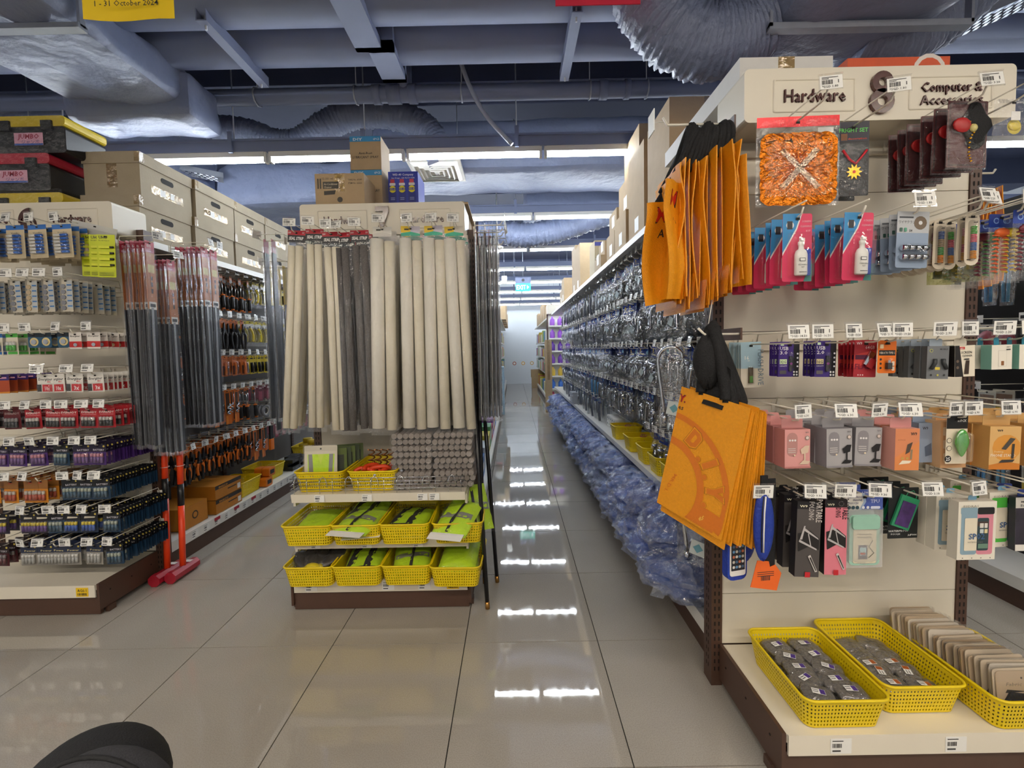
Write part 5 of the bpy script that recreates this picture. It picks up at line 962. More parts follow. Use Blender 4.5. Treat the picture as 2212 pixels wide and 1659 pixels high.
# baskets on display 7
B7 = basket_proto(.25, .335, .105, .0125, .0135)
NEON = P('neon_yellow', 'c4ea14', .55, var=.10, scale=25, bump=.3, bscale=30); SILV = P('silver_tape', '8f8f88', .35, .2); 
def vest(kind, seed):
    m = MB(); nz = lambda x, y: .008 * noise.noise(Vector((x * 14 + seed, y * 14, 0)))
    w_, l_ = .19, .25
    m.grid(10, 12, lambda u, v: (-w_/2 + w_ * u, -l_/2 + l_ * v, .03 * (math.sin(math.pi * u) * math.sin(math.pi * v)) ** .35 + nz(u, v)), NEON).grid(10, 12, lambda u, v: (w_/2 - w_ * u, -l_/2 + l_ * v, -.002), NEON)
    def band(u0, u1, v0, v1, mt, lift, slant=0):
        return MB().grid(6, 6, lambda a, b: (lambda u, v: (-w_/2 + w_ * u, -l_/2 + l_ * v, .03 * max(0, math.sin(math.pi * min(.98, max(.02, u))) * math.sin(math.pi * min(.98, max(.02, v)))) ** .35 + nz(u, v) + lift))(u0 + (u1 - u0) * a + slant * b, v0 + (v1 - v0) * b), mt)
    ps = []
    if kind in (0, 2): ps += [('reflective_band', band(.05, .95, .4, .55, SILV, .002)), ('black_trim', band(.42, .5, .05, .95, BLACKC, .003, .1))]
    if kind == 1: ps += [('black_band', band(.05, .25, .1, .9, BLACKC, .002, .1)), ('black_band', band(.5, .68, .05, .9, BLACKC, .002, .1)), ('black_trim', band(.05, .95, .1, .14, BLACKC, .003))]
    if kind == 2: ps += [('white_flap', MB().box(-.09, .09, -.165, -.12, .012, .014, PAPER))]
    ps.append(('clear_bag', MB().grid(12, 14, lambda u, v: (-w_*.54 + w_ * 1.08 * u, -l_*.56 + l_ * 1.12 * v, .005 + .034 * (max(0, math.sin(math.pi * u) * math.sin(math.pi * v))) ** .3 + .006 * noise.noise(Vector((u * 9, v * 9, seed + 9)))), FILM)))
    return Proto('vest_pack', 'safety vest', m, ps)
VS = [vest(0, 1), vest(1, 2), vest(2, 3), vest(3, 4)]
DK = P('dark_goods', '2a2622', .5, var=.4, scale=30)
xb = [atY(u, 1120, 2.1).x for u in (658, 765, 870, 985)]
kinds = (('a neon vest in crinkled film', (3, 3)), ('black-trimmed neon vests', (2, 0, 1)), ('black and neon striped vests', (1, 1)), ('a vest pack flopping over its rim', (0, 3)))
for i, x in enumerate(xb):
    B7.put((x, 2.265, .372), random.uniform(-.06, .06), 'yellow basket with %s, upper basket row of display seven' % kinds[i][0], 'yellow baskets on display seven')
    for k, kd in enumerate(kinds[i][1]):
        o = VS[kd].put((x + random.uniform(-.01, .01), 2.25 + .02 * k, .40 + .035 * k), random.uniform(-.2, .2), 'neon vest pack, %s layer in the %s basket, upper row of display seven' % (nth(k + 1), nth(i + 1)), 'vest packs', rx=.1 * k - .02)
VS[2].put((xb[3] + .0, 2.17, .475), -.35, 'neon vest pack with black trim spilling over its basket rim', 'vest packs', rx=.35, ry=-.05); VS[0].put((xb[3] + .06, 2.29, .485), .4, 'neon vest pack standing at the back of the spilling basket', 'vest packs', rx=.9)
VS[2].put((xb[1] + .0, 2.19, .46), -.2, 'neon vest pack with white flap over the basket rim', 'vest packs', rx=.12)
xb2 = [atY(u, 1210, 2.1).x for u in (663, 767, 875, 985)]
kinds2 = (('black and yellow gloves', (1,)), ('black striped vests', (1, 1)), ('neon vests with black lines', (0, 0)), ('a folded plain neon vest', (3, 3)))
for i, x in enumerate(xb2):
    B7.put((x, 2.265 if i < 3 else 2.24, .164), random.uniform(-.05, .05), 'yellow basket with %s, lowest row of display seven' % kinds2[i][0], 'yellow baskets on display seven')
    for k, kd in enumerate(kinds2[i][1]): VS[kd].put((x, 2.26, .19 + .037 * k + (.015 if i == 3 else 0)), random.uniform(-.2, .2), 'neon vest pack, %s layer in the %s basket, lowest row of display seven' % (nth(k + 1), nth(i + 1)), 'vest packs', rx=.12 * k)
GL = Proto('glove_pack', 'gloves', MB().blob(lambda a, b: (.05 * math.cos(a) * math.cos(b), .08 * math.sin(a) * math.cos(b), .018 * math.sin(b) * (1 + .3 * math.sin(4 * a))), DK, 14, 8), [('yellow_cuff', MB().blob(lambda a, b: (.04 * math.cos(a) * math.cos(b), -.07 + .025 * math.sin(a) * math.cos(b), .019 * math.sin(b)), K('d8c21e'), 10, 6)), ('clear_bag', MB().blob(lambda a, b: (.058 * math.cos(a) * math.cos(b), .1 * math.sin(a) * math.cos(b), .026 * math.sin(b) + .006 * noise.noise(Vector((a * 2, b * 4, 1)))), FILM, 16, 8))])
for k in range(5): GL.put((xb2[0] - .07 + .035 * k, 2.22 + .03 * (k % 2), .25 + .008 * (k % 3)), .8 - .4 * k, 'black and yellow glove pack, %s from the left in the lowest basket' % nth(k + 1), 'glove packs', rx=.3)
# upper shelf of display 7
x1, x2 = atY(697, 1030, 2.25).x, atY(810, 1030, 2.25).x
B7.put((x1, 2.36, .612), 0, 'yellow basket with a standing carded vest behind the wire fence', 'yellow baskets on display seven'); B7.put((x2, 2.36, .612), 0, 'yellow basket with orange-handled tools behind the wire fence', 'yellow baskets on display seven')
vc = tag(card(.17, .2, K('dcd3bd'), [('r', .02, .98, .86, .98, 'cfc6b0'), ('p', [(.12, .02), (.88, .02), (.92, .78), (.1, .78)], NEON), ('p', [(.16, .02), (.3, .02), (.24, .78), (.12, .78)], SILV), ('p', [(.72, .02), (.84, .02), (.88, .78), (.76, .78)], SILV), ('p', [(.4, .78), (.6, .78), (.5, .5)], 'cfe83a'), ('d', .5, .92, .03, '5a5a50')], .2, .004, r=.004, hole=False).build('carded_vest', None, (x1 - .02, 2.27, .635), .06), 'neon vest on a beige card standing in a basket', 'safety vest'); vc.rotation_euler = (-.12, 0, .06)
MB().box(-.088, .088, -.012, .006, -.003, .205, CLEAR).build('clear_bag', vc)
for k in range(5):
    o = tag(card(.15, .17, K('3c4a22' if k % 2 else '55661f'), [('r', .1, .9, .05, .8, '2c3320')], .17, .004, r=.004, hole=False).build('carded_vest', None, (x1 + .03 + .012 * k, 2.3 + .03 * k, .64), .25), 'dark green carded vest, %s behind the beige card' % nth(k + 1), 'safety vest'); o.rotation_euler = (-.15, 0, .3)
OR = P('orange_grip', 'd8431c', .4)
for k in range(6):
    o = tag(MB().tube(spline([(-.05, 0, 0), (-.02, .01, .015), (.03, 0, .01), (.06, -.01, -.005)], 5), [.011] * 8 + [.013] * 8, OR, 8).build('hand_tool', None, (x2 - .06 + .03 * k, 2.26 + .02 * (k % 3), .70 + .012 * (k % 2)), k * 1.1), 'orange-handled tool, %s in the fenced basket' % nth(k + 1), 'tool', 'orange-handled tools'); MB().cyl((.06, -.01, -.005), (.1, -.015, .0), .005, STEEL, 8).build('blade', o)
for k in range(4):
    o = tag(MB().tube([(.016 * math.cos(a * .9), .0 + .016 * math.sin(a * .9), .004 * a) for a in range(26)], .004, P('copper_spring', '8a5a34', .3, .7), 6).build('spring_pack', None, (x2 - .04 + .035 * k, 2.33, .70)), 'coppery coil, %s at the back of the fenced basket' % nth(k + 1), 'coil', 'coppery coils')
# wrapped rolls
ROLL = P('roll_end', '8a8078', .6, var=.2, scale=60)
rp_ = [('roll', MB().cyl((-.088 + .0295 * k, -.13, .0145), (-.088 + .0295 * k, .13, .0145), .0143, ROLL, 12)) for k in range(7)]
RP = Proto('roll_pack', 'roll pack', MB().grid(14, 4, lambda u, v: (-.108 + .216 * u, -.135 + .27 * v, .03 + .0025 * math.sin(u * 44) + .002 * noise.noise(Vector((u * 20, v * 9, 0)))), FILM).grid(14, 2, lambda u, v: (-.108 + .216 * u, -.137, .03 * v + .002 * noise.noise(Vector((u * 30, v * 5, 3)))), FILM), rp_)
for c_ in range(2):
    for lv in range(9): RP.put((-.485 + .217 * c_ - .05 + random.uniform(-.008, .008), 2.36 + random.uniform(-.02, .02), .613 + .0325 * lv), random.uniform(-.05, .05), 'film-wrapped pack of grey rolls, %s layer up, %s stack' % (nth(lv + 1), ('left', 'right')[c_]), 'roll packs on display seven')
MB().box(0, .001, 0, .3, 0, .35, FILM)
# ------------------------------------------------------------------ cartons on top of display 7 and its run
def carton(x0, x1, y0, y1, z0, z1, label, mat=None, name='carton', cat='box', group=None, prints=(), side=None, tape=True, rz=0):
    w_, d_, h_ = x1 - x0, y1 - y0, z1 - z0; m = MB().box(-w_/2, w_/2, -d_/2, d_/2, 0, h_, mat or KRAFT)
    o = tag(m.build(name, None, ((x0 + x1) / 2, (y0 + y1) / 2, z0), rz), label, cat, group)
    if prints:
        c = card(w_, h_, MATS['print_dummy'] if 'print_dummy' in MATS else (mat or KRAFT), prints, h_, .0006, .0002, False, None, -d_/2 - .0006); c.build('printed_face', o)
    if tape: MB().box(-.028, .028, -d_/2 - .0012, -d_/2 - .0008, h_ * .45, h_, TAPE).box(-.028, .028, -d_/2, d_/2, h_ + .0004, h_ + .0009, TAPE).build('tape', o)
    MB().box(-w_/2 + .002, w_/2 - .002, -.002, .002, h_ + .0001, h_ + .0004, DARK).build('flap_seam', o)
    return o
SPR = [('r', 0, 1, .84, 1, '3a8fc9'), ('t', 'DIY', .26, .875, .11, K('e8eef4'), .3, .04), ('t', '6PCS', .86, .88, .09, K('e8eef4'), .2, .02), ('t', 'Anti-Rust', .5, .46, .1, INK, .44, .02), ('t', 'LUBRICANT SPRAY', .5, .34, .1, INK, .84, .02)]
for k in range(3): carton(-.965, -.777, 2.72, 2.91, 2.032 + .2 * k, 2.23 + .2 * k, 'anti-rust lubricant spray carton, %s of its stack' % ('bottom', 'middle', 'top')[k], prints=SPR, group='lubricant cartons', tape=False)
carton(-1.09, -.815, 2.50, 2.70, 2.14, 2.325, 'air-conditioner cleaner carton behind the sign with the figure seven', prints=[('t', '12-331 ml', .26, .82, .09, INK, .22), ('r', .16, .48, .55, .76, '3a3632'), ('t', 'Air-Conditioner', .32, .66, .08, K('d8cbb4'), .28), ('t', 'Cleaner', .26, .57, .08, K('d8cbb4'), .16), ('t', 'TARE No. 60149', .82, .78, .07, INK, .28), ('t', 'ITEM No. 66666', .82, .68, .07, INK, .28), ('p', [(.18, .36), (.4, .38), (.42, .5), (.18, .48)], '2c2826'), ('d', .5, .22, .055, '2c2826'), ('p', [(.05, .55), (.08, .55), (.08, .85), (.05, .85)], '3a3632'), ('p', [(.1, .55), (.13, .55), (.13, .85), (.1, .85)], '3a3632')], group='cartons above display seven')
BL40 = P('blue_box', '2436a8', .4)
W40 = [('t', 'WD-40 Company', .5, .88, .09, K('eef0fa'), .7, .02), ('t', 'San Diego, CA 92110 USA', .5, .79, .06, K('eef0fa'), .78)]
for cx_ in (.14, .46, .79): W40 += [('rr', cx_ - .12, cx_ + .12, .05, .58, .02, '1c2a86'), ('rr', cx_ - .1, cx_ + .1, .58, .66, .02, 'e8e8ea'), ('r', cx_ - .07, cx_ + .07, .66, .77, 'c0394c'), ('d', cx_, .47, .115, 'e8d81e'), ('r', cx_ - .12, cx_ + .12, .44, .51, '1b2f8e'), ('t', 'WD-40', cx_, .45, .07, K('f2e21e'), .2, .02), ('r', cx_ - .07, cx_ + .07, .2, .22, '9aa8e0'), ('r', cx_ - .07, cx_ + .07, .15, .17, '9aa8e0')]
for k in range(2): carton(-.755, -.57, 2.78, 2.98, 2.032 + .205 * k, 2.235 + .205 * k, 'blue spray carton printed with cans, %s one' % ('lower', 'upper')[k], BL40, prints=W40, group='blue spray cartons', tape=False)
carton(-.70, -.28, 2.70, 3.2, 2.032, 2.225, 'wide brown carton at the aisle end of display seven', group='cartons above display seven'); carton(-.62, -.26, 2.76, 3.25, 2.227, 2.24, 'flat brown carton sheet lying on the wide carton', group='cartons above display seven')
for k in range(4): carton(-.62 + .02 * k, -.28, 3.35 + .8 * k, 3.95 + .8 * k, 2.032, 2.3 + .03 * (k % 2), 'brown carton on the middle run, %s toward the back' % nth(k + 1), group='cartons on the middle run')
# ================================================================== end display 6: batteries
F6 = Fr(0, 2.55, 0); D6 = 'display six'
def batt(name, w_, h_, base, prints, n=0, bc=('d8d8d8', '2a6fc0'), bl=.05, by=.3, rows=1, top=.012):
    m = card(w_, h_, K(base), prints, top, r=.003); ps = []
    for r_ in range(rows):
        for k in range(n):
            x = -w_ * .4 + w_ * .8 * (k + .5) / n; z = top - h_ + h_ * by + r_ * bl * 1.08; rr = min(.0068, w_ * .36 / n)
            ps.append(('battery', MB().cyl((x, -.007, z), (x, -.007, z + bl * .62), rr, K(bc[1], .3), 8).cyl((x, -.007, z + bl * .62), (x, -.007, z + bl * .95), rr, K(bc[0], .3), 8).cyl((x, -.007, z + bl * .95), (x, -.007, z + bl), rr * .4, STEEL, 6)))
    if n: ps.append(('blister', bubble(w_, h_, top, .06, .94, by - .04, min(.95, by + rows * bl * 1.12 / h_), .016)))
    return Proto(name, 'battery', m, ps)
VON = Proto('battery_card', 'battery', card(.095, .165, K('c9b998'), [('r', 0, 1, .86, 1, '2468b8'), ('t', 'Voniko', .5, .74, .07, K('3a4a60'), .5)], .012, r=.003), [('battery', MB().cyl((-.033, -.008, -.125 + .0165 * k), (-.002, -.008, -.125 + .0165 * k), .0068, K('e4e2dc', .3), 8).cyl((-.002, -.008, -.125 + .0165 * k), (.03, -.008, -.125 + .0165 * k), .0068, K('1f62c0', .3), 8)) for k in range(6)] + [('blister', bubble(.095, .165, .012, .08, .92, .06, .72, .018))])
COIN = [Proto('coin_cell_card', 'battery', card(.062, .165, K('c4bcaa'), [('r', .5, 1, .1, .95, 'b4b8b8'), ('r', 0, .16, 0, 1, '8a8578')] + [('r', .58, .95, .15 + .16 * k, .19 + .16 * k, '3a74b4') for k in range(5)], .012, r=.003), [('coin_cell', MB().cyl((-.012, -.005, -.135 + .027 * k), (-.012, -.001, -.135 + .027 * k), .0115, P('cell_' + c_, c_, .3, .6), 12)) for k in range(5)]) for c_ in ('8f9096', 'd8c09a')]
VONS = [batt('battery_card', .062, .11, 'ded6c2', [('r', 0, 1, .82, 1, c_), ('r', .1, .9, .04, .16, c_)], 3, ('e0e0da', c_), .045, .2) for c_ in ('2a68b0', '4fae44')]
COINP = Proto('coin_cell_card', 'battery', card(.06, .075, K('24506e'), [('r', 0, 1, .72, 1, '14222c'), ('d', .5, .4, .36, 'd8c48a')], .012, r=.01), [('coin_cell', MB().cyl((0, -.005, -.034), (0, -.001, -.034), .0125, STEEL, 14))])
ENRC = Proto('coin_cell_card', 'battery', card(.064, .085, K('e2dcd4'), [('r', 0, 1, .1, .45, 'c02a2a'), ('t', 'Energizer', .5, .72, .14, INK, .8, .02, .2), ('d', .5, .24, .14, 'd8b890')], .012, r=.003), [('coin_cell', MB().cyl((0, -.004, -.052), (0, -.001, -.052), .009, STEEL, 12))])
PURO = batt('battery_card', .085, .095, 'a5441e', [('r', 0, 1, .7, 1, '38246c'), ('r', .15, .85, .8, .88, 'd8a0b8'), ('p', [(0, 0), (1, 0), (1, .1), (0, .06)], 'd88a2a')])
def enr(x_): return Proto('battery_card', 'battery', card(.085, .095, K('e6e2da'), [('t', 'Energizer', .5, .66, .2, INK, .86, .03, .25), ('r', .3, .9, .06, .44, 'c8242c'), ('t', x_, .6, .13, .3, K('f6eeee'), .3, .04), ('r', 0, .25, .06, .44, '2c2a2a'), ('t', 'MAX', .72, .55, .1, K('c8242c'), .2)], .012, r=.003), [('blister', bubble(.085, .095, .012, .05, .95, .04, .5, .014))])
EN10, EN3 = enr('10x'), enr('3x')
EVR = batt('battery_card', .088, .1, 'a81c26', [('t', 'EVEREADY', .5, .76, .15, K('f2e6e2'), .86, .03), ('r', .1, .9, .68, .7, 'd8a0a0')], 4, ('c9c4be', '1c1c1e'), .048, .1)
EVD = batt('battery_card', .088, .1, '5d161c', [('t', 'EVEREADY', .5, .76, .15, K('a89a96'), .86, .03)], 4, ('8a8684', '1c1c1e'), .048, .1)
def bk(c1, c2, bc, txt='BATTERY', tc='d8d4dc', sp='d8c25a'): return batt('battery_card', .088, .108, c1, [('r', 0, 1, 0, .62, c2), (('t', txt, .56, .68, .12, K(tc), .66, .02) if txt != '|||' else ('p', [(.2, .7), (.82, .72), (.86, .78), (.24, .8)], 'd8d0bc')), ('d', .86, .9, .06, sp), ('d', .06, .2, .02, 'c8c8c8'), ('d', .06, .12, .02, 'c8c8c8')], 4, bc, .05, .12)
BPU = bk('1c1230', '4a2a72', ('c98a9a', '6a4a86')); BBL = bk('0f1118', '1d3c58', ('a8b0a0', '2c5068')); BOR = batt('battery_card', .075, .12, '8a5a28', [('r', 0, 1, 0, .6, 'd88a22'), ('p', [(.3, .82), (.6, .86), (.5, .98)], 'c03a20')], 3, ('c9c0b4', 'b0482a'), .05, .12)
PAN = bk('15131c', '2c2438', ('d8c23a', '5c3a80'), '|||', '5a4a66'); PAB = bk('13131a', '20304a', ('e0c83a', '3458a8'), '|||', '4a5a76'); PWR = bk('26304a', '9a958c', ('d8d6d0', 'a8a8a4'), 'Power', 'e6d89a'); RDK = bk('241216', '4a141c', ('8a8080', '5a1c24'))
rows6 = [  # per row: (z, [(tag pixel x, y, kind, description, count, spacing)])
 (0, 470, [(-25, VON, 'blue and white cell card', 3, .05), (33, VON, 'blue and white cell card', 5, .05), (82, VON, 'blue and white cell card', 5, .05), (135, VON, 'blue and white cell card', 5, .045)]),
 (1, 600, [(-20, COIN[0], 'strip card of coin cells', 5, .04), (33, COIN[0], 'strip card of coin cells', 5, .04), (70, COIN[1], 'strip card of brass coin cells', 5, .04), (105, COIN[0], 'strip card of coin cells', 6, .04), (145, COIN[0], 'strip card of coin cells', 7, .04)]),
 (2, 720, [(-5, VONS[0], 'small blue cell card', 4, .05), (28, VONS[1], 'small green cell card', 5, .045), (75, COINP, 'round-cornered coin cell card', 3, .05), (100, COINP, 'round-cornered coin cell card', 3, .05), (140, COINP, 'round-cornered coin cell card', 3, .05), (165, ENRC, 'red and cream coin cell card', 5, .04), (205, ENRC, 'red and cream coin cell card', 7, .035)]),
 (3, 810, [(-40, PURO, 'purple and rust cell card', 5, .04), (5, PURO, 'purple and rust cell card', 6, .04), (100, EN10, 'cream cell card with larger count', 3, .05), (125, EN10, 'cream cell card with larger count', 3, .05), (163, EN3, 'cream cell card with smaller count', 4, .05), (208, EN3, 'cream cell card with smaller count', 8, .03)]),
 (4, 885, [(-20, EVD, 'dark red cell card', 4, .05), (30, EVD, 'dark red cell card', 4, .05), (75, EVR, 'bright red cell card', 5, .045), (120, EVR, 'bright red cell card', 5, .045), (152, EVR, 'bright red cell card', 5, .045), (195, EVR, 'bright red cell card', 6, .045), (232, EVR, 'bright red cell card', 6, .04)]),
 (5, 965, [(5, BPU, 'purple four-cell card', 4, .05), (42, BPU, 'purple four-cell card', 4, .05), (85, BPU, 'purple four-cell card', 5, .05), (135, BBL, 'dark blue four-cell card', 6, .045), (180, BPU, 'purple four-cell card', 6, .045), (215, BPU, 'purple four-cell card', 16, .02)]),
 (6, 1045, [(-10, BOR, 'orange three-cell card', 4, .05), (28, BOR, 'orange three-cell card', 5, .05), (70, BOR, 'orange three-cell card', 6, .045), (92, BOR, 'orange three-cell card', 6, .045), (155, BBL, 'dark blue four-cell card', 5, .045), (187, BBL, 'dark blue four-cell card', 5, .045), (222, BBL, 'dark blue four-cell card', 17, .019)]),
 (7, 1115, [(5, PAN, 'black and purple cell card', 5, .05), (65, PAN, 'black and purple cell card', 5, .05), (93, PAN, 'black and purple cell card', 5, .05), (125, BBL, 'dark blue four-cell card', 5, .045), (158, PAB, 'black and blue cell card', 6, .045), (195, PAB, 'black and blue cell card', 6, .045), (245, BBL, 'dark blue four-cell card', 17, .019)]),
 (8, 1185, [(5, RDK, 'dark red four-cell card', 8, .035), (65, PWR, 'grey and navy cell card', 5, .045), (102, PWR, 'grey and navy cell card', 5, .045), (130, PWR, 'grey and navy cell card', 5, .045), (160, PWR, 'grey and navy cell card', 6, .045), (207, PWR, 'grey and navy cell card', 4, .045), (250, BBL, 'dark blue four-cell card', 16, .02)])]
for r_, ty, hooks in rows6:
    z = Z6[r_] - .012; last = None
    for px, pr_, d_, n_, sp_ in hooks:
        x = atY(px, ty + 45, 2.225).x; tg = last is None or abs(x - last) > .07; last = x if tg else last
        i = hook(F6, x, z, .335, D6, None, nth(r_ + 1), tg)
        for k in range(n_):
            y = 2.225 + sp_ * k + (random.uniform(-.2, .2) * sp_ if k else 0)
            if y > 2.53: break
            pr_.put((x + random.uniform(-.003, .003), y, z - .006), random.uniform(-.06, .06), '%s, %s from front, %s hook, %s row, display six' % (d_, nth(k + 1), nth(i), nth(r_ + 1)), d_ + 's', ry=random.uniform(-.04, .04), bare=k > 2)
# goods on the aisle side of display 6
UHU = Proto('glue_card', 'glue', card(.085, .215, K('c9d414'), [('t', 'UHU', .36, .9, .1, INK, .46, .05), ('t', 'The All Purpose', .4, .85, .03, INK, .6)] + [('r', .06, .94, .70 - .14 * k, .702 - .14 * k, '5a6010') for k in range(5)] + [('r', .1, .8, .3 - .03 * k, .31 - .03 * k, '4a5010') for k in range(3)] + [('r', .1, .9, .1 - .03 * k, .11 - .03 * k, '4a5010') for k in range(3)], .012, r=.002), [('glue_tube', MB().box(-.028, .022, -.01, -.002, -.058 - .03 * k, -.046 - .03 * k, K('dbe02a')).cyl((.022, -.006, -.052 - .03 * k), (.038, -.006, -.052 - .03 * k), .005, INK, 8)) for k in range(4)])
for k in range(3):
    p = atY(228 - 17 * k, 512, 2.25 + .03 * k); UHU.put((p.x, 2.25 + .03 * k, p.z), .12, 'yellow glue card, %s from front beside display six' % nth(k + 1), 'yellow glue cards', ry=.02)
ENB = Proto('battery_card', 'battery', card(.2, .19, K('b9b8b4'), [('p', [(0, .0), (.25, 0), (.3, .5), (.08, .6), (0, .4)], '2f7a30'), ('p', [(.2, 0), (1, 0), (1, .55), (.3, .5)], '2a2a2c'), ('t', 'Energizer', .46, .6, .17, K('22242e'), .72, .03, .25), ('r', .0, 1, .86, 1, 'c9c8c6')], .012), [('battery', MB().cyl((-.03 + .025 * k, -.012, -.16), (-.03 + .025 * k, -.012, -.1), .011, K('c9b88a', .3), 10)) for k in range(3)] + [('blister', bubble(.2, .19, .012, .2, .7, .05, .45, .026))])
p = atY(205, 490, 2.33); ENB.put((p.x, 2.33, p.z), .25, 'large grey battery card tilted behind the yellow glue cards', 'battery', ry=.22)
RH = 'a51d33'; OCH = 'b0682c'
def seal(seed): return Proto('door_seal', 'door seal', MB().box(-.028, .028, -.004, .004, -1.08, -.34, STR).box(-.012, .004, -.0065, -.004, -1.08, -.34, P('seal_grey', '9a9ca2', .4)).box(-.03, .03, -.004, .0, -.345, -.05, K(OCH)), [('header_card', card(.066, .115, K(RH), [('t', 'DIY', .45, .72, .13, K('f2e2e2'), .5, .04), ('t', 'Door', .4, .5, .12, K('f2e2e2'), .5, .02), ('t', 'Bottom', .5, .36, .12, K('f2e2e2'), .75, .02), ('t', 'Seal', .4, .22, .12, K('f2e2e2'), .45, .02)], .012, y=-.002)),
    ('instruction_card', card(.066, .25, K(OCH), [('r', .15, .85, .78, .95, 'c8b060'), ('r', .1, .9, .0, .16, 'e8e2d6'), ('r', .2, .8, .05, .12, '3a3a3a'), ('r', .4, .6, .62, .7, '3a3028'), ('r', .4, .6, .48, .58, '3a3028'), ('r', .4, .6, .34, .44, '3a3028')], -.1, hole=False, y=-.0045)), ('clear_bag', MB().box(-.036, .036, -.01, .01, -1.1, -.03, TUBEF))])
SL = [seal(1)]
side_hooks(-2.108, 1, (2.36, 2.5), (1.93, 1.86), .20, 'aisle side of display six', SL, 'black door seal', 6, .026)
side_hooks(-2.108, 1, (2.72, 2.8), (1.98, 1.98), .24, 'tool aisle post', SL, 'black door seal', 6, .03)
# sledgehammers
ORN = P('hammer_orange', 'ff4a1c', .4, emit=None); HR = P('hammer_red', 'a3182c', .35, coat=.4)
for k, (hx, hy, tp) in enumerate(((-2.085, 2.47, .0), (-2.015, 2.5, .0))):
    t = thing('sledgehammer', ('sledgehammer standing head down, the one nearer display six', 'sledgehammer standing head down, the one nearer the aisle')[k], 'hammer', (hx, hy, 0), 0, 'sledgehammers')
    oc = [(.034 * math.cos(math.pi / 8 + a * math.pi / 4), .034 + .034 * math.sin(math.pi / 8 + a * math.pi / 4)) for a in range(8)]
    hd = MB().prism(oc, -.03, .17, HR); hd.build('head', t); MB().prism([(a * 1.06, (b - .034) * 1.06 + .035) for a, b in oc], -.032, .0, HR).build('striking_face', t); MB().box(-.02, .02, .1, .13, .0685, .0695, PAPER).build('sticker', t)
    lean = Vector((-.02 + .0 * k, .06, 0)); a = Vector((0, .07, .06)); H_ = .86
    def seg(z0, z1, r, mt, nm): MB().cyl(a + lean * z0 + Vector((0, 0, z0 * H_)), a + lean * z1 + Vector((0, 0, z1 * H_)), r, mt, 14).build(nm, t)
    o1 = (.48, .62) if k == 0 else (.42, .57); seg(0, o1[0], .0165, ORN, 'handle'); seg(o1[0], o1[1], .0168, BLACKP, 'black_band'); seg(o1[1], .85, .0165, ORN, 'handle'); seg(.85, 1, .0175, BLACKP, 'grip')
    MB().tube([(a + lean * .7 + Vector((.024 * math.cos(q), .024 * math.sin(q), .7 * H_))) for q in [x * math.pi / 6 for x in range(13)]], .0014, PAPER, 5).build('zip_tie', t)
# archive boxes and tool cases on top
def archive(x0, x1, y0, y1, z0, z1, label):
    w_, d_, h_ = x1 - x0, y1 - y0, z1 - z0; o = tag(MB().box(-w_/2 + .006, w_/2 - .006, -d_/2 + .006, d_/2 - .006, 0, h_, KRAFT2).build('archive_box', None, ((x0 + x1) / 2, (y0 + y1) / 2, z0)), label, 'box', 'archive boxes on the tool aisle shelf')
    MB().box(-w_/2, w_/2, -d_/2, d_/2, h_ - .065, h_ + .002, KRAFT2).build('lid', o)
    X = w_/2 - .0055; hz = h_ * .58
    MB().prism([(a, b) for a, b in rrect(-.05, .05, hz - .016, hz + .016, .015, 4)], X, X + .001, DARK, 'X').build('hand_hole', o)
    MB().box(X, X + .001, -d_ * .3, d_ * .3, h_ * .16, h_ * .36, TAPE).box(X + .001, X + .0014, -.06, -.02, h_ * .19, h_ * .33, PAPER).box(X + .001, X + .0014, .02, .05, h_ * .2, h_ * .34, PAPER).build('label_tape', o)
    MB().box(w_/2 - .03, w_/2 + .001, -d_/2 - .001, -d_/2 + .03, h_ * .78, h_, TAPE).build('corner_tape', o); MB().box(-.03, .03, -d_/2 + .0045, -d_/2 + .0055, h_ * .2, h_ * .9, TAPE).build('tape', o)
for lv in range(2):
    for k in range(4): archive(-2.55 if k else -2.5, -2.15 + random.uniform(-.01, .01), 2.62 + .43 * k + .02 * lv - .03, 3.04 + .43 * k + .02 * lv - .03, 2.014 + .255 * lv, 2.266 + .255 * lv, 'grey cardboard archive box, %s tier, %s from the battery display' % (('lower', 'upper')[lv], nth(k + 1)))
def toolcase(x, y, z, lid, label, rz=0, w_=.42, d_=.24, h_=.2):
    t = thing('tool_case', label, 'tool case', (x, y, z), rz, 'wrapped tool cases'); q = MB().prism(rrect(-w_/2, w_/2, 0, h_ * .72, .02), -d_/2, d_/2, BLACKP); q.build('case_body', t); MB().prism(rrect(-w_/2 - .006, w_/2 + .006, h_ * .72, h_, .02), -d_/2 - .006, d_/2 + .006, lid).build('lid', t)
    for s_ in (-.28, .28): MB().box(w_ * s_ - .03, w_ * s_ + .03, -d_/2 - .016, -d_/2 - .004, h_ * .6, h_ * .86, BLACKP).build('latch', t)
    lb = MB().box(-.07, .09, -d_/2 - .009, -d_/2 - .008, h_ * .2, h_ * .54, K('e0a8c0')); lb.text('JUMBO', .01, h_ * .38, h_ * .18, -d_/2 - .0095, K('a83048'), bold=.04, width=.12, shear=.1).text('ジャンボ', .02, h_ * .24, h_ * .13, -d_/2 - .0095, K('5a4a8a'), width=.1).box(-.07, .09, -d_/2 - .0093, -d_/2 - .009, h_ * .2, h_ * .25, K('3a5fb0')); lb.build('case_label', t)
    MB().grid(16, 8, lambda u, v: (-w_*.54 + w_ * 1.08 * u, -d_/2 - .022 + .008 * noise.noise(Vector((u * 9, v * 6, z))), -.005 + (h_ + .02) * v), FILM).build('shrink_film', t)
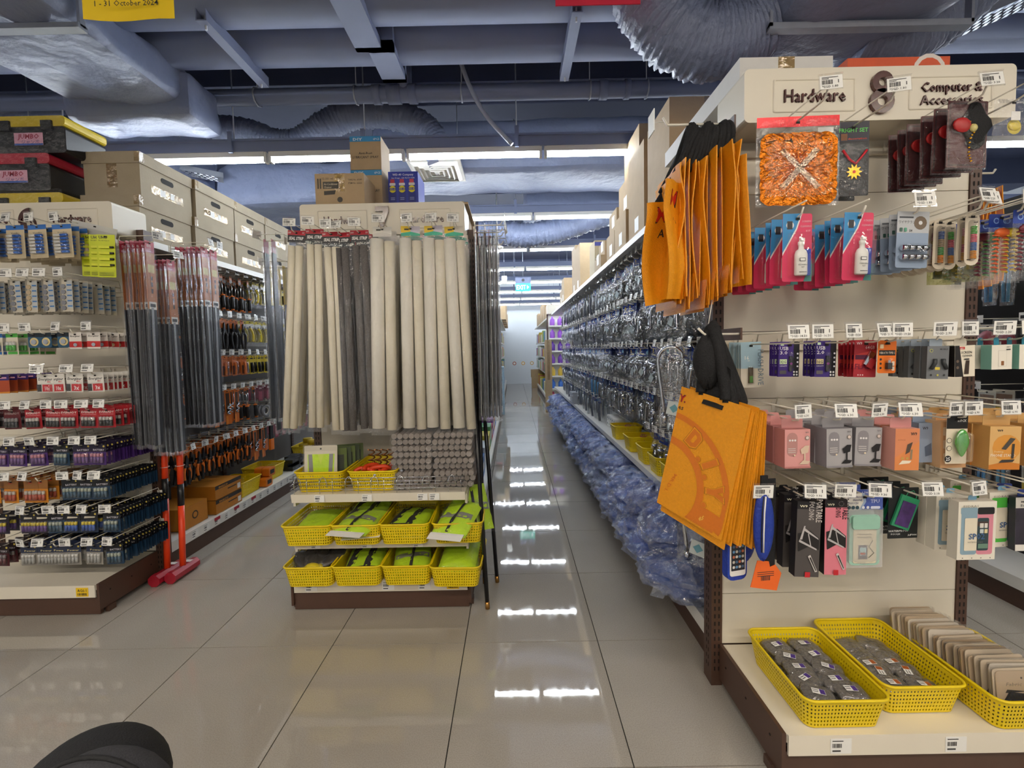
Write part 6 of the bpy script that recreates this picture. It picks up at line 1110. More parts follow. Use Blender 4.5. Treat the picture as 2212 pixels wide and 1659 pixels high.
toolcase(-2.68, 2.62, 2.47, K('d9bf2a'), 'topmost tool case with a yellow lid'); toolcase(-2.76, 2.60, 2.26, K('b01f38'), 'tool case with a red lid, middle of its stack'); toolcase(-2.72, 2.62, 2.052, K('d9bf2a'), 'lowest tool case behind the sign with the figure six'); toolcase(-3.15, 2.62, 2.26, K('b01f38'), 'tool case with a red lid at the picture edge')
# ================================================================== tool aisle: the run behind display 6
FA = Fr(-2.566, 0, R90); PA = 'tool aisle'
TO = 'c8651a'; TOM = P('tool_orange', 'e0741c', .4); SH = P('steel_shaft', 'c4c8cc', .2, .95)
def sdriver():
    m = card(.035, .06, K(TO), [('r', .1, .9, .1, .5, '2a2422')], .012)
    return Proto('screwdriver', 'screwdriver', m, [('shaft', MB().cyl((0, -.006, -.04), (0, -.006, -.15), .0035, SH, 8)), ('handle', MB().lathe([(.007, 0), (.015, -.012), (.013, -.04), (.016, -.08), (.012, -.105), (.004, -.11)], BLACKP, (0, -.008, -.145), 10)), ('collar', MB().cyl((0, -.008, -.143), (0, -.008, -.152), .0155, TOM, 10)), ('end_cap', MB().cyl((0, -.008, -.245), (0, -.008, -.257), .0125, TOM, 10))])
SDR = sdriver()
SDS = Proto('screwdriver_set', 'screwdriver set', card(.13, .15, K(TO), [('t', 'INGCO', .5, .78, .12, K('2a2422'), .5, .03), ('r', .1, .9, .1, .5, 'b8784a')], .014, r=.012), [('shaft', MB().cyl((-.045 + .03 * k, -.006, -.06), (-.045 + .03 * k, -.006, -.15), .003, SH, 8)) for k in range(4)] + [('handle', MB().lathe([(.006, 0), (.013, -.012), (.011, -.04), (.013, -.075), (.004, -.09)], BLACKP, (-.045 + .03 * k, -.008, -.14), 10)) for k in range(4)] + [('blister', bubble(.13, .15, .014, .04, .96, .0, .7, .022))])
def pliers(c2, seed):
    m = card(.05, .075, K(TO), [('t', 'INGCO', .5, .6, .16, K('2a2422'), .8, .03)], .012); h_ = P('plier_head', '3c3c40', .3, .8)
    ps = [('jaw', MB().prism([(-.012, -.06), (.012, -.06), (.016, -.1), (.006, -.03), (0, -.02), (-.006, -.03), (-.016, -.1)][::-1], -.012, -.002, h_))]
    for s_ in (-1, 1): ps += [('handle', MB().tube(spline([(s_ * .008, -.007, -.09), (s_ * .026, -.007, -.125), (s_ * .024, -.007, -.18), (s_ * .014, -.007, -.225)], 5), [.008] * 5 + [.0095] * 11, BLACKP, 8)), ('grip', MB().tube(spline([(s_ * .02, -.009, -.105), (s_ * .03, -.009, -.14), (s_ * .027, -.009, -.185)], 5), .0085, TOM if c2 else BLACKP, 8))]
    return Proto('pliers', 'pliers', m, ps)
PLI = [pliers(1, 1), pliers(0, 2)]
CUT = Proto('cutter_pack', 'cutter', card(.085, .05, K('d2cfc4'), [('r', 0, 1, .5, 1, 'c9b41e')], .012), [('cutter_handle', MB().tube(spline([(-.01, -.008, -.05), (.012, -.01, -.085), (.016, -.01, -.13), (.008, -.008, -.165)], 5), .011, K('d8c21e', .35), 8)), ('blade', MB().box(-.014, -.006, -.01, -.006, -.06, -.03, SH)), ('clear_bag', bag(.095, .2, .0, .035, 21))])
YBL = Proto('yellow_tool_card', 'tool', card(.06, .16, K('d2b714'), [('r', .12, .6, .08, .62, '1d1c1a'), ('r', .2, .8, .8, .87, '2a2826'), ('p', [(.5, .05), (.95, .05), (.95, .3)], '1d1c1a')], .012, r=.006), [('tool_body', MB().tube([(-.008, -.008, -.05), (.0, -.009, -.09), (-.006, -.008, -.13)], .009, BLACKP, 8))])
ORC = [Proto('orange_tool_card', 'tool', card(.07, .16, K(TO), [('t', 'INGCO', .5, .8, .1, K('2a2422'), .7, .03), ('r', .1, .9, .06, .5, c_)], .012, r=.005), [('tool_body', MB().tube(spline(pts, 5), rr, mt, 8)), ('blister', bubble(.07, .16, .012, .08, .92, .04, .74, .024))]) for c_, pts, rr, mt in (('3a2a20', [(-.01, -.008, -.045), (.008, -.01, -.08), (.0, -.008, -.135)], .011, BLACKP), ('8a8a8c', [(-.015, -.008, -.06), (.015, -.01, -.09), (-.01, -.008, -.12)], .007, SH), ('5a2a1a', [(.0, -.008, -.04), (.0, -.012, -.09), (.0, -.008, -.14)], .009, TOM))]
PNK = Proto('pink_strip_pack', 'strip pack', card(.055, .14, K('7a2438'), [('r', .15, .85, .1, .6, 'a84a5c'), ('r', .2, .8, .76, .85, 'e0c8cc')], .012), [('clear_bag', bag(.06, .14, .01, .02, 22))])
GRN = Proto('green_strip_pack', 'strip pack', card(.05, .14, K('4a4f4a'), [('r', .1, .9, 0, .4, '9fbe2a'), ('r', .1, .9, .55, .9, 'b8bcb8')], .012), [('clear_bag', bag(.055, .14, .01, .02, 23))])
LONG = Proto('orange_tool_card', 'tool', card(.06, .27, K(TO), [('r', .2, .8, .3, .9, '4a3020'), ('d', .5, .5, .25, '8a7a68'), ('r', .1, .4, .02, .25, 'e0862a')], .012), [('tool_body', MB().tube([(.02 * math.sin(a), -.008, -.1 - .006 * a) for a in range(14)], .006, SH, 6))])
HKN = Proto('utility_knife', 'knife', MB().box(-.022, .022, -.014, 0, -.14, 0, BLACKP), [('orange_sleeve', MB().box(-.026, .026, -.017, .003, -.22, -.12, TOM)), ('hang_loop', MB().tube([(-.006, -.006, 0), (0, -.006, .014), (.006, -.006, 0)], .002, WIRE, 5))])
TAPER = Proto('tape_ring', 'tape roll', MB().tube([(.045 * math.cos(a * math.pi / 8), -.012, -.05 + .045 * math.sin(a * math.pi / 8)) for a in range(16)], .013, P('grey_tape', '8e8f94', .45), 8, closed=True), [('tape_core', MB().tube([(.03 * math.cos(a * math.pi / 8), -.012, -.05 + .03 * math.sin(a * math.pi / 8)) for a in range(16)], .005, K('d8d4cc'), 6, closed=True))])
def runhooks(fr, s_, ys, z, L, place, rowi, pick, n, sp, tagp=1.0, wire=None, rj=.15, grow=None):
    for j, y in enumerate(ys):
        pr_, d_ = pick(j, y); lx = s_ * y; i = hook(fr, lx, z, L, place, None, nth(rowi), random.random() < tagp, wire=wire)
        nn = n if isinstance(n, int) else n(j, y)
        for k in range(nn):
            q = pr_[(j + k) % len(pr_)] if isinstance(pr_, list) else pr_
            q.put(fr.at(lx + random.uniform(-.006, .006), -L + .03 + sp * k, z - .006), fr.rz + random.uniform(-rj, rj), '%s, %s from tip, %s hook, %s row, %s' % (d_, nth(k + 1), nth(i), nth(rowi), place), d_ + 's', ry=random.uniform(-.05, .05) * (1 + 2 * (rj > .2)), bare=k > 2, scale=(random.uniform(*grow) if grow else None))
yA = [2.93 + .115 * k for k in range(18)]
T = lambda *seq: (lambda j, y: [(p_, d_) for p_, d_, a in seq if j < a][0] if any(j < a for *_x, a in seq) else seq[-1][:2])
runhooks(FA, 1, yA, ZA[0] - .03, .36, PA, 1, T((SDS, 'orange screwdriver set', 2), (SDR, 'orange and black screwdriver', 8), (CUT, 'yellow cutter in clear pack', 10), (YBL, 'yellow carded tool', 99)), 4, .045)
runhooks(FA, 1, yA, ZA[1], .36, PA, 2, T((ORC[0], 'orange carded hand tool', 2), (PLI[1], 'black pliers on orange card', 7), (CUT, 'yellow cutter in clear pack', 99)), 4, .045)
runhooks(FA, 1, yA, ZA[2], .36, PA, 3, T((ORC[1], 'orange carded steel tool', 4), (ORC[2], 'orange carded driver', 7), (YBL, 'yellow carded tool', 99)), 4, .045)
runhooks(FA, 1, yA, ZA[3], .36, PA, 4, T((ORC[0], 'orange carded hand tool', 3), (LONG, 'long orange carded tool', 6), (SDR, 'orange and black screwdriver', 8), (PNK, 'pink strip pack', 11), (GRN, 'grey and lime strip pack', 99)), 3, .05)
runhooks(FA, 1, yA, ZA[4], .36, PA, 5, T((PLI[0], 'orange-gripped pliers', 7), (LONG, 'long orange carded tool', 9), (HKN, 'black and orange utility knife', 10), (PNK, 'pink strip pack', 99)), 5, .05)
runhooks(FA, 1, [4.0 + .16 * k for k in range(5)], .86, .3, PA, 6, lambda j, y: (TAPER, 'grey tape roll'), 3, .04)
# deck of the tool aisle
def carton_x(x0, x1, y0, y1, z0, z1, label, mat, prints=(), group=None):
    """carton whose printed face looks toward +X"""
    w_, d_, h_ = y1 - y0, x1 - x0, z1 - z0; o = tag(MB().box(-w_/2, w_/2, -d_/2, d_/2, 0, h_, mat).build('carton', None, ((x0 + x1) / 2, (y0 + y1) / 2, z0), R90), label, 'box', group)
    if prints: card(w_, h_, mat, prints, h_, .0006, .0002, False, None, -d_/2 - .0006).build('printed_face', o)
    return o
OBX = P('orange_box', 'b5741f', .55, var=.12, scale=15); pr_ = [('r', 0, 1, .72, 1, '2c2622'), ('t', 'INGCO', .3, .76, .2, K('d8902a'), .34, .04), ('r', .46, .8, .42, .5, '2c2622'), ('r', .84, .96, .1, .5, 'e8e4dc')]
for k in range(2): carton_x(-2.50, -2.18, 3.12, 3.42, .164 + .105 * k, .264 + .105 * k, 'orange tool carton, %s of the pair on the deck' % ('lower', 'upper')[k], OBX, pr_, 'orange tool cartons')
carton_x(-2.44, -2.2, 2.82, 3.06, .164, .31, 'upright orange carton behind the sledgehammers', OBX, [('d', .5, .5, .12, '3a2a1c'), ('d', .5, .5, .08, 'b5741f')], 'orange tool cartons')
BA = basket_proto(.30, .26, .12, .0125, .0135); BA.put((-2.33, 3.60, .164), R90, 'yellow basket next to the orange tool cartons', 'yellow baskets on the tool aisle deck'); BA.put((-2.36, 4.05, .164), R90, 'yellow basket behind the orange tape measures', 'yellow baskets on the tool aisle deck'); BA.put((-2.36, 4.95, .164), R90, 'yellow basket of tape rolls far down the tool aisle', 'yellow baskets on the tool aisle deck')
for k in range(4): 
    o = tag(MB().prism(rrect(-.05, .05, 0, .075, .015), -.03, .03, P('tm_orange', 'e07a1e', .35)).build('tape_measure', None, (-2.2 - .07 * (k % 2), 3.80 + .05 * (k // 2), .164 + .077 * (k // 2)), R90), 'orange tape measure, %s of four between the baskets' % nth(k + 1), 'tape measure', 'orange tape measures'); MB().box(-.03, .03, -.033, -.031, .02, .055, BLACKP).build('label_plate', o)
for k in range(8):
    o = tag(MB().box(-.08, .08, -.05, .05, 0, .035, BLACKP).build('black_case', None, (-2.25 - .05 * (k % 2), 4.35 + .13 * (k // 3), .164 + .036 * (k % 3)), R90), 'flat black case, %s in the dark stack' % nth(k + 1), 'case', 'flat black cases'); MB().box(-.03, .03, -.0512, -.05, .008, .026, P('case_badge', '4a4a50', .4)).build('badge', o)
for k in range(6): o = tag(MB().lathe([(.03, 0), (.05, 0), (.05, .05), (.03, .05)], K('c9a81c'), (-2.28 - .1 * (k % 2), 4.88 + .1 * (k // 3), .20 + .05 * (k % 3)), 16).build('tape_roll'), 'yellow tape roll, %s in the far basket' % nth(k + 1), 'tape roll', 'yellow tape rolls')
for k in range(16):
    y = 2.75 + .11 * k; q = price_label(None, 0, 0, 0, .06, .045, k); q.location = (-2.1475, y, .133); q.rotation_euler = (0, 0, R90); q.name = 'deck_price_label'; tag(q, '%s deck price label, %s along the tool aisle lip' % ('red-topped' if k in (3, 5, 7) else 'white', nth(k + 1)), 'price tag', 'deck price labels')
    if k in (3, 5, 7): MB().box(-.03, .03, -.002, -.0008, .008, .03, K('b02038')).build('red_flash', q)
# ================================================================== tap aisle: the run behind display 8
FC = Fr(1.206, 0, -R90); PC = 'tap aisle'
BLC = P('blue_card', '1c3a8c', .4, var=.15, scale=20); SPARK = film('sparkle_film', 'ffffff', .11, .6, 40, .05, (1, 1, .6), .008)
def hdr(txt='TAP FITTINGS', w_=.11): return card(w_, .06, BLC, [('t', 'TAP', .2, .42, .2, K('d8c23a'), .2, .02), ('t', 'FITTINGS', .3, .2, .2, K('d8c23a'), .44, .02), ('d', .82, .5, .13, '6fb0d8'), ('d', .2, .7, .06, 'c8b048')], .012)
def tap(seed):
    r_ = random.Random(seed); a = MB().lathe([(.012, 0), (.016, .01), (.012, .02), (.012, .05), (.018, .055), (.02, .07), (.006, .078)], CHROME, (0, -.015, -.16), 12)
    s_ = MB().tube(spline([(0, -.015, -.125), (.03, -.02, -.12), (.05, -.02, -.14), (.052, -.02, -.17)], 5), .009, CHROME, 8); h_ = MB().tube([(-.035, -.015, -.08), (.0, -.015, -.083), (.035, -.015, -.08)], [.006, .009, .006], CHROME, 8)
    return Proto('tap_pack', 'tap', hdr(), [('tap_body', a), ('spout', s_), ('tap_handle', h_), ('clear_bag', bag(.14, .23, -.01, .075, seed, SPARK, 12, 18, 1.6)), ('size_card', MB().obox(Matrix.Translation((.02, -.034, -.15)) @ Matrix.Rotation(.6, 4, 'Y'), .035, .001, .04, K('cfe0e6')))])
def hose(seed):
    q = MB()
    for k in range(4): q.tube([((.042 - .004 * k) * math.cos(t), -.01 - .006 * (k % 2), -.105 + (.052 - .004 * k) * math.sin(t)) for t in [x * math.pi / 9 for x in range(18)]], .0055, CHROME, 7, closed=True)
    return Proto('shower_hose_pack', 'shower hose', hdr('SHOWER', .1), [('hose_coil', q), ('clear_bag', bag(.125, .2, -.01, .06, seed, SPARK, 12, 16, 1.4))])
def spout(seed): return Proto('spout_pack', 'spout', hdr('SPOUT', .09), [('spout', MB().tube(spline([(-.03, -.012, -.2), (-.03, -.012, -.1), (-.012, -.012, -.065), (.015, -.012, -.07), (.022, -.012, -.11), (.022, -.012, -.14)], 5), .0085, CHROME, 8)), ('nut', MB().cyl((-.03, -.012, -.205), (-.03, -.012, -.185), .014, CHROME, 6)), ('clear_bag', bag(.115, .24, -.01, .065, seed, SPARK, 12, 18, 1.6))])
def nozzle(seed): return Proto('bib_tap_pack', 'tap', hdr('BIB TAP', .08), [('tap_body', MB().lathe([(.008, -.2), (.008, -.16), (.016, -.155), (.016, -.12), (.011, -.115), (.011, -.09), (.018, -.085), (.018, -.075)], CHROME, (0, -.014, 0), 12)), ('black_ring', MB().cyl((0, -.014, -.14), (0, -.014, -.135), .0175, BLACKP, 12)), ('clear_bag', bag(.1, .2, -.02, .055, seed, SPARK, 10, 16, 1.4))])
GST = P('grey_hose', '6a7080', .4, .4, var=.2, scale=30)
def strand(seed, mt): return Proto('connector_hose_pack', 'connector hose', hdr('CONNECT', .06), [('hose', MB().tube([(-.012, -.008, -.05), (-.014, -.01, -.13), (-.01, -.008, -.22)], .007, mt, 8)), ('hose', MB().tube([(.01, -.008, -.05), (.013, -.01, -.13), (.012, -.008, -.22)], .007, mt, 8)), ('clear_bag', bag(.075, .23, -.01, .045, seed, SPARK, 8, 14, 1.4))])
TP = [tap(31), tap(32), tap(33)]; HS = [hose(34), hose(35)]; SPO = [spout(36), spout(37)]; NZ = [nozzle(38)]; ST_ = [strand(39, GST), strand(40, SH)]; STB_ = [strand(41, P('blue_hose', '3d82b8', .35)), strand(42, P('blue_hose2', '5aa0c8', .35))]
near_y = [1.98 + .13 * k for k in range(20)]; far_y = [4.62 + .2 * k for k in range(17)]
def pickC(r_):
    def f(j, y):
        if y < 4.6: return {1: (TP, 'chrome tap in clear bag'), 2: (TP if j % 3 else SPO, 'chrome fitting in clear bag'), 3: (TP if y > 2.6 else SPO, 'chrome fitting in clear bag'), 4: (SPO if j % 2 else TP, 'chrome fitting in clear bag'), 5: (NZ if y < 3 else ST_, 'bagged nozzle or hose')}[r_]
        return {1: (ST_, 'bagged connector hose'), 2: (HS if y > 5.5 else ST_, 'bagged coiled hose'), 3: (HS, 'bagged coiled hose'), 4: (HS if y > 5.6 else STB_ if y < 5.2 else ST_, 'bagged hose'), 5: (ST_, 'bagged connector hose')}[r_]
    return f
for r_ in range(1, 6):
    runhooks(FC, -1, near_y[(2 if r_ > 3 else 0):(7 if r_ == 5 else None)], ZC[r_ - 1], .33, PC, r_, pickC(r_), 2, .09, rj=.6, grow=(.9, 1.25))
    runhooks(FC, -1, far_y, ZC[r_ - 1], .33, 'far ' + PC, r_, pickC(r_), 2, .09, rj=.5, grow=(.9, 1.2))
# long curved spouts hanging at the front of the run
for k, (px, py, y, s_) in enumerate(((1440, 750, 1.95, 1.0), (1490, 1040, 1.80, .95))):
    p = atY(px, py, y); t = thing('swan_spout', ('tall swan-neck spout in a bag beside the black bag handles', 'lower swan-neck spout behind the front orange bag')[k], 'spout', (p.x + .02, y, p.z), -.6, 'swan-neck spouts')
    MB().tube(spline([(-.03, 0, -.3), (-.055, 0, -.1), (-.055, 0, -.045), (-.03, 0, -.008), (.01, 0, 0), (.04, 0, -.02), (.05, 0, -.05)], 6), .0085, CHROME, 10).build('spout_tube', t); MB().cyl((-.028, 0, -.34), (-.03, 0, -.3), .013, CHROME, 10).build('nut', t); bag(.14, .38, .02, .05, 50 + k, SPARK, 12, 20).build('clear_bag', t); MB().obox(Matrix.Translation((.02, -.03, -.27)) @ Matrix.Rotation(.2, 4, 'Y'), .06, .001, .06, K('d8e2e2')).obox(Matrix.Translation((.02, -.0315, -.27)) @ Matrix.Rotation(.98, 4, 'Y'), .028, .001, .028, K('6fa8b8')).build('drop_card', t)
    MB().cyl((0, 0, .0), (.1, .0, .02), .002, WIRE, 5).build('hang_wire', t)
# mid shelf: small yellow baskets and white rolls
BC = basket_proto(.19, .24, .11, .0125, .0135, 'storage_basket')
for k, y in enumerate((2.45, 2.68, 2.95, 3.3, 3.75)): 
    BC.put((.965, y, .542), -R90, 'small yellow basket on the tap aisle shelf, %s from display eight' % nth(k + 1), 'small yellow baskets in the tap aisle')
    for q in range(4): tag(MB().tube([(.02 * math.cos(a), .02 * math.sin(a), .003 * a) for a in [x * .6 for x in range(22)]], .003, SH if k < 3 else K('c86a5a'), 6).build('spring_ring', None, (.92 + .025 * q, y - .05 + .03 * q, .6 + .012 * (q % 2)), q), 'small metal ring, %s in the %s small yellow basket' % (nth(q + 1), nth(k + 1)), 'ring', 'small metal rings')
for k in range(10):
    o = tag(MB().cyl((-.05, 0, .03), (.05, 0, .03), .028, PW, 14).build('white_roll', None, (.98, 4.05 + .07 * (k % 5), .542 + .058 * (k // 5)), 0), 'white wrapped roll, %s layer, %s along the tap aisle shelf' % (('lower', 'upper')[k // 5], nth(k % 5 + 1)), 'roll', 'white rolls'); MB().cyl((-.052, 0, .03), (-.05, 0, .03), .01, K('7f8a98'), 10).build('core', o)
for k in range(7): 
    o = tag(MB().box(-.16, .16, -.14, .14, 0, .02, K('b9bcc2')).build('flat_pack', None, (.98, 6.2 + .01 * k, .542 + .022 * k), random.uniform(-.1, .1)), 'flat grey pack, %s from the bottom of the far shelf pile' % nth(k + 1), 'pack', 'flat grey packs'); MB().grid(6, 4, lambda u, v: (-.17 + .34 * u, -.15 + .3 * v, .0215 + .004 * noise.noise(Vector((u * 5, v * 5, 0)))), FILM).build('clear_wrap', o)
# bags of blue goods bulging off the deck
BLUES = [P('blue_cloth_%d' % i, c_, .55, var=.25, scale=9, bump=.5, bscale=25) for i, c_ in enumerate(('2d56a8', '34579a', '5a78b4', '8390a8', '274a94'))]; WRAP = film('milky_film', 'e8eefc', .10, .8, 30, .1, veil=.16)
def blue(seed, i):
    f = lambda a, b, g, s2: (lambda d: (d.x * .17 * g, d.y * .16 * g, d.z * .095 * g))(Vector((math.cos(a) * math.cos(b), math.sin(a) * math.cos(b), math.sin(b))) * (1 + .3 * noise.noise(Vector((math.cos(a) * 2.2, math.sin(a) * 2.2 + s2, math.sin(b) * 2.5))) + .3 * (.35 - abs(noise.noise(Vector((math.cos(a) * 4, math.sin(a) * 4 + s2, math.sin(b) * 4))))) + .16 * (.3 - abs(noise.noise(Vector((math.cos(a) * 9, math.sin(a) * 9 + s2, math.sin(b) * 9)))))))
    wr = MB().blob(lambda a, b: f(a, b, 1.08, seed + .35), WRAP, 30, 18); wr.sm = [False] * len(wr.sm); r_ = random.Random(seed)
    for q in range(4):                                           # twisted bag ends
        a, b = r_.uniform(0, 6.28), r_.uniform(-.5, .9); p0 = Vector(f(a, b, 1.0, seed)); d = p0.normalized(); s_ = d.orthogonal().normalized(); t_ = d.cross(s_)
        n_ = 9; ring = [p0 + d * .05 * r_.uniform(.6, 1.2) + (s_ * math.cos(k * 6.28 / n_) + t_ * math.sin(k * 6.28 / n_)) * .05 * r_.uniform(.4, 1.2) for k in range(n_)]
        wr.add([p0] + ring, [(0, k + 1, (k + 1) % n_ + 1) for k in range(n_)], WRAP)
    return Proto('blue_goods_bag', 'bag', MB().blob(lambda a, b: f(a, b, .93, seed), BLUES[i], 36, 22), [('clear_wrap', wr)])
BB = [blue(1, 0), blue(4, 1), blue(9, 2), blue(13, 3), blue(17, 4)]
n_ = 0
for k in range(30):
    y = 1.97 + .2 * k
    for lv in range(2):
        n_ += 1; x = .80 - .05 * (1 - lv) + random.uniform(-.03, .03)
        i_ = random.choice((0, 1, 4)) if y < 2.6 else random.choice((0, 1, 2, 3, 2))
        BB[i_].put((x, y + random.uniform(-.05, .05) + .08 * lv, .255 + .155 * lv + (.03 if y < 2.4 else -.01)), random.uniform(0, 6.28), 'film-wrapped bundle of blue goods, %s layer, %s along the tap aisle deck' % (('lower', 'upper')[lv], nth(k + 1)), 'blue goods bundles', rx=random.uniform(-.2, .2), scale=(1.0 if y < 2.8 else .85) * random.uniform(.85, 1.05))
# cartons on the top shelf of the tap aisle
ci = 0
for (y0, y1, z0, z1, x0) in ((2.35, 2.72, 2.032, 2.62, .84), (2.76, 3.12, 2.032, 2.60, .83), (3.16, 3.5, 2.032, 2.30, .82), (3.16, 3.52, 2.302, 2.56, .86), (3.1, 3.5, 2.562, 2.86, .9), (3.56, 3.84, 2.032, 2.26, .83), (3.56, 3.82, 2.262, 2.44, .85), (3.95, 4.25, 2.032, 2.15, .8), (3.97, 4.23, 2.152, 2.28, .84), (5.4, 5.8, 2.032, 2.6, .84), (5.85, 6.2, 2.032, 2.68, .85), (6.9, 7.25, 2.032, 2.42, .82), (7.3, 7.7, 2.032, 2.3, .84)):
    ci += 1; o = carton(x0, x0 + .42, y0, y1, z0, z1, 'brown carton on the tap aisle top shelf, %s along it' % nth(ci), group='cartons on the tap aisle shelf'); w_ = .42
    MB().box(-w_/2 - .0012, -w_/2 - .0006, -.06, .03, .05, .14, PAPER).build('shipping_label', o)
carton(.86, 1.25, 4.55, 4.85, 2.032, 2.42, 'drain cleaner carton with a blue stripe on the tap aisle shelf', P('tan_board', 'bfae8c', .7), prints=[('r', 0, .38, .86, .96, '4a4f9a'), ('r', .62, 1, .86, .96, '4a4f9a'), ('d', .5, .9, .06, '3a3a4a'), ('t', 'PYE', .5, .72, .08, INK, .12, .02), ('t', 'DRAIN CLOG-FREE', .5, .56, .1, INK, .62, .03), ('r', .2, .8, .4, .46, '3a3630')], group='cartons on the tap aisle shelf')
wr = tag(MB().blob(lambda a, b: (.17 * math.copysign(abs(math.cos(a)) ** .5, math.cos(a)) * abs(math.cos(b)) ** .4, .17 * math.copysign(abs(math.sin(a)) ** .5, math.sin(a)) * abs(math.cos(b)) ** .4, .13 + .13 * math.sin(b)), P('wrapped_goods', 'c2b59a', .6, var=.2, scale=20), 20, 10).build('wrapped_bundle', None, (1.03, 4.30 + .08, 2.032)), 'bundle in crinkled clear wrap beside the drain cleaner carton', 'bundle'); MB().blob(lambda a, b: (.185 * math.copysign(abs(math.cos(a)) ** .5, math.cos(a)) * abs(math.cos(b)) ** .4, .185 * math.copysign(abs(math.sin(a)) ** .5, math.sin(a)) * abs(math.cos(b)) ** .4, .133 + .14 * math.sin(b) + .012 * noise.noise(Vector((a * 3, b * 4, 0)))), FILM, 26, 14).build('clear_wrap', wr)
# ------------------------------------------------------------------ what lies past the cross aisle
def far_end(x0, x1, y, label, cols, sign):
    t = thing('shelving_unit', label, 'shelving'); MB().box(x0, x1, y + .4, y + .44, 0, 2.1, WHITE).build('back_panel', t)
    for x in (x0, x1 - .03): MB().box(x, x + .03, y + .38, y + .44, 0, 2.1, BROWN).build('upright', t)
    for i in range(7): MB().box(x0 + .03, x1 - .03, y, y + .4, .12 + .28 * i, .15 + .28 * i, WHITE).build('shelf', t)
    MB().box(x0, x1, y + .2, y + .42, 2.1, 2.3, CREAM).text(sign, (x0 + x1) / 2, 2.16, .1, y + .198, LET, bold=.03).build('header', t)
    for i in range(7):
        for k in range(5):
            xx = x0 + .1 + .17 * k; tag(MB().lathe([(.05, 0), (.055, .02), (.055, .13), (.03, .16), (.02, .17), (.02, .2), (.005, .2)], K(cols[i % len(cols)], .35), (0, 0, 0), 12).build('detergent_bottle', None, (xx, y + .12, .151 + .28 * i)), 'coloured bottle, %s from the aisle on the %s shelf of the far display' % (nth(k + 1), nth(i + 1)), 'bottle', 'bottles on the far display')
far_end(.79, 1.69, 9.7, 'far end display stacked with purple and pink bottles', ('b0305a', '2f62b0', 'c9a83a', '6a3a9a', '5a2f90', '8a4ab8', '9a5ac4'), 'Personal')
for i in range(4): bay(1.24, 10.2 + 1.4 * i, 11.6 + 1.4 * i, 'shelving bay beyond the far bottle display, %s bay' % nth(i + 1), GP_C, 2.0, ((2.03, .44), (1.5, .4), (1.1, .4), (.7, .4)), sides=(-1,))
for i in range(5): bay(-.7, 9.9 + 1.3 * i, 11.2 + 1.3 * i, 'shelving bay of the far middle run, %s bay' % nth(i + 1), GP_C, 2.0, ((2.03, .44), (1.5, .4), (1.1, .4), (.7, .4)), sides=(1,))
cc = ('c23a5a', '4f7fc0', 'd8c84a', '8a5aa8', 'dfe4e8', '5fa870', 'c87a3a', 'e8e4da')
for s_, x in ((-1, .93), (1, -.40)):
    for i in range(14):
        for z in (.164, .702, 1.102, 1.502):
            h_ = .2 + .12 * random.random(); y = 10.3 + .38 * i
            o = tag(MB().box(-.1, .1, -.15, .15, 0, h_, K(random.choice(cc))).build('goods_box', None, (x, y, z)), 'packed goods box on the %s shelf, %s along the far %s run' % (nth((.164, .702, 1.102, 1.502).index(z) + 1), nth(i + 1), 'middle' if s_ > 0 else 'right-hand'), 'box', 'packed goods in the far aisle'); MB().box(-.06, .06, -.1505, -.15, h_ * .3, h_ * .7, PAPER).build('label_panel', o)
    for i in range(5): carton(x - .2 + (.1 if s_ < 0 else 0), x + .25, 10.4 + .95 * i, 11.1 + .95 * i, 2.032, 2.35 + .1 * (i % 3), 'brown carton on the far %s run, %s along' % ('middle' if s_ > 0 else 'right-hand', nth(i + 1)), group='cartons far down the aisle')
carton(.62, 1.12, 14.6, 15.0, 0.001, .36, 'lower brown carton on the floor by the white end wall', group='cartons by the end wall'); carton(.6, 1.1, 14.6, 15.0, .362, .62, 'upper brown carton by the white end wall', group='cartons by the end wall')
carton(.66, .80, 9.0, 9.1, 0.001, 1.5, 'tall brown carton strip standing at the cross aisle', group='cartons by the end wall')
for k in range(3): tag(MB().cyl((.05 + .33 * k, 16.549, .78), (.05 + .33 * k, 16.545, .78), .07, K(('b04a3a', 'd8a03a', 'c89a4a')[k]), 16).disc(.05 + .33 * k, .78, .045, 16.544, PAPER, 12).build('wall_sticker'), 'round sticker on the white end wall, %s of three' % nth(k + 1), 'sticker', 'round wall stickers')
# goods on the aisle side of the middle run
FB = Fr(-.666, 0, R90); PB = 'middle run'
for r_, z in enumerate((1.7, 1.3, .9)): runhooks(FB, 1, [2.95 + .3 * k for k in range(18)], z, .34, PB, r_ + 1, lambda j, y: ((ST_, 'bagged hose') if j % 3 else (HS, 'bagged coiled hose')), 2, .1)
YCB = Proto('yellow_card_pack', 'tool pack', card(.1, .16, K('c9c4b4'), [('r', 0, 1, 0, .4, 'd8b81a'), ('d', .8, .2, .1, '2a2a2a'), ('r', .1, .9, .5, .85, '8a6a50')], .012), [('clear_bag', bag(.11, .18, .0, .03, 61))])
runhooks(FB, 1, [3.6 + .25 * k for k in range(8)], 1.08, .42, PB, 4, lambda j, y: (YCB, 'yellow-based pack'), 3, .06)
BLW = P('blue_white', 'a9c4d8', .45, var=.5, scale=25)
for k in range(4): o = tag(MB().box(-.14, .14, -.2, .2, 0, .24, BLW).build('blue_pack', None, (-.33, 9.0, .001 + .242 * k)), 'pale blue pack, %s from the floor at the cross aisle' % nth(k + 1), 'pack', 'pale blue packs'); MB().box(-.1, .1, -.2005, -.2, .05, .19, PAPER).build('label_panel', o)
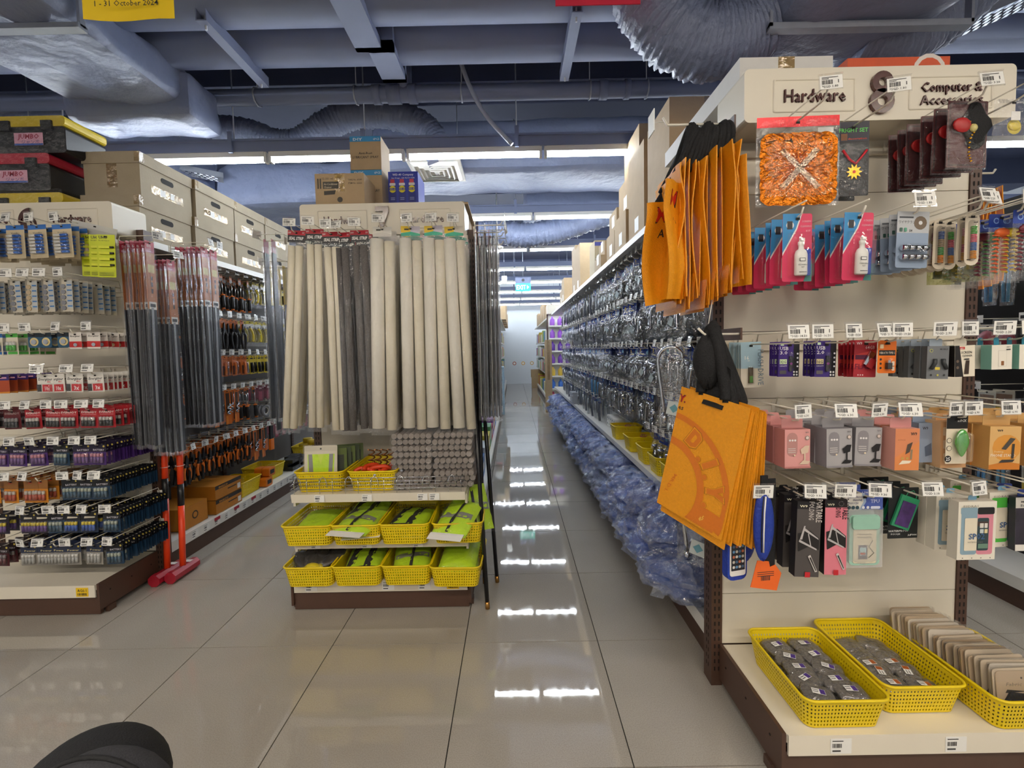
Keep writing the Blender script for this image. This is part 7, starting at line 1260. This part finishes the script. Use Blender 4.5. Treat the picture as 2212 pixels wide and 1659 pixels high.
for k in range(14):
    h_ = .16 + .1 * ((k * 7) % 5) / 5; o = tag(MB().box(-.13, .13, -.15, .15, 0, h_, K(cc[(k * 3) % len(cc)])).build('goods_box', None, (-.42, 2.95 + .34 * k, .162)), 'goods box on the middle run deck, %s from display seven' % nth(k + 1), 'box', 'boxes on the middle run deck'); MB().box(.13, .1305, -.1, .1, h_ * .3, h_ * .7, PAPER).build('label_panel', o)
# ================================================================== the next aisle at the far right
def panel_goods():
    t = thing('shelving_unit', 'dark display in the next aisle at the picture edge', 'shelving'); MB().box(2.75, 2.8, 1.2, 4.2, .1, 2.1, DARK).build('back_panel', t); MB().box(2.45, 2.75, 1.2, 4.2, .1, .16, WHITE).build('base_deck', t); MB().box(2.47, 2.5, 1.2, 4.2, 0, .1, BROWN).build('kick_plate', t)
panel_goods()
RP_ = Proto('red_goods_bag', 'bag', card(.1, .03, K('c8c4c0'), (), .012), [('red_cloth', MB().blob(lambda a, b: (.05 * math.cos(a) * math.cos(b), .03 * math.sin(a) * math.cos(b), -.09 + .07 * math.sin(b)), K('8a1c30'), 10, 8)), ('white_tag', MB().box(-.02, .015, -.034, -.033, -.12, -.08, PAPER)), ('clear_bag', bag(.12, .19, -.01, .07, 71))])
FD = Fr(2.75, 0, -R90)
for r_, z in enumerate((1.75, 1.4, 1.05, .7)): runhooks(FD, -1, [1.9 + .22 * k for k in range(9)], z, .25, 'next aisle', r_ + 1, lambda j, y, r_=r_: ((RP_, 'red goods in clear bag'), (YCB, 'yellow-based pack'), (STB_, 'bagged blue hose'))[(j + r_) % 3], 2, .1)
# white and orange cartons lying on display 8
carton(.80, 1.12, 1.56, 2.3, 2.24, 2.31, 'flat white carton on top of display eight', P('white_board', 'dcdad6', .6, var=.04), group='cartons on display eight', tape=True)
carton(1.2, 1.56, 1.60, 2.1, 2.24, 2.325, 'orange carton on top of display eight', P('orange_board', 'd2562c', .55), prints=[('r', .1, .46, .5, .62, 'e8a04a'), ('d', .8, .45, .16, 'e8e0d8'), ('d', .8, .45, .12, 'd2562c')], group='cartons on display eight', tape=False)
# ================================================================== the dark hood at the lower left corner
t = thing('pushchair', 'black fabric pushchair hood in the lower left corner', 'pushchair', (-.745, .715, 0), 0)
HC = P('hood_cloth', '161618', .8, var=.2, scale=80, bump=.2, bscale=300); HG = P('hood_grey', '38383c', .85, var=.2, scale=80, bump=.2, bscale=300)
MB().blob(lambda a, b: (.115 * math.cos(a) * math.cos(b), .11 * math.sin(a) * math.cos(b), .56 + .105 * math.sin(b)), HC, 28, 16).build('hood', t)
MB().blob(lambda a, b: (.06 + .12 * math.cos(a) * math.cos(b), -.06 + .1 * math.sin(a) * math.cos(b), .565 + .12 * math.sin(b)), HG, 28, 16).build('hood_panel', t)
MB().tube([(.06 + .12 * math.cos(a), -.05, .565 + .122 * math.sin(a)) for a in [math.pi * k / 16 for k in range(17)]], .004, HC, 6).build('hood_seam', t)
MB().prism(rrect(-.13, .15, .2, .5, .04), -.16, .06, HC).build('seat', t)
for x in (-.12, .14):
    MB().tube([(x, -.05, .45), (x, .1, .07)], .011, STEEL, 8).build('frame_tube', t); MB().tube([(x, -.02, .42), (x, -.22, .07)], .011, STEEL, 8).build('frame_tube', t)
    for y in (-.22, .1): MB().tube([(x, y + .05 * math.cos(a * math.pi / 8), .065 + .05 * math.sin(a * math.pi / 8)) for a in range(16)], .014, BLACKP, 8, closed=True).build('wheel', t)
tag(FARH.build('far_peg_hooks'), 'rows of small wire hooks with white price tags far down the aisles', 'hooks', kind='stuff')

for o_ in bpy.data.objects:
    if o_.get('label') and len(o_['label'].replace('-', ' ').split()) > 16: print('LONG', o_.name, o_['label'])
